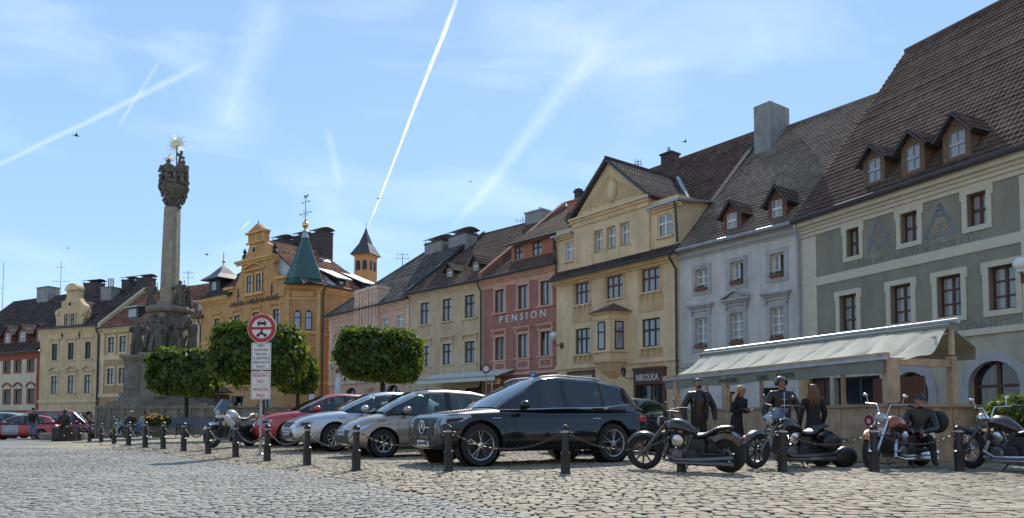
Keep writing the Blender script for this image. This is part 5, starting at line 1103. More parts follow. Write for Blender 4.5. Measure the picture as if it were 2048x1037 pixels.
x_, z_ = b.pp(143, 609); g = MB(); g.lathe([(0, -.2), (.4, -.2), (.4, -.1)], 14, (x_, 0, z_), 0, 'y'); g.lathe([(0, -.22), (.24, -.22), (.24, -.1)], 14, (x_, 0, z_), 1, 'y'); g.build('oculus', [CT, M['black']], b.root)
for px_ in (125, 159): x_, z_ = b.pp(px_, 671); g = MB(); g.tube([(x_, -.05, z_ - .5), (x_, -.05, z_ + .5)], .04, 5); g.lathe([(.08, -.08), (.14, -.08), (.14, -.03), (.08, -.03)], 10, (x_, 0, z_), 0, 'y'); g.build('wall_anchor', M['black'], b.root)
yr, zr = 5.99, 16.6; q = [(0, -.4, ze), (L, -.4, ze), (L, yr, zr), (0, yr, zr)]; P0 = Vector(q[0]); n = nrm_of(*q[:3]); tileroof(b, q, (.3, .38), T['dark'], hgt=.06); backroof(b, 0, L, yr, zr, ze, T['dark'])
g = MB(); g.prism([(L - .02, 0), (L + .3, 0), (L + .3, .1), (L, .1)], 0, .1) ; g = MB()
g.hexa([(L, -.3, ze - .3), (L + .35, -.3, ze - .3), (L + .35, yr, zr - .3), (L, yr, zr - .3), (L, -.3, ze + .25), (L + .35, -.3, ze + .25), (L + .35, yr, zr + .2), (L, yr, zr + .2)]); g.add([(L + .34, .3, ze - .2), (L + .34, yr * 1.6, ze - .2), (L + .34, yr, zr)], [(0, 1, 2)]); g.build('verge_parapet', CT, b.root, smooth=False)
kx = (zr - ze) / (yr + .4)
c = onroof(b, P0, n, 170, 640); xm = b.pp(149, 600, 1)[0]; zt = b.pp(158, 596, .5)[1]
for sg in (-1, 1): tileroof(b, [(xm + sg * 2.0, .4, zt - 2.3), (xm, .4, zt), (xm, .4 + (zt - ze) / kx - .4, zt), (xm + sg * 2.0, (zt - 2.3 - ze) / kx - .4, zt - 2.3)], (.3, .38), T['dark'], 'gable_roof')
c = onroof(b, P0, n, 212, 612)
for pa, pb, pt, yy_, mt_, cap in ((209, 230, 576, 4.4, M['chimney'], 'slab'), (250, 266, 560, 6, M['chimneydark'], 'hood'), (279, 302, 556, 6, M['chimneydark'], 'hood'), (174, 200, 566, 6, M['chimneydark'], 'hood')):
    x0c = b.pp(pa, 575, yy_)[0]; x1c = b.pp(pb, 575, yy_)[0]; chimney(b, x0c, x1c, yy_ - .5, yy_ + .7, zr - 3, b.pp((pa+pb)/2, pt + 1, yy_)[1], mt_, cap)
g = MB()
for px_ in (217, 221.5, 226): x_, z_ = b.pp(px_, 576, 4.6); g.tube([(x_, 4.6, z_ - .3), (x_, 4.6, b.pp(px_, 557, 4.6)[1])], .09)
g.build('flues', M['zinc'], b.root)
# ---- white and red house
b = Bld('white_and_red_house', 'off white house with red window surrounds and red dormers at the left edge', 'house', -120, 718, 81, 702, cr.A.y, MW['white']); L = b.L; ze = b.ze; RD = MW['red']
ps_ = [13.5, 35.5, 61.5]; ps_ += [-12, -38, -64]
up = zrow(b, [(c, 722 + (62 - c) * .04, 744 + (62 - c) * .03, (c - 5.7, c + 5.7)) for c in ps_]); lo = zrow(b, [(c, 783, 806.6, (c - 6, c + 6)) for c in ps_])
shell(b, 0, L - .003, ze - .02, 15, 7.5, ze + 5, holes=up + lo)
for h in up + lo: window(b, h, M['brownwood'], M['glassdark'], nv=2, bars=(.4,), rev=.12, fw=.06, surr=RD, sw=.2)
for h in lo:
    g = MB(); xm = (h[0]+h[1])/2; a = (h[1]-h[0])/2 + .3
    for k in range(6): t0, t1 = -1 + k/3, -1 + (k+1)/3; f_ = lambda t: h[3] + .35 + .45*cos(t*pi/2); g.prism([(xm+a*t0, f_(t0)), (xm+a*t1, f_(t1)), (xm+a*t1, f_(t1)+.16), (xm+a*t0, f_(t0)+.16)], -.14, .0)
    g.build('arched_hood', RD, b.root, smooth=False)
cornice(b, 0, L, ze - .02, RD, ((.06, .5), (.18, .15), (.35, .15))); band(b, L - .6, L - .01, 0, ze - .6, RD, .06, 'corner_pilaster'); zz = b.pp(50, 823)[1]; band(b, 0, L, zz - .12, zz + .12, RD, .06); band(b, 0, L, -.3, .9, RD, .03, 'plinth')
y_, z_ = b.ps(82, 597, L); q = [(0, -.4, ze), (L, -.4, ze), (L, 8.5, 0), (0, 8.5, 0)]; zr = b.pp(80, 597, 8.5)[1]; q = [(0, -.4, ze), (L, -.4, ze), (L, 8.5, zr), (0, 8.5, zr)]; P0 = Vector(q[0]); n = nrm_of(*q[:3])
tileroof(b, q, (.32, .42), T['dark'], hgt=.07); backroof(b, 0, L, 8.5, zr, ze, T['dark']); gutter(b, 0, L, ze, .45, r=.08)
MB().add([(L, 0, ze), (L, 17, ze), (L, 8.5, zr)], [(0, 1, 2)]).build('side_gable', MW['white'], b.root, smooth=False)
for a in ((7, 23, 690, 666, 651), (36, 53, 688, 663, 648), (72, 88, 687, 661, 646), (-22, -6, 692, 669, 654)): dormer(b, P0, n, *a, MW['red'], T['dark'], M['white'], tile=(.3, .38), win=(.2, .8), over=.35)
x0c = b.pp(81, 590, 8)[0]; x1c = b.pp(104, 590, 8)[0]; chimney(b, x0c, x1c, 7.5, 9, zr - 2, b.pp(92, 577, 8)[1], M['chimney'], 'slab', M['gutter'])
# antennas (each its own)
def antenna(px, ybot, ytop, Y, label, arms):
    p = W(px, ybot, Y); q_ = W(px, ytop, Y); t = thing('roof_antenna', label, 'antenna', p, 0, 'aerials on the roofs'); g = MB(); h = q_.z - p.z; g.tube([(0, 0, -.8), (0, 0, h)], .035, 6); g.build('mast', M['zinc'], t)
    g = MB()
    for z, w_, k in arms:
        z *= h; g.tube([(-w_, 0, z), (w_, 0, z)], .02, 5)
        for i in range(k): x = -w_ + 2 * w_ * i / (k - 1); g.tube([(x, -.02, z - .18), (x, .02, z + .18)], .014, 4)
    g.build('aerial', M['zinc'], t)
antenna(121, 580, 524, 92, 'tall thin aerial mast above the scrolled gable of the cream house', ((.8, .5, 3), (.3, 1.0, 5)))
antenna(376, 570, 542, 80, 'television aerial on the tan house roof right of the stone column', ((.85, .6, 6), (.5, .5, 2)))
antenna(805, 530, 507, 62, 'short aerial on the slope of the dark slate roof', ((.9, .45, 3), (.55, .5, 3)))
antenna(1276, 340, 322, 42, 'small twin aerial right of the yellow gable', ((.9, .15, 3), (.6, .2, 2)))
antenna(1046, 450, 434, 56, 'aerial left of the chimney on the beige house', ((.5, .5, 4),))
antenna(5, 605, 525, 96, 'thin whip mast at the left edge of the photo', ((.35, .2, 2),))
# ------------------------------------------------------------------ square furniture
ST = mat('weathered_sandstone', (.25, .215, .165), .95, .3, 2.5, .8, 12, streak=.35); ST2 = mat('dark_sandstone', (.155, .13, .10), .95, .35, 5, .8, 18, streak=.3)
def rough(o, amp, sc):
    for v in o.data.vertices:
        v.co += Vector(noise.noise_vector(v.co * sc)) * amp
    return o
def statue(par, x, y, z, h, seed, face=0, wide=1.0, halo=False, name='statue'):
    r = random.Random(seed); m = MB(); m.M = Matrix.Translation((x, y, z)) @ Matrix.Rotation(face, 4, 'Z') @ Matrix.Diagonal((h * wide, h * wide, h, 1))
    rings = []; ns = 16; lean = r.uniform(-.05, .05)
    for zz, rx, ry in ((0, .17, .14), (.04, .18, .15), (.15, .15, .12), (.3, .135, .11), (.45, .13, .10), (.55, .12, .09), (.66, .13, .085), (.76, .155, .085), (.82, .12, .07), (.85, .05, .05)):
        rings.append([(rx * (1 + .12 * sin(5 * t + seed + zz * 6)) * cos(t) + lean * sin(zz * 4), ry * (1 + .15 * cos(7 * t + seed)) * sin(t), zz) for t in [2*pi*k/ns for k in range(ns)]])
    m.loft(rings); m.sph((lean * sin(3.4), -.01, .91), (.052, .06, .07), 10)
    for s_ in (-1, 1):
        a = r.uniform(-.3, .5); m.tube([(s_ * .14, 0, .78), (s_ * .21, -.04, .62 + a * .1), (s_ * r.uniform(.04, .2), -.15, .6 + a * .35)], [.05, .045, .03], 6)
        m.tube([(s_ * .08, -.08, .5), (s_ * .12, -.13, .25), (s_ * .14, -.14, .02)], [.04, .05, .06], 6)
    m.tube([(.2, -.12, .0), (.22, -.12, .95)], .012, 5)
    if halo: m.tube([(.11 * cos(t), .03, .93 + .11 * sin(t)) for t in [2*pi*k/12 for k in range(12)]], .012, 5, closed=True)
    return rough(m.build(name, ST2, par), .03 * h, 5)
YM = 49.0; wz_ = lambda y: W(338, y, YM).z; wx_ = lambda p: W(p, 700, YM).x
mo = thing('plague_column', 'tall carved sandstone column with gilded sun, cross and statues on a stepped pedestal', 'monument', (wx_(338), YM, 0))
ox = wx_(338); Xl = lambda p: wx_(p) - ox
g = MB()
for i, (a, y) in enumerate(((4.2, 813), (3.7, 808), (3.2, 803), (2.8, 797))): g.lathe([(a, -.3 if i == 0 else wz_([820, 813, 808, 803][i])), (a, wz_(y))], 6, (0, 0, 0), ph=.52)
g.build('steps', ST, mo, smooth=False)
piers = [(-1.85, -.3), (1.6, -.3), (.2, -1.9), (.1, 1.9)]
for px_, py_ in piers:
    g = MB(); w_ = .64; z0, z1 = wz_(797), wz_(719)
    g.box(px_ - w_, px_ + w_, py_ - w_, py_ + w_, z0, z1 - .01); g.box(px_ - w_ - .1, px_ + w_ + .1, py_ - w_ - .1, py_ + w_ + .1, z0, z0 + .3); g.box(px_ - w_ - .2, px_ + w_ + .2, py_ - w_ - .2, py_ + w_ + .2, z1, z1 + .22); g.box(px_ - w_ - .08, px_ + w_ + .08, py_ - w_ - .08, py_ + w_ + .08, z1 - .15, z1)
    g.box(px_ - w_ * .6, px_ + w_ * .6, py_ - w_ - .05, py_ - w_, z0 + .6, z1 - .5); p_ = g.build('pedestal', ST, mo, smooth=False, bevel=.02)
g = MB(); g.lathe([(1.7, wz_(797)), (1.7, wz_(722)), (1.85, wz_(719)), (1.85, wz_(711))], 8, ph=pi/8); g.build('base_drum', ST, mo, smooth=False)
g = MB(); g.lathe([(1.25, wz_(711)), (1.05, wz_(700)), (.95, wz_(640)), (1.1, wz_(630)), (1.4, wz_(627)), (1.5, wz_(622)), (1.45, wz_(616)), (.9, wz_(613)), (.8, wz_(606))], 8, ph=pi/8); g.build('upper_pedestal', ST, mo, smooth=False)
for k, (px_, py_) in enumerate(piers):      # scroll buttresses
    d = Vector((px_, py_, 0)).normalized(); s_ = Vector((-d.y, d.x, 0)) * .2; zz = [(1.75, wz_(711)), (1.75, wz_(700)), (1.25, wz_(690)), (1.05, wz_(660)), (1.35, wz_(645)), (1.3, wz_(632)), (.7, wz_(630)), (.7, wz_(711))]
    g = MB(); n_ = len(zz); vs = [tuple(d * r_ + s_ * t + Vector((0, 0, z))) for t in (-1, 1) for r_, z in zz]; g.add(vs, [tuple(range(n_)), tuple(range(2*n_-1, n_-1, -1))] + [(i, i+n_, (i+1) % n_+n_, (i+1) % n_) for i in range(n_)])
    g.sph(tuple(d * 1.55 + Vector((0, 0, wz_(703)))), (.35, .35, .35), 10); g.sph(tuple(d * 1.3 + Vector((0, 0, wz_(638)))), .25, 10); rough(g.build('scroll', ST, mo), .05, 4)
hs = (wz_(641) - wz_(712)); zt_ = wz_(712)
statue(mo, -1.85, -.4, zt_, hs, 1, .3, 1.0, True); statue(mo, 1.62, -.4, zt_ + .1, hs, 2, -.3, 1.0, True); statue(mo, .2, -1.9, zt_, hs * .95, 3, 0, 1.1); statue(mo, 1.0, -1.1, zt_ + .3, hs * .9, 8, 0, 1.0)
statue(mo, -.5, -1.15, wz_(700), hs * .98, 9, 0, 1.1); z6 = wz_(615)
statue(mo, -1.15, -.2, z6, wz_(565) - z6, 4, .2, 1.1); statue(mo, .85, -.4, z6, wz_(563) - z6, 5, -.2, 1.25); statue(mo, 1.15, .2, z6, (wz_(565) - z6) * .9, 6, -.5, 1.0)
g = MB(); q0, q1 = Xl(352) / 1 - Xl(321), Xl(354) - Xl(328); x0c, x1c = (Xl(352) + Xl(321)) / 2, (Xl(354) + Xl(328)) / 2 - .08
def sq(c, a, z, k=.18): a *= .5; k *= a * 2; return [(c + a, -a + k, z), (c + a, a - k, z), (c + a - k, a, z), (c - a + k, a, z), (c - a, a - k, z), (c - a, -a + k, z), (c - a + k, -a, z), (c + a - k, -a, z)]
g.loft([sq(x0c, q0 + .25, wz_(614)), sq(x0c, q0 + .2, wz_(606)), sq(x0c, q0 - .02, wz_(603)), sq((x0c + x1c) / 2, (q0 + q1) / 2, wz_(510)), sq(x1c, q1, wz_(417))]); g.build('shaft', mat('pale_sandstone', (.36, .30, .22), .95, .3, 2.5, .6, 12, streak=.3), mo, smooth=False)
GI = mat('worn_gilt_letters', (.30, .22, .12), .7, .3, 10)
for k in range(11): t = text(mo, ['IN', 'HONOREM', 'SS', 'TRINITATIS', 'ET', 'BEATAE', 'MARIAE', 'VIRGINIS', 'ANNO', 'MDCC', 'XVIII'][k], x0c - .26, x0c + .26, wz_(595 - k * 12), .16, GI, -q0 / 2 - .02 + k * .006, ext=.02, name='inscription') if k in () else None
g = MB(); xc_ = Xl(341)
g.lathe([(.42, wz_(417)), (.5, wz_(414)), (.42, wz_(411)), (.46, wz_(404)), (.62, wz_(392)), (.86, wz_(382)), (.95, wz_(377)), (.8, wz_(373))], 16, (xc_, 0, 0))
rr = random.Random(9)
for k in range(46):
    a = rr.random() * 2 * pi; z = rr.random(); r_ = .5 + .42 * z; g.sph((xc_ + r_ * cos(a), r_ * sin(a), wz_(410) + z * (wz_(374) - wz_(410))), (.11, .11, .16), 7)
for k in range(22): a = rr.random() * 2 * pi; r_ = rr.uniform(.3, .85); g.sph((xc_ + r_ * cos(a), r_ * sin(a) * .8, wz_(372 - rr.random() * 8)), (.25, .22, .17), 8)
rough(g.build('capital', ST2, mo), .07, 5)
def seated(px, yb, yt, seed, wd):
    g = MB(); x = Xl(px); z0, z1 = wz_(yb), wz_(yt); h = z1 - z0; rings = []
    for f, r_ in ((0, .40), (.12, .47), (.28, .40), (.42, .46), (.6, .42), (.75, .4), (.84, .3), (.88, .14)): rings.append([(x + r_ * wd * (1 + .12 * sin(4*t + seed + f * 9)) * cos(t), r_ * .85 * (1 + .1 * cos(6*t)) * sin(t), z0 + h * f) for t in [2*pi*k/16 for k in range(16)]])
    g.loft(rings); g.sph((x, -.05, z0 + h * .93), (.15, .17, .2), 10)
    for s_ in (-1, 1): g.tube([(x + s_ * .35, -.1, z0 + h * .75), (x + s_ * .45, -.35, z0 + h * .5), (x + s_ * .1, -.5, z0 + h * .5)], [.13, .11, .07], 7); g.tube([(x + s_ * .2, -.2, z0 + h * .3), (x + s_ * .22, -.6, z0 + h * .3), (x + s_ * .22, -.55, z0)], [.17, .14, .1], 7)
    return rough(g.build('seated_figure', ST2, mo), .09, 4)
seated(328, 372, 321, 1, .95); seated(358, 372, 323, 5, .9)
def flatbar(g, a, b_, w_, t_): g.tube([a, b_], w_, 4, flat=t_)
g = MB(); a = (Xl(347), -.3, wz_(362)); b_ = (Xl(359), -.3, wz_(306)); g.tube([a, b_], .1, 4); g.tube([(Xl(349), -.3, wz_(311)), (Xl(364), -.3, wz_(321))], .1, 4); g.build('cross', ST2, mo, smooth=False)
g = MB(); sx, sz = Xl(344), wz_(288); g.tube([(Xl(346), 0, wz_(365)), (sx, 0, sz)], .035, 6); g.build('sun_rod', M['black'], mo)
g = MB(); g.lathe([(0, -.06), (.16, -.05), (.2, 0), (.16, .05), (0, .06)], 14, (sx, 0, sz), 0, 'y')
for k in range(24):
    t = 2 * pi * k / 24; r_ = (.68 if k % 2 else .5) + .04 * sin(k * 5); d = Vector((cos(t), 0, sin(t))); s_ = Vector((-d.z, 0, d.x)) * .045; c0 = Vector((sx, 0, sz)); g.hexa([c0 + d*.15 - s_ + Vector((0,-.02,0)), c0 + d*.15 + s_ + Vector((0,-.02,0)), c0 + d*r_ + s_*.2 + Vector((0,-.015,0)), c0 + d*r_ - s_*.2 + Vector((0,-.015,0)), c0 + d*.15 - s_ + Vector((0,.02,0)), c0 + d*.15 + s_ + Vector((0,.02,0)), c0 + d*r_ + s_*.2 + Vector((0,.015,0)), c0 + d*r_ - s_*.2 + Vector((0,.015,0))])
g.build('gilded_sun', mat('pale_gilding', (.75, .62, .36), .4, .1, 5, metal=.8), mo, smooth=False)
g = MB(); t3 = [(Xl(321), wz_(321)), (Xl(340), wz_(321)), (Xl(330.5), wz_(311))]
for i in range(3): a, c = t3[i], t3[(i+1) % 3]; g.tube([(a[0], 0, a[1]), (c[0], 0, c[1])], .025, 5)
g.tube([(Xl(316), 0, wz_(317)), (Xl(344), 0, wz_(318.5))], .018, 4); g.tube([(Xl(331), 0, wz_(311)), (Xl(331), 0, wz_(308))], .05, 5); g.build('triangle_halo', M['gold'], mo)
# stone wall in front of it
ZW = .83 + 31.5 / F * 45; a = W(191, 820, 45).x; c = W(432, 820, 45).x; e_ = W(705, 820, 44).x
wl = thing('carved_stone_wall', 'low carved stone wall around the column, behind the benches', 'wall', (a, 45, 0)); g = MB(); g.box(0, c - a, 0, .35, -.3, ZW - .15); g.build('wall_body', ST, wl, smooth=False); g = MB(); g.box(-.05, c - a + .03, -.08, .43, ZW - .15, ZW); g.build('coping', ST, wl, smooth=False, bevel=.02)
g = MB(); npn = 9
for k in range(npn + 1): x = (c - a) * k / npn; g.box(max(0, x - .14), min(c - a, x + .14), -.07, -.001, -.2, ZW - .16)
for k in range(npn):
    x0 = (c - a) * (k + .5) / npn
    for q_ in (-.22, .0, .22): g.tube([(x0 + q_ * 1.2 + .09 * cos(t), -.02, ZW * .55 + .28 * sin(t)) for t in [2*pi*j/10 for j in range(10)]], .05, 5, closed=True)
g.build('relief', ST, wl)
w2_ = thing('plain_stone_wall', 'plain low stone wall running behind the motorcycles and the red car', 'wall', (c + .1, 44.8, 0)); g = MB(); g.box(0, e_ - c, 0, .4, -.3, ZW - .12); g.build('wall_body', ST, w2_, smooth=False); g = MB(); g.box(0, e_ - c, -.07, .47, ZW - .12, ZW + .02)
g.build('coping', ST, w2_, smooth=False, bevel=.02)
g = MB()
for k in range(7): x = (e_ - c) * k / 6; g.box(min(max(0, x - .02), e_ - c - .04), min(max(.04, x + .02), e_ - c), -.006, .0, 0, ZW - .13)
g.build('block_joints', M['chimneydark'], w2_, smooth=False)
kb = G(95, 881); tag(MB().box(-.9, 1.2, -.25, .25, -.3, .32).build('stone_kerb_block', ST, None, bevel=.05), 'low pale stone block on the ground beside the red van', 'stone block').location = (kb.x - .3, kb.y + 1.5, kb.z)

# ---- clipped trees
def leafmat():
    m, t, b = newmat('maple_leaves'); t.nodes.remove(b); o_ = t.nodes['Material Output']
    at = nd(t, 'ShaderNodeAttribute', attribute_name='tint'); cr = t.nodes.new('ShaderNodeValToRGB'); e = cr.color_ramp.elements
    e[0].color = (.035, .072, .015, 1); e[1].color = (.13, .19, .035, 1); t.links.new(at.outputs['Fac'], cr.inputs[0])
    d = t.nodes.new('ShaderNodeBsdfDiffuse'); tr_ = t.nodes.new('ShaderNodeBsdfTranslucent'); gl = nd(t, 'ShaderNodeBsdfGlossy', Roughness=.45); gl.inputs[0].default_value = (.5, .5, .5, 1)
    vm = nd(t, 'ShaderNodeVectorMath', operation='MULTIPLY'); vm.inputs[1].default_value = (2.6, 2.1, .8); t.links.new(cr.outputs[0], vm.inputs[0])
    t.links.new(cr.outputs[0], d.inputs[0]); t.links.new(vm.outputs[0], tr_.inputs[0])
    m1 = nd(t, 'ShaderNodeMixShader'); m1.inputs[0].default_value = .38; t.links.new(d.outputs[0], m1.inputs[1]); t.links.new(tr_.outputs[0], m1.inputs[2])
    m2 = nd(t, 'ShaderNodeMixShader'); m2.inputs[0].default_value = .05; t.links.new(m1.outputs[0], m2.inputs[1]); t.links.new(gl.outputs[0], m2.inputs[2]); t.links.new(m2.outputs[0], o_.inputs['Surface']); return m
LF = leafmat(); BK = mat('bark', (.05, .04, .03), .95, .3, 8, .8, 30)
def foliage(name, par, lobes, n, size, seed, mt=None, ex=.22):
    rg = np.random.default_rng(seed); Vs = []; tn = []
    per = [l[1][0] * l[1][1] * l[1][2] for l in lobes]; tot = sum(per)
    for (c, r), w_ in zip(lobes, per):
        k = int(n * w_ / tot); d = rg.normal(size=(k, 3)); d /= np.linalg.norm(d, axis=1)[:, None]
        sup = (np.abs(d) ** (2 / ex) ).sum(1) ** (-ex / 2) if False else 1 / (np.abs(d) ** (1 / ex)).sum(1) ** ex
        ph = rg.random(3) * 6; wob = 1 + .06 * np.sin(d[:, 0] * 9 + ph[0]) * np.cos(d[:, 2] * 6 + ph[1]) + .04 * np.sin(d[:, 1] * 13 + d[:, 2] * 11 + ph[2])
        rad = 1 - np.abs(rg.normal(0, .11, k)); rad[: k // 4] = rg.random(k // 4) ** .5; rad[k // 4: k // 4 + k // 40] = 1.0 + rg.random(k // 40) * .09
        p = d * (sup * wob * rad)[:, None] * np.array(r) + np.array(c)
        out = d / np.array(r); out /= np.linalg.norm(out, axis=1)[:, None]
        nn = out + rg.normal(0, .6, (k, 3)) + np.array([0, 0, .25]); nn /= np.linalg.norm(nn, axis=1)[:, None]
        dn = np.array([0, 0, -1.0]) + out * .5 + rg.normal(0, .35, (k, 3)); dn -= nn * (dn * nn).sum(1)[:, None]; dn /= np.linalg.norm(dn, axis=1)[:, None] + 1e-9
        sd = np.cross(nn, dn); s_ = (size * (.45 + rg.random(k) * 1.0))[:, None]
        Vs.append(np.stack([p - dn * s_ * .5, p + sd * s_ * .42 + dn * s_ * .05 + nn * s_ * .12, p + dn * s_ * .62 - nn * s_ * .15, p - sd * s_ * .42 + dn * s_ * .05 + nn * s_ * .12], 1))
        tn.append(np.repeat(np.clip(rg.random(k) * .7 + .1 + .35 * np.sin(p[:, 0] * 4) * np.sin(p[:, 2] * 5 + p[:, 1] * 3), 0, 1), 4))
    V3 = np.concatenate(Vs).reshape(-1, 3); tn = np.concatenate(tn); nf = len(V3) // 4
    me = bpy.data.meshes.new(name); me.vertices.add(len(V3)); me.vertices.foreach_set('co', V3.ravel()); me.loops.add(nf * 4); me.loops.foreach_set('vertex_index', np.arange(nf * 4, dtype=np.int32)); me.polygons.add(nf); me.polygons.foreach_set('loop_start', (np.arange(nf) * 4).astype(np.int32))
    a = me.attributes.new('tint', 'FLOAT', 'POINT'); a.data.foreach_set('value', tn.astype(np.float32)); me.update(calc_edges=True); me.materials.append(mt or LF)
    o = bpy.data.objects.new(name, me); COL.objects.link(o); o.parent = par; return o
def tree(px, Y, x0, x1, y0, y1, label, seed, n=15000, lobes=None, depth=None):
    p = GY(px, Y); t = thing('clipped_maple_tree', label, 'tree', p, 0, 'clipped maples on the square')
    X0, X1, Z0, Z1 = W(x0, y1, Y).x - p.x, W(x1, y1, Y).x - p.x, W(px, y1, Y).z - p.z, W(px, y0, Y).z - p.z
    rx, rz = (X1 - X0) / 2, (Z1 - Z0) / 2; dp = depth or rx * .9
    L_ = [(((X0 + X1) / 2, 0, (Z0 + Z1) / 2), (rx * .97, dp, rz * .95)), (((X0 + X1) / 2 - rx * .35, 0, (Z0 + Z1) / 2 + rz * .12), (rx * .58, dp * .8, rz * .90)), (((X0 + X1) / 2 + rx * .4, -.1, (Z0 + Z1) / 2 - rz * .1), (rx * .55, dp * .8, rz * .92))] + (lobes or [])
    foliage('crown', t, L_, n, .19 * Y / 34, seed)
    g = MB(); zc = Z0 + .2; g.tube([(0, 0, -.2), (.02, 0, .6), (-.02, 0, zc * .8), (0, 0, zc + .3)], [.15, .11, .1, .09], 10)
    for k in range(6): a = k * 1.05; g.tube([(0, 0, zc + .1), (rx * .4 * cos(a), rx * .4 * sin(a), zc + rz * .7), (rx * .75 * cos(a), rx * .7 * sin(a), zc + rz * 1.2)], [.06, .04, .015], 6)
    rough(g.build('trunk', BK, t), .03, 3); return t
tree(374, 37, 307, 434, 700, 790, 'clipped box shaped maple nearest the column, behind the empty benches', 1)
tree(525, 31, 432, 603, 650, 768, 'largest clipped maple, behind the round traffic sign', 2, 20000)
tree(596, 40, 556, 632, 712, 786, 'small lower clipped maple right of the traffic sign', 3, 9000)
tree(765, 34, 679, 842, 659, 762, 'clipped box shaped maple above the silver cars, before the salmon house', 4, 18000)
# ---- bollards and chains
BB = [(107, 880), (123, 881), (140, 882), (158, 882), (179, 883), (202, 885), (228, 888), (257, 892), (290, 896), (326, 898), (367, 902), (416, 908), (471, 914.5), (534, 922), (614, 931), (712, 941), (897, 943), (1131, 948), (1363, 943), (1565, 943), (1749, 943.5), (1920, 943.5)]
BI = mat('painted_iron', (.018, .018, .02), .45, .25, 9, .2, 60); pos = []
near = ['behind it the far red van', 'beside the far stone block', 'in front of the dark bronze figure', 'just right of the bronze figure', 'at the nose of the red van', 'left of the small pale moped', 'at the front wheel of the pale moped', 'in front of the seated couple', 'right of the seated couple', 'in front of the flower tub', 'in front of the empty benches', 'at the front wheel of the white motorcycle', 'right of the white motorcycle front wheel', 'just right of the traffic sign pole', 'in front of the silver car grille', 'in front of the beige car', 'in front of the black car front wheel', 'in front of the black car rear door', 'under the engine of the first black cruiser', 'in front of the helmeted man', 'at the front wheel of the orange motorcycle', 'at the front wheel of the rightmost motorcycle']
b0 = None
for i, ((px, py), nr) in enumerate(zip(BB, near)):
    p = G(px, py); pos.append(p)
    if b0 is None:
        b0 = thing('bollard', '', 'bollard'); g = MB()
        g.lathe([(.085, -.05), (.085, .02), (.078, .04), (.078, .30), (.085, .315), (.085, .34), (.06, .36), (.055, .62), (.055, .66)], 14); g.lathe([(.062, .70), (.066, .71), (.066, .745), (.06, .755), (.05, .76), (.03, .785), (0, .79)], 14); g.build('post', BI, b0)
        g = MB(); g.lathe([(.056, .66), (.058, .662), (.058, .70), (.056, .702)], 14); g.build('reflective_band', mat('faded_white_band', (.35, .36, .36), .5), b0)
        g = MB(); g.tube([(.055 + .035 + .03 * cos(t), 0, .64 + .03 * sin(t)) for t in [2*pi*k/8 for k in range(8)]], .008, 5, closed=True); g.tube([(-.09 + .03 * cos(t), 0, .64 + .03 * sin(t)) for t in [2*pi*k/8 for k in range(8)]], .008, 5, closed=True); g.build('chain_ring', BI, b0)
        o = b0
    else: o = dup(b0)
    o.location = p; tag(o, 'black iron bollard ' + nr, 'bollard', 'bollards along the edge of the square')
    if i: q_ = pos[i-1]; o.rotation_euler.z = atan2(p.y - q_.y, p.x - q_.x)
CH = mat('rusty_galvanised_chain', (.12, .10, .085), .5, .3, 30, metal=.6)
for i in range(len(pos) - 1):
    a, c = pos[i] + Vector((0, 0, .63)), pos[i+1] + Vector((0, 0, .63)); d = c - a; ln = d.length; a += d.normalized() * .1; c -= d.normalized() * .1
    t = thing('chain', 'sagging chain from the bollard ' + near[i], 'chain', a, 0, 'chains between the bollards'); far = a.y > 16
    sag = min(.32, .12 * ln); nn_ = int(ln * 1.04 / (.055 if not far else .08)); pt = lambda f: (c - a) * f + Vector((0, 0, -4 * sag * f * (1 - f))); g = MB(); ls = ln / nn_ * .72; ns_ = 8 if not far else 6
    for k in range(nn_):
        f = (k + .5) / nn_; p = pt(f); tg = (pt(min(1, f + .01)) - pt(f - .01)).normalized(); s_ = tg.cross(Vector((0, 0, 1))).normalized(); u_ = s_ if k % 2 else tg.cross(s_)
        g.tube([p + tg * ls * .75 * cos(q_) + u_ * ls * .36 * sin(q_) for q_ in [2*pi*j/ns_ for j in range(ns_)]], .007 if not far else .01, 4, closed=True)
    g.build('links', CH, t)
# weeds at the feet of the posts and in the joints
rg_ = np.random.default_rng(8); cs = []
for p in pos: cs += [(p.x + rg_.normal(0, .09), p.y + rg_.normal(0, .09)) for _ in range(9)]
for _ in range(260): y = 8 + rg_.random() ** 1.3 * 14; x = float(bx(y)) + .1 + abs(rg_.normal(0, 2.6)); cs.append((x, y))
g = MB()
for x, y in cs:
    for k in range(5): a = rg_.random() * 6.28; h_ = .015 + rg_.random() * .03; dx, dy = .03 * cos(a), .03 * sin(a); z = float(Hn(np.array(x), np.array(y))) - .02; g.add([(x + dx*.2 - dy*.2, y + dy*.2 + dx*.2, z), (x + dx*.2 + dy*.2, y + dy*.2 - dx*.2, z), (x + dx, y + dy, z + .02 + h_)], [(0, 1, 2)])
tag(g.build('weeds', mat('weeds', (.09, .12, .035), .9, .3, 5), None, fix=False), 'small green weeds in the joints of the paving', 'weeds', kind='stuff')
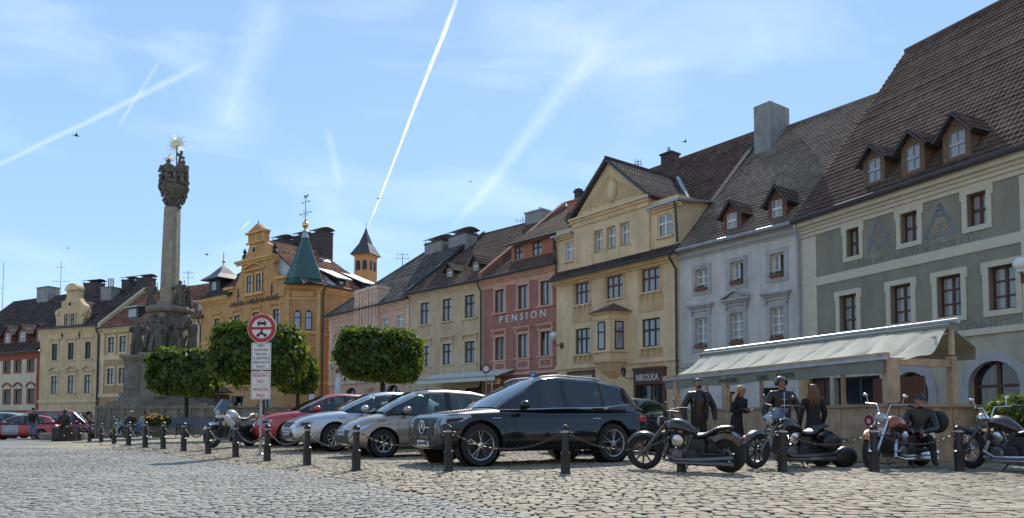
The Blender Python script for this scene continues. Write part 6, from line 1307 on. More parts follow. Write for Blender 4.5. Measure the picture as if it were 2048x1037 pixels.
# ---- traffic sign
p = G(519, 911); Ys = p.y; sg = thing('traffic_sign', 'round red and white no vehicles sign above two white text plates on a grey post', 'sign', p, radians(-3)); zf = lambda y: W(522, y, Ys).z - p.z; xf = lambda x: W(x, 750, Ys).x - p.x
MB().tube([(0, .05, -.1), (0, .05, zf(632))], .035, 12).build('post', M['zinc'], sg); g = MB(); g.lathe([(.09, 0), (.09, .03), (.05, .06), (.04, .16)], 12, (0, .05, 0)); g.build('post_foot', M['zinc'], sg)
cx_, cz_, r_ = xf(522), zf(657), 29.3 / F * Ys
g = MB(); g.lathe([(0, -.002), (r_, -.002), (r_, .015), (0, .015)], 40, (cx_, 0, cz_), 0, 'y'); di = g.build('round_disc', M['signwhite'], sg, smooth=False)
g = MB(); n_ = 40; ri, ro = r_ * .70, r_ * .965
for k in range(n_):
    t0, t1 = 2*pi*k/n_, 2*pi*(k+1)/n_; g.prism([(cx_ + ri*cos(t0), cz_ + ri*sin(t0)), (cx_ + ro*cos(t0), cz_ + ro*sin(t0)), (cx_ + ro*cos(t1), cz_ + ro*sin(t1)), (cx_ + ri*cos(t1), cz_ + ri*sin(t1))], -.008, -.001)
g.prism([(cx_ - ri, cz_ - .035), (cx_ + ri, cz_ - .035), (cx_ + ri, cz_ + .035), (cx_ - ri, cz_ + .035)], -.0085, -.001); g.build('red_ring', M['signred'], di, smooth=False)
def icon(outl, c, s, name='pictogram'):
    g = MB()
    for o_ in outl: g.prism([(c[0] + x * s, c[1] + y * s) for x, y in o_], -.009, -.001)
    return g.build(name, M['signblack'], di, smooth=False)
circ = lambda x, y, r, n=12: [(x + r * cos(2*pi*k/n), y + r * sin(2*pi*k/n)) for k in range(n)]
icon([[(-.8, -.3), (.8, -.3), (.85, .05), (.7, .2), (-.7, .2), (-.85, .05)], [(-.62, .2), (-.5, .2), (-.4, .5), (-.46, .55)], [(.62, .2), (.5, .2), (.4, .5), (.46, .55)], [(-.46, .5), (.46, .5), (.42, .6), (-.42, .6)], [(-.7, -.3), (-.45, -.3), (-.45, -.5), (-.7, -.5)], [(.45, -.3), (.7, -.3), (.7, -.5), (.45, -.5)], [(-.82,.18),(-.95,.3),(-.75,.3)], [(.82,.18),(.95,.3),(.75,.3)]], (cx_, cz_ + r_ * .36), .14)
icon([circ(-.62, -.25, .3), circ(.62, -.25, .3), [(-.6, -.1), (.5, -.2), (.4, .1), (-.35, .15)], [(-.15, .1), (.25, .1), (.15, .6), (-.15, .55)], circ(.0, .78, .17), [(-.1, .5), (-.5, .2), (-.42, .12), (0, .38)]], (cx_, cz_ - r_ * .38), .145)
for y0, y1, mt_, mb_, lines in ((686, 740.5, M['signblack'], M['signblack'], ['MIMO', 'DOPRAVNÍ', 'OBSLUHU', 'A DRŽITELE', 'PARKOVACÍCH', 'KARET']), (743, 799, M['signred'], M['signred'], ['RESIDENT', 'ONLY', 'ANLIEGER', 'FREI'])):
    x0, x1 = xf(501.5), xf(541.5); z1, z0 = zf(y0), zf(y1); g = MB(); g.box(x0, x1, .0, .015, z0, z1); pl = g.build('text_plate', M['signwhite'], sg, smooth=False, bevel=.004)
    g = MB(); e = .022; w_ = .008
    for q_ in ((x0+e, x1-e, z0+e, z0+e+w_), (x0+e, x1-e, z1-e-w_, z1-e), (x0+e, x0+e+w_, z0+e+w_, z1-e-w_), (x1-e-w_, x1-e, z0+e+w_, z1-e-w_)): g.box(q_[0], q_[1], -.003, .001, q_[2], q_[3])
    g.build('border', mb_, pl, smooth=False); nL = len(lines); H_ = z1 - z0; W_ = x1 - x0
    for k, s_ in enumerate(lines):
        wd_ = min(.86, (.088 if nL == 6 else .092) * len(s_) + .04) * W_ * (.92 if nL == 6 else 1.0); zc = z1 - H_ * ((k + 1) / (nL + .55) + (.0 if nL == 6 else (.04 if k > 1 else -.02))); hh = H_ * (.095 if nL == 6 else .125)
        text(pl, s_, (x0+x1)/2 - wd_/2, (x0+x1)/2 + wd_/2, zc, hh, mt_, -.004, ext=.003)
    if nL == 4: MB().box(x0 + W_*.15, x1 - W_*.15, -.003, .001, (z0+z1)/2 - .003, (z0+z1)/2 + .003).build('divider', mb_, pl, smooth=False)
def psign(px, yt, yb, Y, wpx, label):
    p = GY(px, Y); t = thing('parking_sign', label, 'sign', p, 0, 'blue parking signs'); z1, z0 = W(px, yt, Y).z - p.z, W(px, yb, Y).z - p.z; w_ = wpx / F * Y / 2
    MB().tube([(0, .04, 0), (0, .04, z1)], .03, 8).build('post', M['zinc'], t); pl = MB().box(-w_, w_, 0, .02, z0, z1).build('sign_plate', M['signblue'], t, smooth=False, bevel=.005)
    text(pl, 'P', -w_ * .45, w_ * .5, z0 + (z1 - z0) * .3, (z1 - z0) * .5, M['signwhite'], -.006)
psign(1066, 743, 760, 27, 11, 'blue parking sign rising behind the roof of the black car'); psign(767, 768, 783, 36, 7, 'blue parking sign right of the maple trunk before the salmon house'); psign(240, 786, 801, 50, 7, 'blue parking sign left of the column pedestal')
p = GY(972, 38); t = thing('round_road_sign', 'round sign on a post with a dark back, in front of the beige house', 'sign', p); z_ = W(972, 738, 38).z - p.z
MB().tube([(0, .05, 0), (0, .05, z_)], .03, 8).build('post', M['zinc'], t); g = MB(); g.lathe([(0, 0), (.24, 0), (.24, .02), (0, .02)], 24, (0, 0, z_), 0, 'y'); g.lathe([(0, -.004), (.15, -.004), (.15, 0)], 24, (0, 0, z_), 1, 'y'); g.build('disc', [M['dormerred'], M['white']], t)
# globe lamps on brackets
def globelamp(px, py, bx_, by, bl, yy, label):
    x, z = bl.pp(bx_, by, 0); t = thing('wall_lamp', label, 'lamp', bl.root.matrix_basis @ Vector((x, 0, z)), bl.root.rotation_euler.z, 'globe lamps on the walls'); x2, z2 = bl.pp(px, py, yy); dx, dz = x2 - x, z2 - z
    g = MB(); g.box(-.12, .12, -.06, 0, -.16, .16); g.tube([(0, -.05, 0), (dx * .5, yy * .5, -.02), (dx * .9, yy * .9, .05), (dx, yy, dz * .3), (dx, yy, dz - .15)], .03, 7); g.build('bracket', M['dormerred'], t); g = MB(); g.sph((dx, yy, dz), .2, 14); g.lathe([(.1, dz - .24), (.12, dz - .18)], 10, (dx, yy, 0)); g.build('globe', M['lamp'], t)
globelamp(1107.5, 671, 1124, 692, yh, -.9, 'white globe lamp on a curved bracket between rose and yellow houses'); globelamp(662, 726, 676, 741, lp, -1.0, 'white globe lamp at the left corner of the salmon house')
x, z = mh.pp(2043, 545, 0); globelamp(2040, 528, 2052, 556, mh, -.8, 'white globe lamp at the right edge of the photo on the museum house')
def lantern(px, py, Y, label, ex=.5):
    p = W(px, py, Y); t = thing('wall_lantern', label, 'lamp', p); g = MB(); g.lathe([(.03, .28), (.15, .17), (.13, .15)], 6); g.lathe([(.05, -.2), (.08, -.17)], 6); g.tube([(0, 0, -.18), (ex * .3, .1, -.28), (ex, .3, -.25)], .02, 6)
    for k in range(6): a = k * pi / 3; g.tube([(.13*cos(a), .13*sin(a), .15), (.07*cos(a), .07*sin(a), -.17)], .01, 4)
    g.build('lantern_frame', M['black'], t); g = MB(); g.lathe([(.12, .15), (.065, -.17)], 6); g.build('lantern_glass', M['glassdark'], t)
lantern(1247, 746, 37.5, 'old black lantern on a bracket left of the NIKOLKA shop sign', .6); lantern(957, 782, 46, 'small black lantern by the ground floor window of the beige house', .3)
# bench row, flowers
WD = mat('grey_painted_slats', (.08, .095, .12), .5, .2, 12)
bn = None
for px, Y, lab in ((278, 36.5, 'slatted bench carrying the seated couple'), (330, 36, 'dark bench behind the flower tub'), (356, 35.5, 'empty slatted bench behind the flower tub and left of another'), (389, 35, 'rightmost empty slatted bench beside the maple trunk')):
    p = GY(px, Y)
    if bn is None:
        bn = thing('park_bench', '', 'bench'); g = MB()
        for k in range(4): g.box(-.85, .85, -.3 + k * .12, -.2 + k * .12, .42, .45)
        g.build('seat', WD, bn, smooth=False); g = MB()
        for k in range(4): z = .5 + k * .11; g.hexa([(-.85, .18+k*.035, z), (.85, .18+k*.035, z), (.85, .21+k*.035, z), (-.85, .21+k*.035, z), (-.85, .21+k*.035, z+.095), (.85, .21+k*.035, z+.095), (.85, .24+k*.035, z+.095), (-.85, .24+k*.035, z+.095)])
        g.build('backrest', WD, bn, smooth=False)
        for x in (-.7, .7): g = MB(); g.tube([(x, -.32, 0), (x, -.26, .25), (x, -.3, .42), (x, -.3, .6), (x, .1, .62)], .02, 6); g.tube([(x, .3, 0), (x, .16, .3), (x, .2, .5), (x, .34, .95)], .02, 6); g.tube([(x, -.3, .4), (x, .18, .4)], .02, 6); g.build('leg', M['black'], bn)
        o = bn
    else: o = dup(bn)
    o.location = p; tag(o, lab, 'bench', 'benches before the stone wall')
p = GY(318, 34.5); t = thing('flower_tub', 'round tub overflowing with yellow and red flowers between the benches', 'planter', p); g = MB(); g.lathe([(.25, 0), (.38, .5), (.4, .55)], 14); g.build('tub', ST2, t)
foliage('leaves', t, [((0, 0, .75), (.55, .4, .3))], 1400, .1, 4, ex=.5)
for nm, cc, k in (('yellow_flowers', (.75, .5, .12), 60), ('red_flowers', (.55, .08, .06), 30)):
    g = MB(); rr = random.Random(k)
    for i in range(k): a = rr.random() * 6.28; r_ = rr.random() ** .5; g.sph((.58 * r_ * cos(a) * (1 if k == 60 else .6) - (.1 if k == 60 else .3), .42 * r_ * sin(a) - .1, .85 + .25 * (1 - r_) + rr.random() * .1), .05, 5)
    g.build(nm, mat(nm, cc, .7, .25, 30), t)
# closed parasols
for i, (px, y0, y1, Y, lab) in enumerate(((676, 753, 800, 47, 'closed cream parasol at the corner of the salmon house'), (624, 765, 806, 52, 'closed cream parasol beside the small maple before the hotel'))):
    p = GY(px, Y); t = thing('closed_parasol', lab, 'parasol', p, 0, 'closed parasols'); h = W(px, y0, Y).z; MB().tube([(0, 0, 0), (0, 0, h)], .03, 8).build('pole', M['white'], t)
    g = MB(); rings = [[(r_ * (1 + .25 * sin(6*q_)) * cos(q_), r_ * (1 + .25 * sin(6*q_)) * sin(q_), z) for q_ in [2*pi*k/24 for k in range(24)]] for r_, z in ((.2, 1.0), (.24, 1.3), (.17, 1.9), (.13, h - .4), (.03, h - .02))]; g.loft(rings); g.build('folded_canopy', M['white'], t)
# dark kiosk roof left of the hotel entrance
p = GY(415, 58); t = thing('small_kiosk', 'small kiosk with a dark hipped roof between the column and the ochre hotel', 'kiosk', p); zt = W(405, 758, 58).z; ze_ = W(415, 789, 58).z; g = MB(); g.loft([[(-2.2, -1.4, ze_), (1.5, -1.4, ze_), (1.5, 1.6, ze_), (-2.2, 1.6, ze_)], [(-1.3, -.1, zt), (.1, -.1, zt), (.1, .1, zt), (-1.3, .1, zt)]]); g.build('roof', T['dark'], t, smooth=False)
for x in (-2, 1.3): MB().box(x - .08, x + .08, -1.2, -1.04, 0, ze_).build('post', M['brownwood'], t, smooth=False)
MB().box(-1.9, 1.2, .2, 1.4, -.2, ze_ - .1).build('wall', M['brownwood'], t, smooth=False)
# awning of the beige house
x0, z0 = be.pp(833, 762, -1.9); x1, z1 = be.pp(990, 752, -1.9); t = thing('shop_awning', 'long flat cream awning over the ground floor of the beige house', 'awning', be.root.location, be.root.rotation_euler.z); AW = mat('awning_cloth', (.62, .60, .52), .8, .08, 3)
g = MB(); zm = (z0 + z1) / 2; g.hexa([(x0, -1.9, zm - .03), (x1, -1.9, zm - .03), (x1, -.1, zm + .5), (x0, -.1, zm + .5), (x0, -1.9, zm), (x1, -1.9, zm), (x1, -.1, zm + .53), (x0, -.1, zm + .53)]); g.box(x0, x1, -1.93, -1.9, zm - .26, zm + .02); g.build('cloth', AW, t, smooth=False); MB().tube([(x0, -1.92, zm + .03), (x1, -1.92, zm + .03)], .06, 8).build('front_bar', M['leadroof'], t)
for x in (x1 - .35,): MB().tube([(x, -1.8, 0), (x, -1.8, zm)], .06, 8).build('post', M['zinc'], t)
x2, z2 = be.pp(988, 764, -1.6); tt = thing('hanging_yellow_sign', 'small yellow sign hanging under the right end of the beige house awning', 'sign', be.root.matrix_basis @ Vector((x2, -1.6, z2)), be.root.rotation_euler.z); MB().box(-.55, .5, -.03, .03, -.14, .2).build('sign_board', mat('yellow_sign', (.6, .42, .12), .6), tt, smooth=False); text(tt, 'NO', -.3, .3, -.08, .2, M['dormerred'], -.045)
# birds
for px, py, Y, s_, lab in ((153, 272, 45, .32, 'dark bird gliding on the left across the long contrail'), (137, 497, 70, .25, 'tiny bird above the cream scrolled gable'), (414, 510, 60, .3, 'small bird between the column and the hotel'), (757, 398, 50, .2, 'tiny bird in front of the central contrail'), (1370, 284, 55, .35, 'bird above the ridge of the yellow house'), (941, 364, 60, .2, 'tiny bird in the open sky above the chimneys')):
    t = thing('bird', lab, 'bird', W(px, py, Y), random.Random(px).uniform(-.6, .6), 'birds over the roofs'); g = MB(); g.sph((0, 0, 0), (s_ * .5, s_ * .16, s_ * .14), 8)
    for k in (-1, 1): g.add([(-s_*.15, 0, .02), (s_*.2, 0, .02), (s_*.05, k*s_*.5, s_*.35), (-s_*.15, k*s_*1.0, s_*.25), (-s_*.12, k*s_*.45, s_*.3)], [(0, 1, 2, 4), (2, 3, 4)]); g.tube([(-s_*.4, 0, 0), (-s_*.75, k*s_*.08, 0)], [s_*.05, s_*.07], 4, flat=.4)
    g.build('body', M['black'], t)
# ------------------------------------------------------------------ vehicles
def cglass(name, tint, mixv):
    m, t, b = newmat(name); t.nodes.remove(b); o_ = t.nodes['Material Output']; tr_ = t.nodes.new('ShaderNodeBsdfTransparent'); tr_.inputs[0].default_value = (*tint, 1)
    gl = nd(t, 'ShaderNodeBsdfGlossy', Roughness=.03); fr_ = nd(t, 'ShaderNodeFresnel', IOR=1.6); ad = nd(t, 'ShaderNodeMath', operation='MULTIPLY_ADD'); ad.inputs[1].default_value = mixv; ad.inputs[2].default_value = .03
    t.links.new(fr_.outputs[0], ad.inputs[0]); mx_ = t.nodes.new('ShaderNodeMixShader'); t.links.new(ad.outputs[0], mx_.inputs[0]); t.links.new(tr_.outputs[0], mx_.inputs[1]); t.links.new(gl.outputs[0], mx_.inputs[2]); t.links.new(mx_.outputs[0], o_.inputs[0]); return m
CG2 = cglass('car_side_glass', (.42, .50, .48), 1.3); CG3 = cglass('privacy_glass', (.07, .08, .08), 1.2); CG = cglass('car_windscreen', (.45, .55, .55), 1.6); TY = mat('tyre_rubber', (.02, .02, .02), .8, .15, 20); CR = mat('chrome', (.58, .58, .60), .22, .05, 5, metal=1)
AL = mat('alloy_silver', (.55, .55, .56), .28, .08, 8, metal=.9); PB = mat('black_plastic', (.02, .02, .021), .55, .1, 10); RL = mat('red_lamp', (.5, .015, .02), .15, .05, coat=1); HLm = mat('headlamp_glass', (.30, .32, .34), .12, .35, 30, coat=1, spec=1)
def cpaint(n, c, metal=.35): return mat(n, c, .32, .06, 1.5, metal=metal, coat=1.0)
def interp(pts, x):
    if x <= pts[0][0]: return pts[0][1]
    for (a, va), (b_, vb) in zip(pts, pts[1:]):
        if x <= b_: t = (x - a) / (b_ - a); return va + (vb - va) * t
    return pts[-1][1]
def patch(bvh, outl, dirv, mt, par, name, off=.006, flip=False, step=.07):
    """project a flat outline onto the body; outl in (right, up) of the view along dirv"""
    d = Vector(dirv).normalized(); up = Vector((0, 0, 1)); rt = d.cross(up).normalized(); u2 = rt.cross(d)
    bm = bmesh.new(); f = bm.faces.new([bm.verts.new(rt * p[0] + u2 * p[1]) for p in outl])
    xs_ = [p[0] for p in outl]; zs_ = [p[1] for p in outl]
    for ax, lo, hi in ((rt, min(xs_), max(xs_)), (u2, min(zs_), max(zs_))):
        k = lo + step
        while k < hi - .01: bmesh.ops.bisect_plane(bm, geom=bm.verts[:] + bm.edges[:] + bm.faces[:], plane_co=ax * k, plane_no=ax); k += step
    bad = []
    for v in bm.verts:
        h = bvh.ray_cast(v.co - d * 6, d)
        if h[0] is None: bad.append(v)
        else: v.co = h[0] - d * off
    bmesh.ops.delete(bm, geom=bad, context='VERTS')
    if flip:
        for v in bm.verts: v.co.y = -v.co.y
    me = bpy.data.meshes.new(name); bm.to_mesh(me); bm.free(); me.materials.append(mt); me.shade_smooth()
    o = bpy.data.objects.new(name, me); COL.objects.link(o); o.parent = par; return o
def wheel(par, x, y, r, wd, rim, style, side, rimr=.66):
    g = MB(); g.M = Matrix.Translation((x, y, r)); s_ = side
    g.lathe([(r * rimr, -wd/2), (r * .93, -wd/2 - .005), (r * .985, -wd * .38), (r, -wd * .2), (r, wd * .2), (r * .985, wd * .38), (r * .93, wd/2 + .005), (r * rimr, wd/2)], 40, axis='y', caps=False); w_ = g.build('wheel', TY, par)
    g = MB(); g.M = Matrix.Translation((x, y, r)); rr_ = r * rimr; yo = s_ * wd * .46
    lp_ = [(rr_, yo), (rr_ - .012, yo - s_ * .005), (rr_ - .03, yo - s_ * .05), (rr_ - .03, -yo * .5)]; g.lathe(lp_ + [(rr_, -yo * .5)], 36, axis='y', caps=False)
    ns = style if style > 0 else 5
    for k in range(ns):
        a = 2*pi*k/ns + .3
        offs = (-.13, .13) if style <= 5 else (0,)
        for o_ in offs:
            a2 = a + o_ * 1.3; p0 = Vector((.05*cos(a), yo - s_*.015, .05*sin(a))); p1 = Vector(((rr_-.015)*cos(a2), yo - s_*.01, (rr_-.015)*sin(a2)))
            g.tube([p0, (p0 + p1)/2 + Vector((0, 0, 0)), p1], [.028, .017 if style <= 5 else .03, .02 if style <= 5 else .042], 5, flat=.5)
    g.lathe([(0, yo + s_*.004), (.055, yo), (.06, yo - s_*.03), (0, yo - s_*.03)], 14, axis='y'); g.build('rim', rim, w_)
    g = MB(); g.M = Matrix.Translation((x, y, r)); g.lathe([(0, -.01), (rr_ * .9, -.01), (rr_ * .9, .01), (0, .01)], 20, axis='y'); g.build('brake_disc', PB, w_)
def car(name, label, cat, P, head, L, Wd, Hh, wb, zb, top, sho, wid, gh, paint, wr, style, rim, sc=1.0, group=None, rails=False, front='a', plate='', xo=.04):
    """x forward. top: deck height, sho: shoulder height, wid: half width curve; gh: greenhouse stations"""
    t = thing(name, label, cat, P, head, group); t.scale = (sc, sc, sc); hl = L / 2
    nx_ = 30; rings = []
    xs_ = [-hl + L * (.5 - .5 * cos(pi * k / nx_)) for k in range(nx_ + 1)]
    for x in xs_:
        e = min(1, (hl - abs(x)) / .16); e = sqrt(max(0, 1 - (1 - e) ** 2)) if e < 1 else 1
        w_ = interp(wid, x) * Wd / 2 * (.80 + .20 * e); zt = interp(top, x); zs_ = min(interp(sho, x), zt); b_ = zb + (1 - e) * .12 + (.05 if abs(x) > hl - .35 else 0); zt -= (1 - e) * .10; zs_ -= (1 - e) * .10
        h = zs_ - b_; half = [(.0, b_), (.8*w_, b_), (.95*w_, b_ + .05), (1.0*w_, b_ + .3*h), (1.0*w_, b_ + .58*h), (.965*w_, b_ + .70*h), (.965*w_, b_ + .86*h), (.90*w_, zs_), (.72*w_, zt - .012), (.0, zt + .01)]
        rings.append([(x, y, z) for y, z in half] + [(x, -y, z) for y, z in half[-2:0:-1]])
    g = MB(); g.loft(rings); bo = g.build('body', paint, None, sub=1)
    ax = (wb / 2 + xo, -wb / 2 + xo)
    cut = MB()
    for x in ax:
        for s_ in (-1, 1): cut.lathe([(wr * 1.16, s_ * (Wd/2 - .27)), (wr * 1.16, s_ * (Wd/2 + .2))], 36, (x, 0, wr * 1.04), axis='y')
    co = cut.build('cut', paint, None); md = bo.modifiers.new('b', 'BOOLEAN'); md.operation = 'DIFFERENCE'; md.object = co; md.solver = 'EXACT'
    bpy.context.view_layer.update(); dg = bpy.context.evaluated_depsgraph_get(); me = bpy.data.meshes.new_from_object(bo.evaluated_get(dg)); me.name = 'body'; bpy.data.objects.remove(bo); bpy.data.objects.remove(co)
    me.materials.clear(); me.materials.append(paint); me.polygons.foreach_set('material_index', [0] * len(me.polygons)); me.shade_smooth(); me.set_sharp_from_angle(angle=radians(40))
    bo = bpy.data.objects.new('body', me); COL.objects.link(bo); bo.parent = t
    bm = bmesh.new(); bm.from_mesh(me); bvh = BVHTree.FromBMesh(bm)
    g = MB()
    for x in ax:
        for s_ in (-1, 1): g.lathe([(wr * 1.15, s_ * (Wd/2 - .265)), (wr * 1.15, s_ * (Wd/2 - .05)), (wr * 1.145, s_ * (Wd/2 - .05)), (wr*1.145, s_ * (Wd/2 - .26)), (.01, s_ * (Wd/2 - .26))], 28, (x, 0, wr * 1.04), axis='y', caps=False)
    g.build('wheel_arch_liner', PB, t)
    for x in ax:
        for s_ in (-1, 1): wheel(t, x, s_ * (Wd/2 - .13), wr, .22, rim, style, s_, .70 if style <= 5 else .62)
    # greenhouse
    G_ = {k: MB() for k in ('w', 'r', 'g1', 'g-1', 'p', 'b')}
    def hr(st):
        x, yb, zbl, yr_, zr_ = st[:5]; return [(x, yb, zbl - .03), (x, yb + (yr_ - yb) * .94, zbl + (zr_ - zbl) * .90), (x, yr_ - .035, zr_ - .005), (x, yr_ * .8, zr_ + .02), (x, 0, zr_ + .035)]
    for A_, B_ in zip(gh, gh[1:]):
        ra, rb = hr(A_), hr(B_); side, topm = A_[5], ('r' if A_[6] == 'w' and A_[0] < 0 else A_[6])
        for s_ in (1, -1):
            for j in range(4):
                q_ = [(ra[j][0], ra[j][1]*s_, ra[j][2]), (rb[j][0], rb[j][1]*s_, rb[j][2]), (rb[j+1][0], rb[j+1][1]*s_, rb[j+1][2]), (ra[j+1][0], ra[j+1][1]*s_, ra[j+1][2])]
                G_[(side + str(s_) if side == 'g' else side) if j == 0 else ('p' if j == 1 else topm)].add(q_, [(3, 2, 1, 0) if s_ < 0 else (0, 1, 2, 3)])
    def fin(k, nm, mt):
        if G_[k].v:
            o = G_[k].build(nm, mt, None, smooth=False, fix=False); bmx = bmesh.new(); bmx.from_mesh(o.data); bmesh.ops.remove_doubles(bmx, verts=bmx.verts, dist=.002); bmx.to_mesh(o.data); bmx.free(); o.data.shade_smooth(); o.data.set_sharp_from_angle(angle=radians(45)); o.parent = t; return o
    ca = fin('p', 'roof', paint); [fin(k, 'side_window', CG3 if rails else CG2) for k in ('g1', 'g-1')]; fin('w', 'windscreen', CG); fin('r', 'rear_window', CG3 if rails else CG2); cabin(t, gh, Wd); fin('b', 'pillar_trim', PB)
    A0, B0 = gh[0], gh[1]; g = MB(); zl = A0[2]
    g.tube([(s[0], s[1] + .004, s[2] - .02) for s in gh], .012, 5); g.tube([(s[0], -s[1] - .004, s[2] - .02) for s in gh], .012, 5); g.build('window_trim', PB if not rails else CR, t)
    for s_ in (-1, 1):     # mirrors
        x = A0[0] - .42; y = Wd / 2 + .06; g = MB(); g.sph((x, s_ * y, zl + .07), (.10, .13, .085), 14, 0); g.box(x - .02, x + .03, min(s_*(Wd/2-.1), s_*y), max(s_*(Wd/2-.1), s_*y), zl - .02, zl + .03, 1); m_ = g.build('door_mirror', [paint, PB], t)
    Dl = (0, -1, 0)   # seen from +y side: direction -y ; right = x axis negative
    def sidep(nm, pts, mt, **k):
        for fl in (False, True): patch(bvh, [(-x, z) for x, z in pts], Dl, mt, t, nm, flip=fl, **k)
    zs0 = interp(sho, 0); xB = [s[0] for s in gh if s[5] == 'b'][0] if any(s[5] == 'b' for s in gh) else 0
    for x in (gh[0][0] - .25, xB - .04, -wb/2 + .33):
        sidep('door_seam', [(x, zb + .12), (x + .008, zb + .12), (x + .008, zs0 - .03), (x, zs0 - .03)], PB, step=.1, off=.003)
    sidep('sill_trim', [(-wb/2 + wr*1.25, zb + .03), (wb/2 - wr*1.22, zb + .03), (wb/2 - wr*1.22, zb + .12), (-wb/2 + wr*1.25, zb + .12)], PB, off=.004)
    for x in (xB + .12, -wb/2 + .55):
        for s_ in (-1, 1): g = MB(); h = bvh.ray_cast(Vector((x, s_*3, zs0 - .13)), Vector((0, -s_, 0))); yy = abs(h[0].y) if h[0] else Wd/2; g.tube([(x - .09, s_*yy, zs0 - .13), (x - .07, s_*(yy+.03), zs0 - .13), (x + .07, s_*(yy+.03), zs0 - .13), (x + .09, s_*yy, zs0 - .13)], .013, 6); g.build('door_handle', CR if rails else paint, t)
    Df = (-1, 0, 0); zt = interp(top, hl - .25); fp = lambda nm, pts, mt, off=.008: patch(bvh, pts, Df, mt, t, nm, off=off)
    # looking along -x the picture's right is +y of the car... outlines below are symmetric
    if front == 'suv':
        gq = fp('grille', [(-.5, zt - .09), (.5, zt - .09), (.42, zt - .42), (-.42, zt - .42)], PB); g = MB(); h = bvh.ray_cast(Vector((4, 0, zt - .27)), Vector((-1, 0, 0)))[0].x + .03
        g.tube([(h, .12*cos(a), zt - .26 + .12*sin(a)) for a in [2*pi*k/24 for k in range(24)]], .012, 6, closed=True)
        for a in (pi/2, pi/2 + 2*pi/3, pi/2 + 4*pi/3): g.tube([(h, 0, zt - .26), (h, .12*cos(a), zt - .26 + .12*sin(a))], [.016, .005], 6)
        for s_ in (-1, 1): g.tube([(h - .01, s_ * .12, zt - .27), (h - .05, s_ * .38, zt - .27)], .014, 6)
        g.build('grille_emblem', CR, gq); fp('lower_grille', [(-.6, zb + .08), (.6, zb + .08), (.66, zb + .24), (-.66, zb + .24)], PB); zp_ = zt - .56
    elif front == 'bow':
        gq = fp('grille', [(-.40, zt - .10), (.40, zt - .10), (.32, zt - .24), (-.32, zt - .24)], PB); fp('lower_grille', [(-.55, zb + .1), (.55, zb + .1), (.58, zb + .26), (-.58, zb + .26)], PB); zp_ = zt - .38
        g = MB(); h = bvh.ray_cast(Vector((4, 0, zt - .17)), Vector((-1, 0, 0)))[0].x + .012
        for k in range(9): y = -.32 + .08 * k; g.box(h - .03 - abs(y)*.12, h - .01 - abs(y)*.12, y - .006, y + .006, zt - .23, zt - .11)
        g.tube([(h - abs(y)*.12, y, zt - .10) for y in (-.42, -.2, 0, .2, .42)], .013, 6); g.build('grille_bars', CR if front == 'bow' else PB, gq)
    else:
        fp('grille', [(-.34, zt - .10), (.34, zt - .10), (.2, zt - .19), (-.2, zt - .19)], CR); fp('lower_grille', [(-.55, zb + .12), (.55, zb + .12), (.48, zb + .42), (-.48, zb + .42)], PB); zp_ = zb + .36
    h = bvh.ray_cast(Vector((4, 0, zp_)), Vector((-1, 0, 0)))[0]; hx = (h.x if h else hl) + .012; g = MB(); g.box(hx - .01, hx + .006, -.26, .26, zp_ - .055, zp_ + .055); pl = g.build('number_plate', M['signwhite'], t, smooth=False)
    if plate:
        o = text(pl, plate, -.22, .22, -.035, .07, M['signblack'], -.004, ext=.003); o.rotation_euler = (0, 0, pi / 2); o.location = (hx + .008, 0, zp_)
    for s_ in (False, True):
        zz = zt - .17; sh_ = {'suv': [(-.20, zz - .05), (.16, zz + .01), (.30, zz + .10), (.26, zz + .14), (-.18, zz + .10)], 'bow': [(-.17, zz - .08), (.14, zz - .04), (.24, zz + .08), (-.15, zz + .07)], 'a': [(-.18, zz - .10), (.0, zz - .08), (.30, zz + .10), (.26, zz + .14), (-.12, zz + .03)]}[front]
        d = Vector((-.72, -.69, 0)); rt = d.cross(Vector((0, 0, 1))).normalized(); cp = Vector((hl - .26, Wd/2 - .2, 0)); cx_ = cp.dot(rt)
        h_ = patch(bvh, [(cx_ + p[0], p[1]) for p in sh_], d, HLm, t, 'headlight', flip=s_, off=.012)
        patch(bvh, [(cx_ + p[0] * .55 + .03, (p[1] - zz) * .55 + zz + .005) for p in sh_], d, PB if front != 'a' else CR, h_, 'lamp_reflector', flip=s_, off=.016)
        d = Vector((.6, -.8, 0)); rt = d.cross(Vector((0, 0, 1))).normalized(); cp = Vector((-hl + .18, Wd/2 - .12, 0)); cx_ = cp.dot(rt); zz = interp(sho, -hl + .2) - .13
        patch(bvh, [(cx_ - .2, zz - .06), (cx_ + .13, zz - .09), (cx_ + .16, zz + .07), (cx_ - .1, zz + .06)], d, RL, t, 'tail_light', flip=s_, off=.012)
    if rails:
        for s_ in (-1, 1): pts = [(s[0], s_ * (s[3] - .10), s[4] + .05) for s in gh if s[4] > Hh - .2]; pts = [(pts[0][0] + .05, pts[0][1], pts[0][2] - .04)] + pts + [(pts[-1][0] - .1, pts[-1][1], pts[-1][2] - .05)]; g = MB(); g.tube(pts, .018, 7); g.build('roof_rail', CR, t)
    return t, bvh
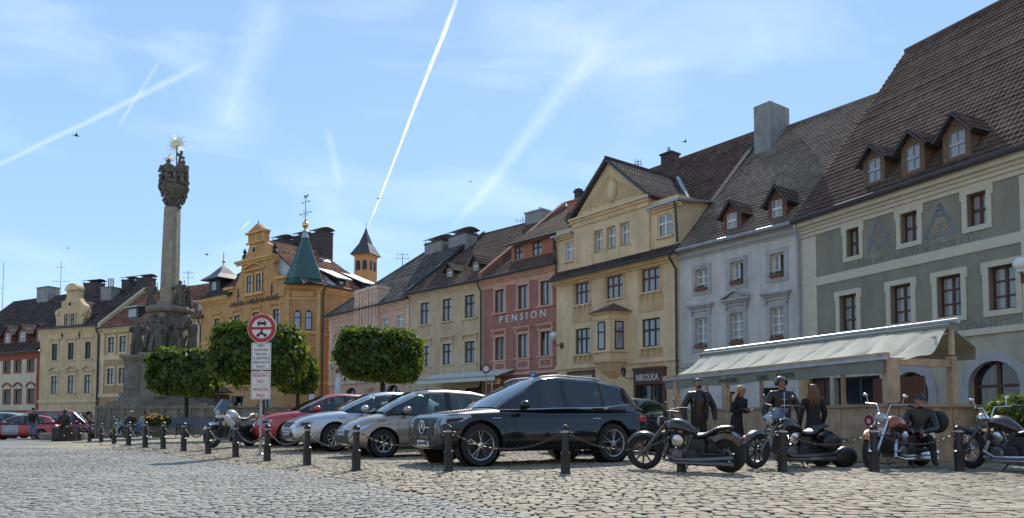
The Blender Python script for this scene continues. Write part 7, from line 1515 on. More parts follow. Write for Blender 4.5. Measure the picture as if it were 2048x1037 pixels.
def cabin(t, gh, Wd):
    xa, xb = gh[0][0] - .1, gh[-2][0]; zl = min(gh[0][2], gh[-1][2]); g = MB(); g.box(xb, xa, -.66, .66, zl - .04, zl + .015); g.build('cabin_lining', PB, t, smooth=False); hz = zl + .28
    for x in (gh[0][0] - .95, gh[0][0] - 1.75):
        for y in (-.36, .36): g = MB(); g.box(x - .09, x + .05, y - .24, y + .24, zl, hz - .06); g.box(x - .11, x - .02, y - .12, y + .12, hz - .05, hz + .1); g.build('car_seat', LS, t, bevel=.03)
    g = MB(); g.tube([(gh[0][0] - .52, .36 + .18 * cos(q_), zl + .06 + .15 * sin(q_)) for q_ in [2*pi*j/12 for j in range(12)]], .014, 5, closed=True); g.build('steering_wheel', PB, t)
LS = mat('grey_seat_cloth', (.09, .09, .095), .9, .2, 12)
def heading(F_, R_): return atan2(F_.y - R_.y, F_.x - R_.x)
def place(px, py, hd, wb, Wd, sc):   # from the near front wheel's contact
    p = G(px, py); h = Vector((cos(hd), sin(hd), 0)); s_ = Vector((-h.y, h.x, 0)); c = p - h * wb / 2 * sc - s_ * (Wd/2 - .1) * sc; c.z = H(c.x, c.y); return c
HD = atan2(-.50, -.865)
SUVt = [(-2.46, .92), (-2.3, 1.02), (-.9, 1.06), (1.0, 1.06), (1.25, 1.08), (1.9, 1.01), (2.2, .95), (2.4, .84)]
suvg = lambda dy=0: [(1.18, .80, 1.05, .70, 1.06, 'b', 'w'), (.95, .83, 1.05, .72, 1.22, 'g', 'w'), (.26, .86, 1.07, .65, 1.59, 'g', 'w'), (.1, .87, 1.08, .66, 1.64, 'g', 'p'), (-.22, .87, 1.09, .66, 1.67, 'b', 'p'), (-.32, .87, 1.09, .66, 1.67, 'g', 'p'), (-1.15, .86, 1.11, .65, 1.64, 'b', 'p'), (-1.22, .86, 1.115, .65, 1.635, 'g', 'p'), (-1.72, .82, 1.17, .62, 1.56, 'p', 'p'), (-1.9, .78, 1.19, .60, 1.52, 'p', 'w'), (-2.28, .72, 1.08, .60, 1.12, 'p', 'p')]
BLK = cpaint('black_car_paint', (.006, .007, .010), 0); BLK.node_tree.nodes['Principled BSDF'].inputs['Specular IOR Level'].default_value = .1
car('black_car', 'large black sport utility car with roof rails and twin spoke wheels', 'car', place(972, 933, HD, 3.0, 1.95, 1.04), HD, 4.72, 1.95, 1.77, 3.0, .24, SUVt, [(-2.46, .85), (-2.2, 1.02), (0, 1.0), (1.2, .99), (2.1, .97), (2.46, .84)], [(-2.46, .86), (-2.2, .97), (-1, 1), (1.4, 1), (2.1, .97), (2.46, .88)], suvg(), BLK, .385, 5, AL, 1.04, 'cars parked in a slanted row', True, 'suv', '1SU 0948', .14)
h3t = [(-2.0, .95), (-1.8, 1.0), (.9, 1.0), (1.15, .99), (1.6, .90), (1.85, .76), (2.0, .62)]
h3 = [(1.18, .70, .98, .62, 1.0, 'b', 'w'), (.95, .74, .98, .63, 1.16, 'g', 'w'), (.35, .78, .97, .60, 1.46, 'g', 'w'), (.1, .79, .97, .60, 1.50, 'g', 'p'), (-.25, .79, .98, .60, 1.52, 'b', 'p'), (-.40, .79, .98, .60, 1.52, 'g', 'p'), (-1.0, .77, 1.0, .59, 1.49, 'g', 'p'), (-1.35, .75, 1.03, .57, 1.43, 'p', 'p'), (-1.6, .72, 1.05, .55, 1.36, 'p', 'w'), (-1.9, .66, 1.02, .55, 1.08, 'p', 'p')]
car('beige_car', 'compact beige hatchback with silver wheel covers between the black and silver cars', 'car', place(769, 916, HD - .02, 2.46, 1.73, 1.06), HD - .02, 4.0, 1.73, 1.52, 2.46, .19, h3t, [(-2, .85), (-1.7, .98), (.9, .95), (1.5, .84), (2, .56)], [(-2, .84), (-1.7, .97), (-.8, 1), (1, 1), (1.6, .93), (2, .70)], h3, cpaint('beige_car_paint', (.36, .30, .24), .5), .31, 7, AL, 1.06, 'cars parked in a slanted row', False, 'a', '5K4 1278')
oct_t = [(-2.3, .88), (-2.1, .96), (-1.4, .98), (.7, .97), (1.1, .98), (1.7, .90), (2.05, .80), (2.3, .64)]
octg = [(1.05, .72, .95, .62, .97, 'b', 'w'), (.8, .76, .95, .64, 1.12, 'g', 'w'), (.22, .79, .95, .58, 1.38, 'g', 'p'), (-.05, .79, .95, .58, 1.43, 'g', 'p'), (-.2, .79, .95, .58, 1.44, 'b', 'p'), (-.3, .79, .95, .58, 1.445, 'g', 'p'), (-1.0, .77, .97, .57, 1.41, 'b', 'p'), (-1.08, .77, .97, .57, 1.40, 'p', 'w'), (-1.75, .70, .99, .55, 1.1, 'p', 'w'), (-1.95, .66, .98, .54, 1.0, 'p', 'p')]
ow = [(-2.3, .85), (-2, .97), (-1, 1), (1.3, 1), (1.95, .93), (2.3, .76)]; osh = [(-2.3, .82), (-1.9, .93), (0, .93), (1.1, .91), (1.9, .80), (2.3, .6)]
car('silver_car', 'silver saloon with a barred dark grille between the red and beige cars', 'car', place(672, 904, HD + .02, 2.6, 1.78, 1.12), HD + .02, 4.6, 1.78, 1.46, 2.6, .17, oct_t, osh, ow, octg, cpaint('silver_car_paint', (.50, .53, .56), .6), .32, 10, AL, 1.12, 'cars parked in a slanted row', False, 'bow', '4K2 712C')
REDP = cpaint('red_car_paint', (.42, .028, .03), .05)
car('red_car', 'red saloon with clear headlights, leftmost of the four slanted parked cars', 'car', place(582, 893, HD, 2.6, 1.76, 1.12), HD, 4.5, 1.76, 1.46, 2.6, .17, [(a*.98, c) for a, c in oct_t], [(a*.98, c) for a, c in osh], [(a*.98, c) for a, c in ow], octg, REDP, .315, 6, AL, 1.12, 'cars parked in a slanted row', False, 'bow', '2K9 1483')
car('dark_car', 'dark green car half hidden between the black car and the wooden terrace', 'car', Vector((2.75, 20.4, 0)), HD + .1, 4.2, 1.74, 1.46, 2.55, .17, h3t, [(-2, .85), (-1.7, .98), (.9, .95), (1.5, .84), (2, .56)], ow, h3, cpaint('dark_green_paint', (.012, .02, .018), .3), .31, 6, AL, .97, 'cars standing behind the row')
car('white_car', 'white car of which only the roof shows behind the red car', 'car', GY(655, 31), HD, 4.5, 1.76, 1.46, 2.6, .17, oct_t, osh, ow, octg, cpaint('white_car_paint', (.7, .71, .72), .1), .315, 6, AL, 1.08, 'cars standing behind the row')
# far left
p = GY(135, 47); vt = [(-2.15, 1.0), (-2, 1.02), (1.0, 1.02), (1.3, 1.0), (1.8, .92), (2.15, .72)]
vg = [(1.45, .74, 1.0, .66, 1.02, 'b', 'w'), (.75, .82, 1.0, .68, 1.68, 'g', 'p'), (.5, .82, 1.0, .68, 1.76, 'g', 'p'), (0, .82, 1.0, .68, 1.8, 'p', 'p'), (-.12, .82, 1.0, .68, 1.8, 'g', 'p'), (-.85, .82, 1.0, .68, 1.8, 'p', 'p'), (-1.0, .82, 1.0, .68, 1.8, 'g', 'p'), (-1.7, .81, 1.0, .68, 1.79, 'p', 'p'), (-2.05, .79, 1.0, .67, 1.76, 'p', 'p'), (-2.12, .78, 1.0, .66, 1.2, 'p', 'p')]
car('red_van', 'tall red family van facing right at the far left of the square', 'van', p, radians(4), 4.3, 1.8, 1.8, 2.7, .2, vt, [(-2.15, .98), (1, .98), (1.6, .85), (2.15, .6)], [(-2.15, .92), (-1.9, 1), (1.4, 1), (2.15, .78)], vg, REDP, .32, 6, AL, .98, 'cars at the far left')
t, bv = car('damaged_red_car', 'low red car with one pale grey front door at the left edge', 'car', GY(48, 44.5), radians(196), 4.2, 1.74, 1.46, 2.55, .17, h3t, [(-2, .85), (-1.7, .98), (.9, .95), (1.5, .84), (2, .56)], ow, h3, REDP, .31, 6, AL, .95, 'cars at the far left'); patch(bv, [(-.9, .3), (.0, .3), (.0, .9), (-.9, .9)], (0, -1, 0), M['zinc'], t, 'grey_door')
car('silver_estate_car', 'pale silver car behind the red one at the left edge', 'car', GY(-8, 49), radians(190), 4.6, 1.78, 1.55, 2.65, .17, h3t, [(-2, .85), (-1.7, .98), (.9, .95), (1.5, .84), (2, .56)], ow, h3, cpaint('pale_silver_paint', (.5, .52, .52), .4), .31, 6, AL, 1.1, 'cars at the far left')
# ---- motorcycles (x forward, z up)
BP = cpaint('black_bike_paint', (.012, .012, .014), .2); ENG = mat('engine_metal', (.16, .16, .165), .4, .3, 25, metal=.8); LEA = mat('black_leather_seat', (.02, .02, .02), .38, .2, 12, .3, 30)
def bwheel(par, x, r, wd, style, steer=0, rimm=None):
    e = Matrix.Translation((x, 0, r)) @ Matrix.Rotation(steer, 4, 'Z'); g = MB(); g.M = e
    g.lathe([(r - wd * .95, -wd * .3), (r - wd * .45, -wd * .5), (r - wd * .08, -wd * .3), (r, 0), (r - wd * .08, wd * .3), (r - wd * .45, wd * .5), (r - wd * .95, wd * .3)], 36, axis='y', caps=False); w_ = g.build('wheel', TY, par)
    g = MB(); g.M = e; ri = r - wd * .92; g.lathe([(ri + .008, -wd * .32), (ri + .008, wd * .32), (ri - .025, wd * .2), (ri - .025, -wd * .2), (ri + .008, -wd * .32)], 32, axis='y', caps=False); g.lathe([(0, -.07), (.04, -.07), (.045, .07), (0, .07)], 12, axis='y')
    n_ = 9 if style == 'cast' else 24
    for k in range(n_): a = 2*pi*k/n_; o_ = (.03 if k % 2 else -.03) if style != 'cast' else 0; g.tube([(.04*cos(a), o_, .04*sin(a)), (ri*cos(a + o_*3), 0, ri*sin(a + o_*3))], .017 if style == 'cast' else .004, 5)
    g.build('rim', rimm or PB, w_); g = MB(); g.M = e; g.lathe([(.05, .065), (.10, .065), (.10, .07), (.06, .07), (.06, .065)], 20, axis='y', caps=False); g.build('brake_disc', ENG, w_)
def axle(px0, D0, px1, L=1.62, far=True):
    a = GY(px0, D0); k = (px1 - CX) / F; A_, B_, C_ = 1 + k*k, -2 * (a.y + k * a.x), a.x**2 + a.y**2 - L*L; d = B_*B_ - 4*A_*C_; y = (-B_ + (1 if far else -1) * sqrt(max(0, d))) / (2*A_)
    return a, Vector((k*y, y, H(k*y, y)))
def moto(label, Fp, Rp, tank, style='cast', rimm=None, bars=.28, screen=False, bags=False, steer=0, fender=None, fork=CR, spare=False, topcase=False, adv=False, lean=.07, rf=.34, eng=None, scl=1.0, group='motorcycles on the square'):
    d = Fp - Rp; wb = hypot(d.x, d.y); hd = atan2(d.y, d.x); mid = (Fp + Rp) / 2; mid.z = H(mid.x, mid.y); t = thing('motorcycle', label, 'motorcycle', mid, hd, group); t.rotation_euler = (-lean * 1, 0, hd); k = scl; t.scale = (k, k, k)
    eng = eng or ENG; fx, rx = .81, -.81; rr_ = .33 if not adv else .31; fender = fender or tank
    bwheel(t, fx, rf, .11 if not adv else .12, style, steer, rimm); bwheel(t, rx, rr_, .19, style, 0, rimm)
    hx, hz = (.33, .92) if not adv else (.48, 1.0); S_ = Matrix.Translation((fx, 0, rf)) @ Matrix.Rotation(steer, 4, 'Z') @ Matrix.Translation((-fx, 0, -rf))
    g = MB(); g.M = S_
    for s_ in (-1, 1): g.tube([(fx, s_*.09, rf), (fx + (hx-fx)*.5, s_*.09, rf + (hz-rf)*.5), (hx, s_*.09, hz)], [.032, .03, .022], 10)
    g.box(hx - .03, hx + .05, -.13, .13, hz - .06, hz - .02); g.box(hx + .05, hx + .12, -.12, .12, hz - .24, hz - .2); g.build('fork', fork, t)
    g = MB(); g.M = S_; a0, a1 = (.55, 2.25) if not adv else (.5, 2.2); n_ = 12; rg_ = rf + .03
    ring_ = lambda r_, w2: [[(fx + r_*cos(a0 + (a1-a0)*i/n_) , w2*cos(q_), rf + r_*sin(a0 + (a1-a0)*i/n_) + .0) for q_ in (0, pi)] for i in range(n_ + 1)]
    pts = []
    for i in range(n_ + 1):
        a = a0 + (a1-a0)*i/n_; c, s__ = cos(a), sin(a); pts.append([(fx + (rg_+o_)*c, y, rf + (rg_+o_)*s__) for y, o_ in ((-.075, -.05), (-.06, .0), (0, .018), (.06, .0), (.075, -.05), (.055, -.012), (0, .006), (-.055, -.012))])
    g.loft(pts); g.build('front_fender', fender, t)
    g = MB(); pts = []; b0_, b1_ = (.7, 2.6)
    for i in range(n_ + 1):
        a = b0_ + (b1_-b0_)*i/n_; c, s__ = cos(a), sin(a); r_ = rr_ + .05; pts.append([(rx + (r_+o_)*c, y, rr_ + (r_+o_)*s__) for y, o_ in ((-.125, -.10), (-.11, .0), (0, .03), (.11, .0), (.125, -.10), (.10, -.02), (0, .012), (-.10, -.02))])
    g.loft(pts); g.build('rear_fender', tank if not adv else PB, t)
    g = MB(); g.tube([(hx - .02, .0, hz - .06), (.1, 0, .72), (-.25, 0, .62), (-.55, 0, .52)], .035, 8)
    for s_ in (-1, 1): g.tube([(hx - .04, s_*.05, hz - .12), (.30, s_*.12, .35), (.22, s_*.13, .2), (-.35, s_*.13, .2), (-.45, s_*.13, .35)], .02, 7); g.tube([(-.4, s_*.13, .33), (rx, s_*.13, rr_)], .028, 7); g.tube([(rx, s_*.15, rr_), (-.5, s_*.15, .62)], .02, 7)
    g.build('frame', PB, t)
    g = MB(); T0 = [(.36, .05, .74, .08), (.28, .12, .80, .14), (.12, .16, .82, .16), (-.05, .14, .79, .14), (-.2, .09, .72, .09), (-.3, .05, .68, .05)]
    if adv: T0 = [(x - .02, y * 1.1, z + .08, h * 1.25) for x, y, z, h in T0]
    g.loft([[(x, y*cos(q_), z + (h if sin(q_) > 0 else h*.5)*sin(q_)) for q_ in [2*pi*j/14 for j in range(14)]] for x, y, z, h in T0]); g.build('fuel_tank', tank, t, sub=1)
    g = MB(); zs_ = .66 if not adv else .82; g.loft([[(x, y*cos(q_), z + h*sin(q_)) for q_ in [2*pi*j/12 for j in range(12)]] for x, y, z, h in ((-.2, .08, zs_+.02, .04), (-.32, .15, zs_-.02, .05), (-.47, .19, zs_, .06), (-.58, .16, zs_+.06, .06), (-.66, .13, zs_+.12, .05), (-.85, .11, zs_+.14, .045), (-.95, .06, zs_+.14, .02))]); g.build('seat', LEA, t, sub=1)
    g = MB(); g.box(.24, .32, -.12, .12, .28, .62); g.build('radiator', PB, t, bevel=.01); g = MB(); g.box(-.44, -.16, -.11, .11, .24, .60); g.lathe([(0, .10), (.13, .12), (.15, .15), (.12, .19), (0, .2)], 20, (-.2, 0, .3), axis='y'); g.lathe([(0, -.10), (.13, -.12), (.15, -.15), (.12, -.19), (0, -.2)], 20, (-.2, 0, .3), axis='y'); g.box(-.72, -.2, .11, .14, .28, .36); g.build('side_covers', PB, t, bevel=.012)
    g = MB()      # v-twin
    g.box(-.22, .26, -.12, .12, .2, .42)
    for sx, an in ((.12, -.42), (-.1, .42)):
        for i in range(9): g.M = Matrix.Translation((sx * .4, 0, .36)) @ Matrix.Rotation(-an, 4, 'Y'); g.lathe([(.085 if i % 2 else .068, .04 + i*.026), (.085 if i % 2 else .068, .062 + i*.026)], 12)
        g.lathe([(.07, .27), (.075, .33), (.04, .36)], 12)
    g.M = Matrix(); g.lathe([(0, .12), (.12, .12), (.13, .15), (.1, .19), (0, .2)], 16, (.08, 0, .30), axis='y'); g.build('engine', eng, t)
    g = MB(); g.lathe([(.0, .12), (.11, .13), (.11, .17), (.06, .19), (0, .19)], 18, (.05, 0, .57), axis='y'); g.build('air_filter', CR if not adv else PB, t)
    g = MB()
    for s_, dz in ((1, 0), (-1, 0), (1, -.11)): g.tube([(.25, s_*.12, .52), (.34, s_*.17, .34 + dz), (.1, s_*.19, .24 + dz*.5), (-.4, s_*.2, .24 + dz*.5), (-.98, s_*.2, .29 + dz)], [.03, .03, .035, .05, .045], 10)
    g.build('exhaust', ENG if fork in (ENG, PB) else CR, t)
    g = MB(); g.M = S_; bz = hz + (.12 if not adv else .1); bw = .42
    for s_ in (-1, 1): g.tube([(hx + .0, 0 if False else s_*.05, hz), (hx - .02, s_*.12, bz + bars*.5), (hx - .12, s_*bw*.85, bz + bars*.55), (hx - .26, s_*bw, bz + bars*.42)], .013, 7); g.tube([(hx - .14, s_*bw*.88, bz + bars*.53), (hx - .28, s_*(bw+.01), bz + bars*.40)], .02, 7, 1); g.tube([(hx - .08, s_*bw*.7, bz + bars*.55), (hx - .06, s_*bw*.78, bz + bars*.55 + .14)], .007, 5)
    for s_ in (-1, 1): g.sph((hx - .05, s_*bw*.82, bz + bars*.55 + .15), (.02, .05, .035), 12)
    g.build('handlebar', [fork if not adv else PB, PB], t)
    g = MB(); g.M = S_; g.sph((hx + .12, 0, hz - .02), (.08, .1, .1), 14); g.build('headlight_shell', CR if fork == CR else PB, t); g = MB(); g.M = S_; g.lathe([(0, hx + .21), (.06, hx + .2), (.085, hx + .18), (.09, hx + .15)], 16, (0, 0, hz - .02), axis='x'); g.build('headlight', HLm, t)
    MB().tube([(-.15, .13, .2), (-.1, .3, .0)], .014, 6).build('side_stand', PB, t); g = MB(); g.sph((-1.12, 0, .62), (.03, .07, .04), 10); g.build('tail_light', RL, t)
    g = MB(); [g.tube([(.28, s_*.1, .3), (.3, s_*.28, .3)], .02, 6) for s_ in (-1, 1)]; g.build('footpeg', PB, t)
    if screen: g = MB(); g.M = S_; g.loft([[(hx + .12 - .22*v*1.0, .23*cos(q_)*(1-.25*v) , hz + .08 + .38*v + .0) if True else 0 for q_ in [pi*j/8 for j in range(9)]] for v in (0, .5, 1)], closed=False, caps=False)
    if screen:
        m_ = MB(); m_.M = S_; rows = []
        for v in (0, .35, .7, 1): rows.append([(hx + .2 - .26*v - .12*(1 - sin(q_)), .24*(1-.3*v)*cos(q_), hz + .02 + (.2 if not adv else .34)*v) for q_ in [pi*j/10 for j in range(11)]])
        m_.loft(rows, closed=False, caps=False); m_.build('windscreen', mat('smoked_screen', (.06, .07, .08), .05, .1, coat=1), t)
    if bags or adv:
        for s_ in (-1, 1):
            if bags: g = MB(); g.sph((-.80, s_*.27, .5), (.24, .08, .16), 14); g.build('saddlebag', LEA, t)
    if adv:
        g = MB(); g.loft([[(x, y*cos(q_), z + h*sin(q_)) for q_ in [2*pi*j/12 for j in range(12)]] for x, y, z, h in ((.72, .03, .86, .03), (.55, .14, .92, .10), (.36, .2, .80, .18), (.15, .21, .66, .2), (.02, .17, .55, .12))]); g.build('fairing', tank, t, sub=1)
    if topcase: g = MB().box(-1.15, -.75, -.22, .22, .92, 1.2); g.build('top_case', PB, t, bevel=.05)
    if spare: g = MB(); g.M = Matrix.Translation((-1.3, 0, .84)) @ Matrix.Rotation(radians(75), 4, 'Z'); r_ = .22; g.lathe([(r_*.45, -.08), (r_*.9, -.09), (r_, -.04), (r_, .04), (r_*.9, .09), (r_*.45, .08)], 24, axis='y'); sp = g.build('spare_wheel', TY, t); g2 = MB(); g2.M = g.M; g2.lathe([(0, -.05), (r_*.45, -.07), (r_*.45, .07), (0, .05)], 16, axis='y'); g2.build('rim', AL, sp)
    return t
ORG = cpaint('orange_bike_paint', (.55, .14, .02), .2)
moto('black cruiser with cast wheels and chrome belt cover, leftmost of the four by the terrace', *axle(1290, 13.1, 1456, 1.52, False), BP, scl=.94, bars=.12, steer=.25, fork=ENG, lean=.1)
moto('black touring cruiser with small screen and saddlebags before the helmeted man', *axle(1509, 13.3, 1640, 1.56), BP, scl=.96, screen=True, bags=True, steer=.1, fork=ENG)
moto('orange fendered chopper with long chrome fork and a spare wheel behind the seat', *axle(1738, 13.2, 1838), cpaint('burnt_orange_paint', (.26, .07, .02), .2), 'spoke', CR, bars=.22, fender=ORG, spare=True, steer=.2)
moto('chrome forked chopper with a spoked front wheel, rightmost in the photo', *axle(1940, 13.4, 2105, far=False), cpaint('dark_maroon_paint', (.05, .015, .012), .3), 'spoke', CR, bars=.1, steer=-.05, rf=.36)
WB_ = cpaint('white_bike_paint', (.62, .63, .64), .1)
moto('white and black adventure motorcycle with tall screen left of the red car', *axle(427, 21.5, 498, far=True), WB_, scl=1.05, adv=True, screen=True, fork=PB, bars=.1, lean=.06)
moto('black motorcycle with a top case parked behind the red car bonnet', *axle(505, 27.5, 575, far=True), BP, adv=True, topcase=True, fork=PB, bars=.15)
moto('small pale moped standing left of the seated couple', *axle(228, 33.5, 258, 1.2), mat('grey_moped_paint', (.4, .4, .38), .4), 'spoke', CR, bars=.15, rf=.28, scl=.8)

# ------------------------------------------------------------------ people
SK = mat('skin', (.34, .185, .13), .55, .06, 8); BLL = mat('black_leather', (.014, .014, .015), .35, .3, 10, .4, 25); BLC = mat('black_cloth', (.015, .015, .017), .85, .2, 12); JN = mat('blue_jeans', (.10, .16, .27), .9, .15, 12); BOOT = mat('boots', (.02, .018, .016), .5); OLV = mat('olive_jacket', (.07, .065, .045), .9, .2, 10)
PAT = mat('pale_blue_patterned_cloth', (.30, .34, .42), .9, .5, 14); HB = mat('blond_hair', (.42, .28, .14), .6, .3, 30); HBr = mat('brown_hair', (.13, .07, .035), .6, .3, 30); HG = mat('grey_hair', (.45, .44, .42), .7, .2, 20); HD_ = mat('dark_hair', (.02, .016, .013), .6)
def person(label, P, face, h, arms, legs=None, top=BLC, legm=BLC, foot=BOOT, hair=None, hairlen=0, bulk=1.0, lean=0, headturn=0, skirt=False, kind='person', cat='person', group=None, mats=None, helmet=False, cap=None, glasses=False, seat=0, name='person', rest=None):
    """joints in units of height, -y is the front; arms = [(elbow),(wrist)] for left(-x) then right(+x)"""
    t = thing(name, label, cat, P, face, group); zc = (seat - .50 * h) / h if seat else 0
    L_ = legs or [((-.058, .0, .28), (-.062, .01, .045)), ((.058, .0, .28), (.062, .01, .045))]
    ly = lambda z: -lean * (z - .5)
    J = [(0, 0, .50, .078, .062), (0, ly(.6), .60, .072, .055), (0, ly(.7), .70, .082, .06), (0, ly(.78), .775, .085, .055), (0, ly(.83), .835, .036, .036), (0, ly(.87) - .004, .868, .033, .035), (0, ly(.91) - .008, .905, .045, .052), (0, ly(.96) - .004, .955, .048, .056), (0, ly(.98), .985, .028, .032)]
    E_ = [(i, i+1) for i in range(8)]; seg = ['t', 't', 't', 't', 't', 's', 's', 's', 's']; B_ = bulk
    J = [(x, y, z, a * (B_ if i < 4 else 1), c * (B_ if i < 4 else 1)) for i, (x, y, z, a, c) in enumerate(J)]
    for k, s_ in enumerate((-1, 1)):
        o = len(J); el, wr_ = arms[k]; sh_ = (s_*.108, ly(.8), .795)
        J += [(*sh_, .042*B_**.7, .042*B_**.7), (*el, .034*B_**.6, .034*B_**.6), (*wr_, .025*B_**.4, .025*B_**.4)]
        d = (Vector(wr_) - Vector(el)).normalized(); hp = Vector(wr_) + d * .035; J.append((*hp, .022, .014)); E_ += [(3, o), (o, o+1), (o+1, o+2), (o+2, o+3)]; seg += ['t', 't', 't', 's']
    for k, s_ in enumerate((-1, 1)):
        o = len(J); kn, an = L_[k]; toe = (an[0] * 1.1, an[1] - .095, an[2] - .022)
        J += [(s_*.05, 0, .475, .057, .057), (*kn, .042, .042), (*an, .028, .03), (*toe, .024, .017)]; E_ += [(0, o), (o, o+1), (o+1, o+2), (o+2, o+3)]; seg += ['l', 'l', 'f', 'f']
    me = bpy.data.meshes.new('body'); me.from_pydata([Vector(j[:3]) * h for j in J], E_, []); o = bpy.data.objects.new('body', me); COL.objects.link(o)
    md = o.modifiers.new('s', 'SKIN'); md.use_smooth_shade = True; o.modifiers.new('u', 'SUBSURF').levels = 2
    sv = me.skin_vertices[0].data
    for i, j in enumerate(J): sv[i].radius = (j[3] * h, j[4] * h); sv[i].use_root = (i == 0)
    bpy.context.view_layer.update(); dg = bpy.context.evaluated_depsgraph_get(); m2 = bpy.data.meshes.new_from_object(o.evaluated_get(dg)); bpy.data.objects.remove(o)
    m2.materials.clear()
    for q_ in (mats or (top, SK, legm, foot)): m2.materials.append(q_)
    bm = bmesh.new(); bm.from_mesh(m2); mi = {'t': 0, 's': 1, 'l': 2, 'f': 3}; JV = [Vector(j[:3]) * h for j in J]
    for f in bm.faces:
        c = f.calc_center_median(); best = None
        for a, b_ in E_:
            A_, B2 = JV[a], JV[b_]; d = B2 - A_; tt = max(0, min(1, (c - A_).dot(d) / d.length_squared)); q_ = (c - A_ - d * tt).length
            if best is None or q_ < best[0]: best = (q_, seg[b_] if tt > (.5 if seg[a] == seg[b_] or b_ not in (4,) else .3) else seg[a])
        f.material_index = mi[best[1]]
    bm.to_mesh(m2); bm.free()
    g = MB(); hy = ly(.93)      # face and hands joined to the body
    g.M = Matrix.Scale(h, 4) @ Matrix.Translation((0, hy, 0)) @ Matrix.Rotation(headturn, 4, 'Z')
    g.sph((0, -.062, .922), (.007, .012, .013), 7); g.sph((-.02, -.052, .935), (.008, .005, .005), 6, 3); g.sph((.02, -.052, .935), (.008, .005, .005), 6, 3); g.sph((0, -.054, .902), (.015, .005, .004), 6, 2 if False else 1)
    for s_ in (-1, 1): g.sph((s_*.05, 0, .925), (.007, .012, .018), 7)
    g.M = Matrix.Scale(h, 4)
    for k in range(2):
        el, wr_ = map(Vector, arms[k]); d = (wr_ - el).normalized(); pc = wr_ + d * .045; a_ = d.cross(Vector((0, 1, .2))).normalized(); n_ = d.cross(a_)
        for i in range(4): s0 = pc + a_ * (.0075 * (i - 1.5) * 1.3); ln = (.035, .042, .04, .03)[i]; g.tube([s0, s0 + d * ln * .55 + n_ * .006, s0 + d * ln * .9 + n_ * .022], [.0058, .0052, .004], 5, 1)
        s0 = pc - d * .012 - a_ * .015; g.tube([s0, s0 - a_ * .013 + d * .015 + n_ * .008, s0 - a_ * .012 + d * .032 + n_ * .012], [.0065, .006, .0045], 5, 1)
    nb = len(m2.vertices); bm = bmesh.new(); bm.from_mesh(m2); vs_ = [bm.verts.new(v) for v in g.v]
    for f, k in zip(g.f, g.m):
        try: q_ = bm.faces.new([vs_[i] for i in f]); q_.material_index = 1 if k != 3 else 3; q_.smooth = True
        except ValueError: pass
    bm.to_mesh(m2); bm.free(); m2.shade_smooth(); m2.name = 'body'; bo = bpy.data.objects.new('body', m2); COL.objects.link(bo); bo.parent = t; bo.location.z = zc * h if seat else 0
    def child(nm, g, mt, smooth=True): o = g.build(nm, mt, t, smooth=smooth); o.location.z = bo.location.z; return o
    if hair:
        g = MB(); g.M = Matrix.Scale(h, 4) @ Matrix.Translation((0, hy, 0)) @ Matrix.Rotation(headturn, 4, 'Z')
        g.sph((0, .018, .96), (.052, .052, .042), 16)
        rr = random.Random(5)
        if hairlen:
            for i in range(34):
                a = pi * i / 33; x = .052 * cos(a); y = .01 + .05 * sin(a); ex = rr.uniform(-.012, .012); fl = .05 if hairlen < 0 else 0
                g.tube([(x, y, .95), (x * 1.15, y * 1.15 + .005, .90), (x * 1.25 + ex - fl * .8, y * 1.2, .95 - abs(hairlen) * .6), (x * 1.1 + ex * 2 - fl * 1.8, y, .95 - abs(hairlen) + rr.uniform(-.02, .02))], [.013, .014, .012, .003], 5)
        child('hair', g, hair)
    if helmet:
        g = MB(); g.M = Matrix.Scale(h, 4); pr = [(.002, 1.012), (.04, 1.006), (.064, .985), (.074, .955), (.074, .925), (.068, .90)]; g.lathe(pr, 20, (0, .004, 0))
        for f in [0]: pass
        hm = child('helmet', g, cpaint('helmet_black', (.012, .012, .013), 0)); hm.data.polygons  # open front
        bm = bmesh.new(); bm.from_mesh(hm.data); bmesh.ops.delete(bm, geom=[f for f in bm.faces if f.calc_center_median().z < .962 * h and f.calc_center_median().y < -.035 * h], context='FACES'); bm.to_mesh(hm.data); bm.free(); g = MB(); g.M = Matrix.Scale(h, 4); g.sph((-.012, -.066, .982), (.008, .004, .006), 6); g.sph((.012, -.066, .982), (.008, .004, .006), 6); child('goggles', g, CR)
    if cap:
        g = MB(); g.M = Matrix.Scale(h, 4) @ Matrix.Translation((0, hy, 0)); g.lathe([(.0, 1.0), (.035, .997), (.056, .978), (.06, .952), (.057, .948)], 18, (0, .004, 0)); child('headscarf', g, cap)
        if hairlen:
            g = MB(); g.M = Matrix.Scale(h, 4)
            for s_ in (-1, 1): g.lathe([(.022, .98), (.002, 1.02)], 6, (s_ * .04, 0, 0))
            child('pointed_ears', g, cap)
    if glasses: g = MB(); g.M = Matrix.Scale(h, 4) @ Matrix.Translation((0, hy, 0)) @ Matrix.Rotation(headturn, 4, 'Z'); [g.sph((s_*.021, -.058, .936 if glasses == 1 else .972), (.018, .006, .011), 10) for s_ in (-1, 1)]; g.tube([(-.05, -.01, .94 if glasses == 1 else .972), (-.04, -.055, .94 if glasses == 1 else .974), (.04, -.055, .94 if glasses == 1 else .974), (.05, -.01, .94 if glasses == 1 else .972)], .003, 4); child('sunglasses', g, PB)
    if skirt:
        g = MB(); g.M = Matrix.Scale(h, 4); g.loft([[(r_*cos(q_)*(1+.05*sin(q_*7)), r_*.8*sin(q_)*(1+.05*cos(q_*5)), z) for q_ in [2*pi*j/24 for j in range(24)]] for r_, z in ((.075, .60), (.095, .52), (.11, .40), (.12, .25), (.125, .12))]); child('long_skirt', g, BLC)
    return t, child
AD = [((-.165, .01, .62), (-.16, -.03, .47)), ((.165, .01, .62), (.16, -.03, .47))]
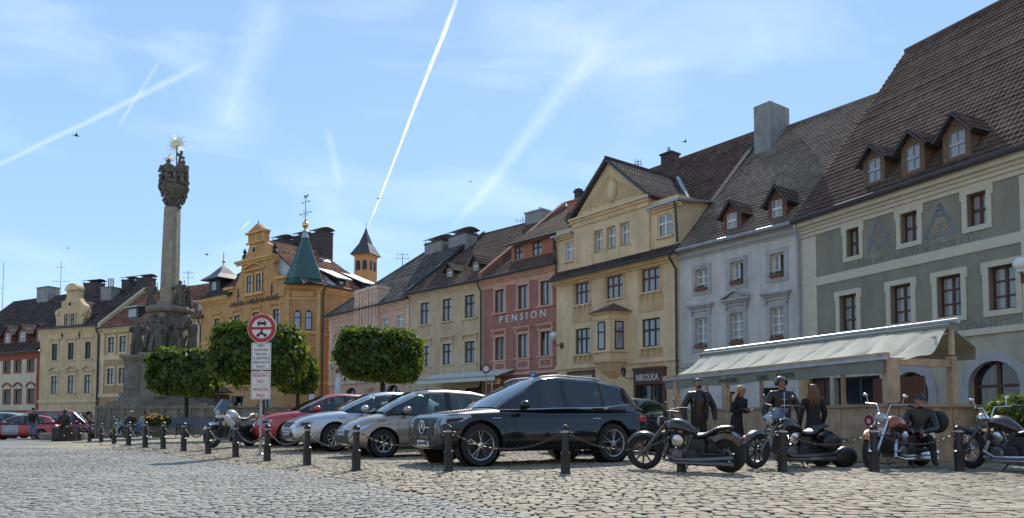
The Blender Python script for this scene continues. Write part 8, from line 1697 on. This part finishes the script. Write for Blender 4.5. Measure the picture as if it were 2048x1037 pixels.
t, ch_ = person('man in open black leather jacket standing behind the leftmost cruiser, sunglasses pushed up', GY(1397, 16.3), .05, 1.80, [((-.195, .01, .63), (-.175, -.05, .50)), ((.20, .01, .63), (.19, -.04, .50))], top=BLL, bulk=1.38, hair=HD_, glasses=2)
g = MB(); g.M = Matrix.Scale(1.8, 4)
for s_ in (-1, 1): g.tube([(s_*.04, -.07, .82), (s_*.075, -.085, .76), (s_*.085, -.09, .62), (s_*.08, -.09, .5)], [.01, .02, .014, .01], 6)
ch_('jacket_lapels', g, BLL); PT = mat('faded_patch_cloth', (.22, .21, .19), .9)
for x, z in ((-.085, .735), (-.09, .66), (.085, .73)): g = MB(); g.M = Matrix.Scale(1.8, 4); g.sph((x, -.088, z), (.02, .006, .012), 8); ch_('jacket_patch', g, PT)
g = MB(); g.M = Matrix.Scale(1.8, 4); [g.sph((-.212, -.028 - .004*k, .72 - .02*k), (.006, .01, .007), 6) for k in range(8)]; ch_('sleeve_lettering', g, PT); g = MB(); g.M = Matrix.Scale(1.8, 4); g.sph((0, -.042, .893), (.03, .022, .022), 10); ch_('beard', g, HD_)
person('woman with windblown blond hair looking at the phone in her hands', GY(1472, 16.8), radians(35), 1.66, [((-.14, -.03, .64), (-.03, -.15, .67)), ((.14, -.03, .64), (.07, -.17, .66))], top=BLC, bulk=1.05, hair=HB, hairlen=-.17, lean=.22, skirt=True)
t, ch_ = person('man in an open face black helmet and clasped leather jacket facing the camera', GY(1563, 15.2), 0, 1.76, [((-.205, .0, .62), (-.19, -.06, .48)), ((.205, .0, .62), (.19, -.06, .48))], top=BLL, bulk=1.5, helmet=True)
g = MB(); g.M = Matrix.Scale(1.76, 4)
for z in (.735, .66): g.tube([(-.03, -.092, z), (.03, -.092, z)], .003, 5); g.sph((-.03, -.093, z), .006, 6); g.sph((.03, -.093, z), .006, 6)
g.tube([(0, -.09, .82), (0, -.1, .5)], .003, 4); ch_('jacket_clasps', g, CR)
person('woman with long brown hair seen from behind in a black cap and coat', GY(1626, 14.4), pi, 1.57, [((-.15, -.01, .63), (-.14, -.08, .5)), ((.15, -.01, .63), (.14, -.08, .5))], top=BLC, bulk=1.15, hair=HBr, hairlen=.2, cap=BLL, skirt=True)
SL = [((-.09, -.2, .50), (-.11, -.26, .27)), ((.09, -.2, .50), (.11, -.24, .27))]
person('man in sunglasses and headscarf sitting sideways on the orange chopper', GY(1839, 14.0), radians(-25), 1.74, [((-.16, -.05, .62), (-.1, -.2, .60)), ((.15, -.06, .62), (.02, -.22, .59))], legs=SL, top=BLL, bulk=1.15, cap=BLL, glasses=1, seat=.50, headturn=.5)
person('pedestrian with a black backpack and jeans walking away at the far left', GY(68, 41), pi, 1.78, [((-.15, .0, .63), (-.13, -.08, .52)), ((.15, .0, .63), (.13, -.06, .5))], legs=[((-.05, -.03, .28), (-.055, .03, .05)), ((.05, .02, .28), (.055, -.03, .045))], top=OLV, legm=JN, hair=HD_, bulk=1.15)
p = GY(68, 41); g = MB().box(-.15, .15, -.1, .1, -.24, .24); tag(g.build('backpack', BLC, None, bevel=.06), 'black backpack on the back of the far left pedestrian', 'backpack').location = (p.x + .02, p.y - .2, p.z + 1.22)
sl2 = [((-.06, -.2, .49), (-.06, -.2, .26)), ((.06, -.2, .49), (.06, -.2, .26))]
person('grey haired man in dark clothes sitting on the bench, left of the couple', GY(263, 36.4), radians(10), 1.74, [((-.14, -.03, .64), (-.08, -.18, .55)), ((.14, -.04, .64), (.07, -.19, .54))], legs=sl2, top=mat('dark_brown_cloth', (.04, .03, .022), .9), hair=HG, seat=.47)
person('dark haired woman in a pale blue patterned top on the bench, right of the couple', GY(288, 36.4), radians(-25), 1.66, [((-.13, -.05, .62), (-.12, -.2, .58)), ((.13, -.03, .62), (.06, -.17, .55))], legs=sl2, top=PAT, legm=JN, hair=HD_, hairlen=.06, seat=.47, bulk=1.1)
BRZ = mat('dark_bronze', (.05, .04, .03), .5, .3, 8, metal=.5)
person('dark bronze figure seated on a block behind the far bollards', GY(130, 33.5), radians(15), 1.6, [((-.16, -.03, .64), (-.2, -.17, .62)), ((.14, -.04, .64), (.07, -.19, .56))], legs=sl2, mats=(BRZ,)*4, hair=BRZ, bulk=1.3, seat=.62, name='bronze_figure', cat='sculpture')
p = GY(127, 33.8); tag(MB().box(-.45, .45, -.1, .55, -.1, .6).build('bronze_block', BRZ, None, bevel=.04), 'dark block under the seated bronze figure', 'block').location = p
for px, Y, sx, lab in ((1686, 13.9, .33, 'black duffel bag on the cobbles behind the touring cruiser'),):
    p = GY(px, Y); t = thing('duffel_bag', lab, 'bag', p, .2); g = MB(); g.sph((0, 0, .18), (.27, .16, .2), 16); rough(g.build('bag_body', LEA, t), .03, 4); MB().tube([(-.1, 0, .44), (-.06, 0, .52), (.06, 0, .52), (.1, 0, .44)], .015, 6).build('handle', LEA, t)

# ------------------------------------------------------------------ terrace and awning
WDm = mat('raw_timber', (.46, .34, .225), .8, .3, 3, .4, 20, streak=.35); WDd = mat('aged_timber', (.34, .26, .18), .85, .3, 3, .4, 20, streak=.3)
Cn = Vector((7.43, 14.7, 0)); fd = Vector((-.345, .9386, 0)); ed = Vector((.9386, .345, 0)); te = thing('wooden_terrace', 'timber terrace enclosure with live edge boards and window openings', 'terrace', Cn, atan2(fd.y, fd.x))
LF_ = 8.2; LE = 5.2; rr = random.Random(6)
def U(px, base=Cn, d=fd):       # distance along the wall that appears at px
    k = (px - CX) / F; return (k * base.y * 1.0 - base.x) / (d.x - k * d.y)
# local x along the front, y to the left of it (towards the viewer is +y)
def boards(x0, x1, z0, z1, y0, y1, along, nm):
    g = MB(); x = x0; i = 0
    while x < x1 - .02:
        w_ = min(rr.uniform(.3, .5), x1 - x); n_ = 6; o_ = [rr.uniform(-.018, .018) for _ in range(n_ + 1)]
        pts = [(x + .006 + o_[k] * .5, z0 + (z1 - z0) * k / n_) for k in range(n_ + 1)] + [(x + w_ - .006 + o_[n_ - k] * .5, z1 - (z1 - z0) * k / n_) for k in range(n_ + 1)]
        ya, yb = y0 + .012 * (i % 2), y1 + .012 * (i % 2)
        if along == 'f': g.prism(pts, ya, yb)
        else:
            b_ = MB(); b_.prism(pts, ya, yb); g.add([(-v[1], -v[0], v[2]) for v in b_.v], b_.f)
        x += w_; i += 1
    return g.build(nm, WDm, te, smooth=False)
boards(0, LF_, .02, 1.14, -.03, .01, 'f', 'board_panel'); boards(0, LE, .02, 1.14, -.03, .01, 'e', 'board_panel')
MB().box(-.08, LF_ + .05, -.1, .07, 1.14, 1.2).build('rail', WDd, te, smooth=False); MB().box(-.10, .07, -LE, -.101, 1.14, 1.2).build('rail', WDd, te, smooth=False)
ups = [U(p) for p in (1778, 1606, 1450, 1352)]
for i, u in enumerate(ups): w_ = .2 if i == 0 else .13; MB().box(u - w_/2 - .04, u + w_/2, -.09, .06, 1.201, 2.06).build('post', WDm, te, smooth=False, bevel=.01)
for px in (1905, 1768):
    u = U(px, Cn, ed)
    if px == 1905: MB().box(-.08, .07, -u - .07, -u + .07, 1.201, 2.2).build('post', WDm, te, smooth=False, bevel=.01)
ue = U(1905, Cn, ed); MB().box(-.05, LF_, -.07, .04, 2.06, 2.22).build('beam', WDm, te, smooth=False); MB().box(-.05, .05, -ue - .07, -.09, 1.97, 2.12).build('beam', WDm, te, smooth=False)
MB().box(-.12, .14, -.26, -.1, 1.22, 1.96).build('corner_post', WDm, te, smooth=False, bevel=.02)
for u0, u1 in zip(ups[1:], ups[:-1]):
    m_ = (u0 + u1) / 2; MB().box(m_ - .03, m_ + .03, -.06, .02, 1.201, 2.06).build('mullion', WDd, te, smooth=False)
MB().box(-.1, LF_, -4.2, -.12, -.05, .05).build('terrace_floor', WDd, te, smooth=False)
# terrace furniture seen through the openings
g = MB()
for k in range(3): x = 1.4 + k * 2.4; g.box(x - .4, x + .4, -1.7, -.9, .72, .76); g.box(x - .04, x + .04, -1.34, -1.26, .05, .72)
g.build('table', WDd, te, smooth=False)
g = MB().box(2.6, 4.2, -4.1, -4.05, .1, 2.0); g.build('dark_screen', M['brownwood'], te, smooth=False)
# banners and round emblem on the boards
def onwall(nm, label, cat, px, y_, d, build):
    u = U(px, Cn, d); p = Cn + d * u; z = EYE + (843 - y_) / F * p.y; n_ = Vector((-d.y, d.x, 0)) if d is fd else Vector((d.y, -d.x, 0)); p = p + n_ * .055; ang = atan2(-n_.x * -1, -n_.y) if False else atan2(n_.x, -n_.y); t = thing(nm, label, cat, (p.x, p.y, z), ang); build(t); return t
def emblem(t):
    g = MB(); t.scale = (.85, .85, .85); g.lathe([(0, -.01), (.16, -.01), (.16, .005), (0, .005)], 28, axis='y'); g.build('emblem_disc', M['signwhite'], t, smooth=False); g = MB(); g.lathe([(.115, -.014), (.15, -.014), (.15, -.008), (.115, -.008), (.115, -.014)], 28, axis='y'); g.prism([(-.075, -.09), (.075, -.09), (.085, .05), (0, .1), (-.085, .05)], -.014, -.008); g.build('red_field', M['signred'], t, smooth=False)
    g = MB(); [g.box(x - .008, x + .008, -.018, -.012, -.06, .05) for x in (-.045, -.015, .015, .045)]; g.box(-.06, .06, -.018, -.012, -.01, .005); g.build('white_bars', M['signwhite'], t, smooth=False)
onwall('round_emblem', 'round red and white emblem on the terrace boards', 'sign', 1742, 840, fd, emblem)
onwall('white_banner', 'crumpled white banner hanging on the terrace fence at the right', 'banner', 1968, 832, ed, lambda t: rough(MB().prism([(-.28, .24), (.28, .24), (.28, -.18), (-.12, -.18)], -.01, .005).build('banner_cloth', M['white'], t), .01, 5))
onwall('red_banner', 'dark red banner beside the white one on the fence', 'banner', 2005, 830, ed, lambda t: MB().box(-.13, .13, -.01, .005, -.2, .22).build('banner_cloth', M['dormerred'], t, smooth=False))
p = GY(2030, 15.0); t = thing('potted_shrub', 'leafy shrub in a dark pot at the right edge behind the fence', 'plant', p); MB().lathe([(.22, 0), (.3, .55)], 14).build('pot', PB, t); foliage('leaves', t, [((0, 0, 1.0), (.55, .5, .38))], 1500, .1, 12, ex=.5); MB().tube([(0, 0, .4), (0, 0, 1.0)], .03).build('stem', BK, t)
# awning
CL = mat('white_awning_cloth', (.70, .67, .56), .95, .14, 1.2, spec=.1, streak=.12); _n = CL.node_tree; _b = _n.nodes['Principled BSDF']; _t = _n.nodes.new('ShaderNodeBsdfTranslucent'); _t.inputs[0].default_value = (.85, .82, .70, 1); _m = _n.nodes.new('ShaderNodeMixShader'); _m.inputs[0].default_value = .35
_n.links.new(_b.outputs[0], _m.inputs[1]); _n.links.new(_t.outputs[0], _m.inputs[2]); _n.links.new(_m.outputs[0], _n.nodes['Material Output'].inputs[0])
CLd = mat('grey_green_valance', (.20, .205, .17), .85, .1, 3)
R1 = Vector((9.12, 15.4, 0)); R2 = Vector((6.05, 23.0, 0)); R1.z = W(1893, 650, 15.5).z; R2.z = W(1419, 707, 23.0).z; F1 = Vector((7.35, 14.6, 0)); F1.z = W(1778, 718, 14.6).z; F2 = Vector((4.62, 22.3, 0)); F2.z = W(1331, 762, 22.3).z
aw = thing('terrace_awning', 'large white wrinkled awning on poles over the wooden terrace', 'awning', (0, 0, 0))
g = MB(); NU, NV = 90, 14; vs = []
for i in range(NU + 1):
    u = i / NU; a = R1.lerp(R2, u); c = (F1 + Vector((.33, .12, -.02)) * math.exp(-u * 30)).lerp(F2, u)
    if i == 0: pass
    for j in range(NV + 1):
        v = j / NV; p = a.lerp(c, v); sg_ = .13; env = sin(pi * v) ** .9
        p.z -= sg_ * env * (.8 + .8 * math.exp(-u * 14)); w_ = .018 * sin(u * 75 + v * 11) * env + .012 * sin(u * 41 + v * 8) * env
        p.z += w_ * (.7 + 2.2 * math.exp(-u * 6)); p.z -= .05 * env * (abs((u * 9) % 1 - .5) < .04); p += Vector((.03, -.08, 0)) * math.exp(-u * 25) * env * 4 * .5
        vs.append(p)
fs = [(i*(NV+1)+j, (i+1)*(NV+1)+j, (i+1)*(NV+1)+j+1, i*(NV+1)+j+1) for i in range(NU) for j in range(NV)]
g.add(vs, fs); o = g.build('front_cloth', CL, aw)
g = MB(); B1 = R1 + Vector((.72, .27, -.46)); B2 = R2 + Vector((.72, .27, -.46)); g.hexa([R1 + Vector((0,0,-.02)), B1, B2, R2 + Vector((0,0,-.02)), R1, B1 + Vector((0,0,.02)), B2 + Vector((0,0,.02)), R2]); g.hexa([B1 + Vector((0,0,-.26)), B1 + Vector((.02,0,-.26)), B2 + Vector((.02,0,-.26)), B2 + Vector((0,0,-.26)), B1, B1 + Vector((.02,0,0)), B2 + Vector((.02,0,0)), B2]); g.build('rear_cloth', CLd, aw, smooth=False)
dv = (F2 - F1); dl = dv.length; hd_ = atan2(F1.y - F2.y, F1.x - F2.x); va = bpy.data.objects.new('valance', None); COL.objects.link(va); va.parent = aw; va.location = (F2.x, F2.y, (F1.z + F2.z) / 2); va.rotation_euler = (0, 0, hd_); dl2 = hypot(dv.x, dv.y)
vm = MB(); N_ = 40; vv = []
for i in range(N_ + 1): x = dl2 * i / N_; y = .02 * sin(i * 1.1); vv += [(x, y, -.01), (x, y + .01, -.27 - .02 * sin(i * .5))]
vm.add(vv, [(2*i, 2*i+1, 2*i+3, 2*i+2) for i in range(N_)]); vm.build('valance_cloth', CLd, va); MB().box(-.05, dl2 + .05, -.04, .06, -.015, .05).build('front_bar', M['zinc'], va, smooth=False)
LT = mat('dark_green_lettering', (.05, .06, .05), .9)
def ux(px): k = (px - CX) / F; return (F2.x - k * F2.y) / (k * (F1.y - F2.y) / dl2 - (F1.x - F2.x) / dl2)
for s_, a, c in (('MASONIC', 1441, 1480), ('CAFÉ', 1517, 1538), ('PENZION', 1556, 1591)): text(va, s_, ux(a), ux(c), -.22, .13, LT, -.045)
MB().tube([R1 + Vector((.1, -.2, .05)), R2 + Vector((0, .1, .05))], .06, 8).build('ridge_bar', M['zinc'], aw); MB().tube([R1 + Vector((.0, -.1, -.06)), R2 + Vector((-.1, .1, -.06))], .11, 8, flat=.7).build('roller', CLd, aw)
PO = mat('pale_pole', (.42, .36, .26), .7, .35, 4)
for q_ in (R1 + Vector((.06, .0, 0)), R2): g = MB(); g.tube([(q_.x, q_.y, 0), (q_.x, q_.y, q_.z - .02)], [.075, .055], 12); g.tube([(q_.x - .1, q_.y, q_.z - .2), (q_.x - .5, q_.y - .15, q_.z - .3)], .02, 6); g.build('pole', PO, aw)
for z in (.9, 1.6, 2.2): MB().tube([(R1.x + .06, R1.y, z), (R1.x + .06, R1.y, z + .03)], .082, 12).build('pole_band', M['black'], aw)

# one object for each separate piece of these parts
def split_loose(o):
    bm = bmesh.new(); bm.from_mesh(o.data); seen = set(); isl = []
    for v in bm.verts:
        if v.index in seen: continue
        st_ = [v]; seen.add(v.index); cur = []
        while st_:
            a = st_.pop(); cur.append(a.index)
            for e in a.link_edges:
                b_ = e.other_vert(a)
                if b_.index not in seen: seen.add(b_.index); st_.append(b_)
        isl.append(set(cur))
    if 1 < len(isl) <= 8:
        for k, keep in enumerate(isl):
            b2 = bm.copy(); b2.verts.ensure_lookup_table(); bmesh.ops.delete(b2, geom=[v for v in b2.verts if v.index not in keep], context='VERTS')
            me = o.data.copy(); b2.to_mesh(me); b2.free(); c = o.copy(); c.data = me; COL.objects.link(c)
        bpy.data.objects.remove(o)
    bm.free()
for o in list(COL.objects):
    if o.type == 'MESH' and not o.children and o.name.split('.')[0] in ('pillar_trim', 'wheel_arch_liner', 'side_cornice', 'brake_disc', 'flues'): split_loose(o)
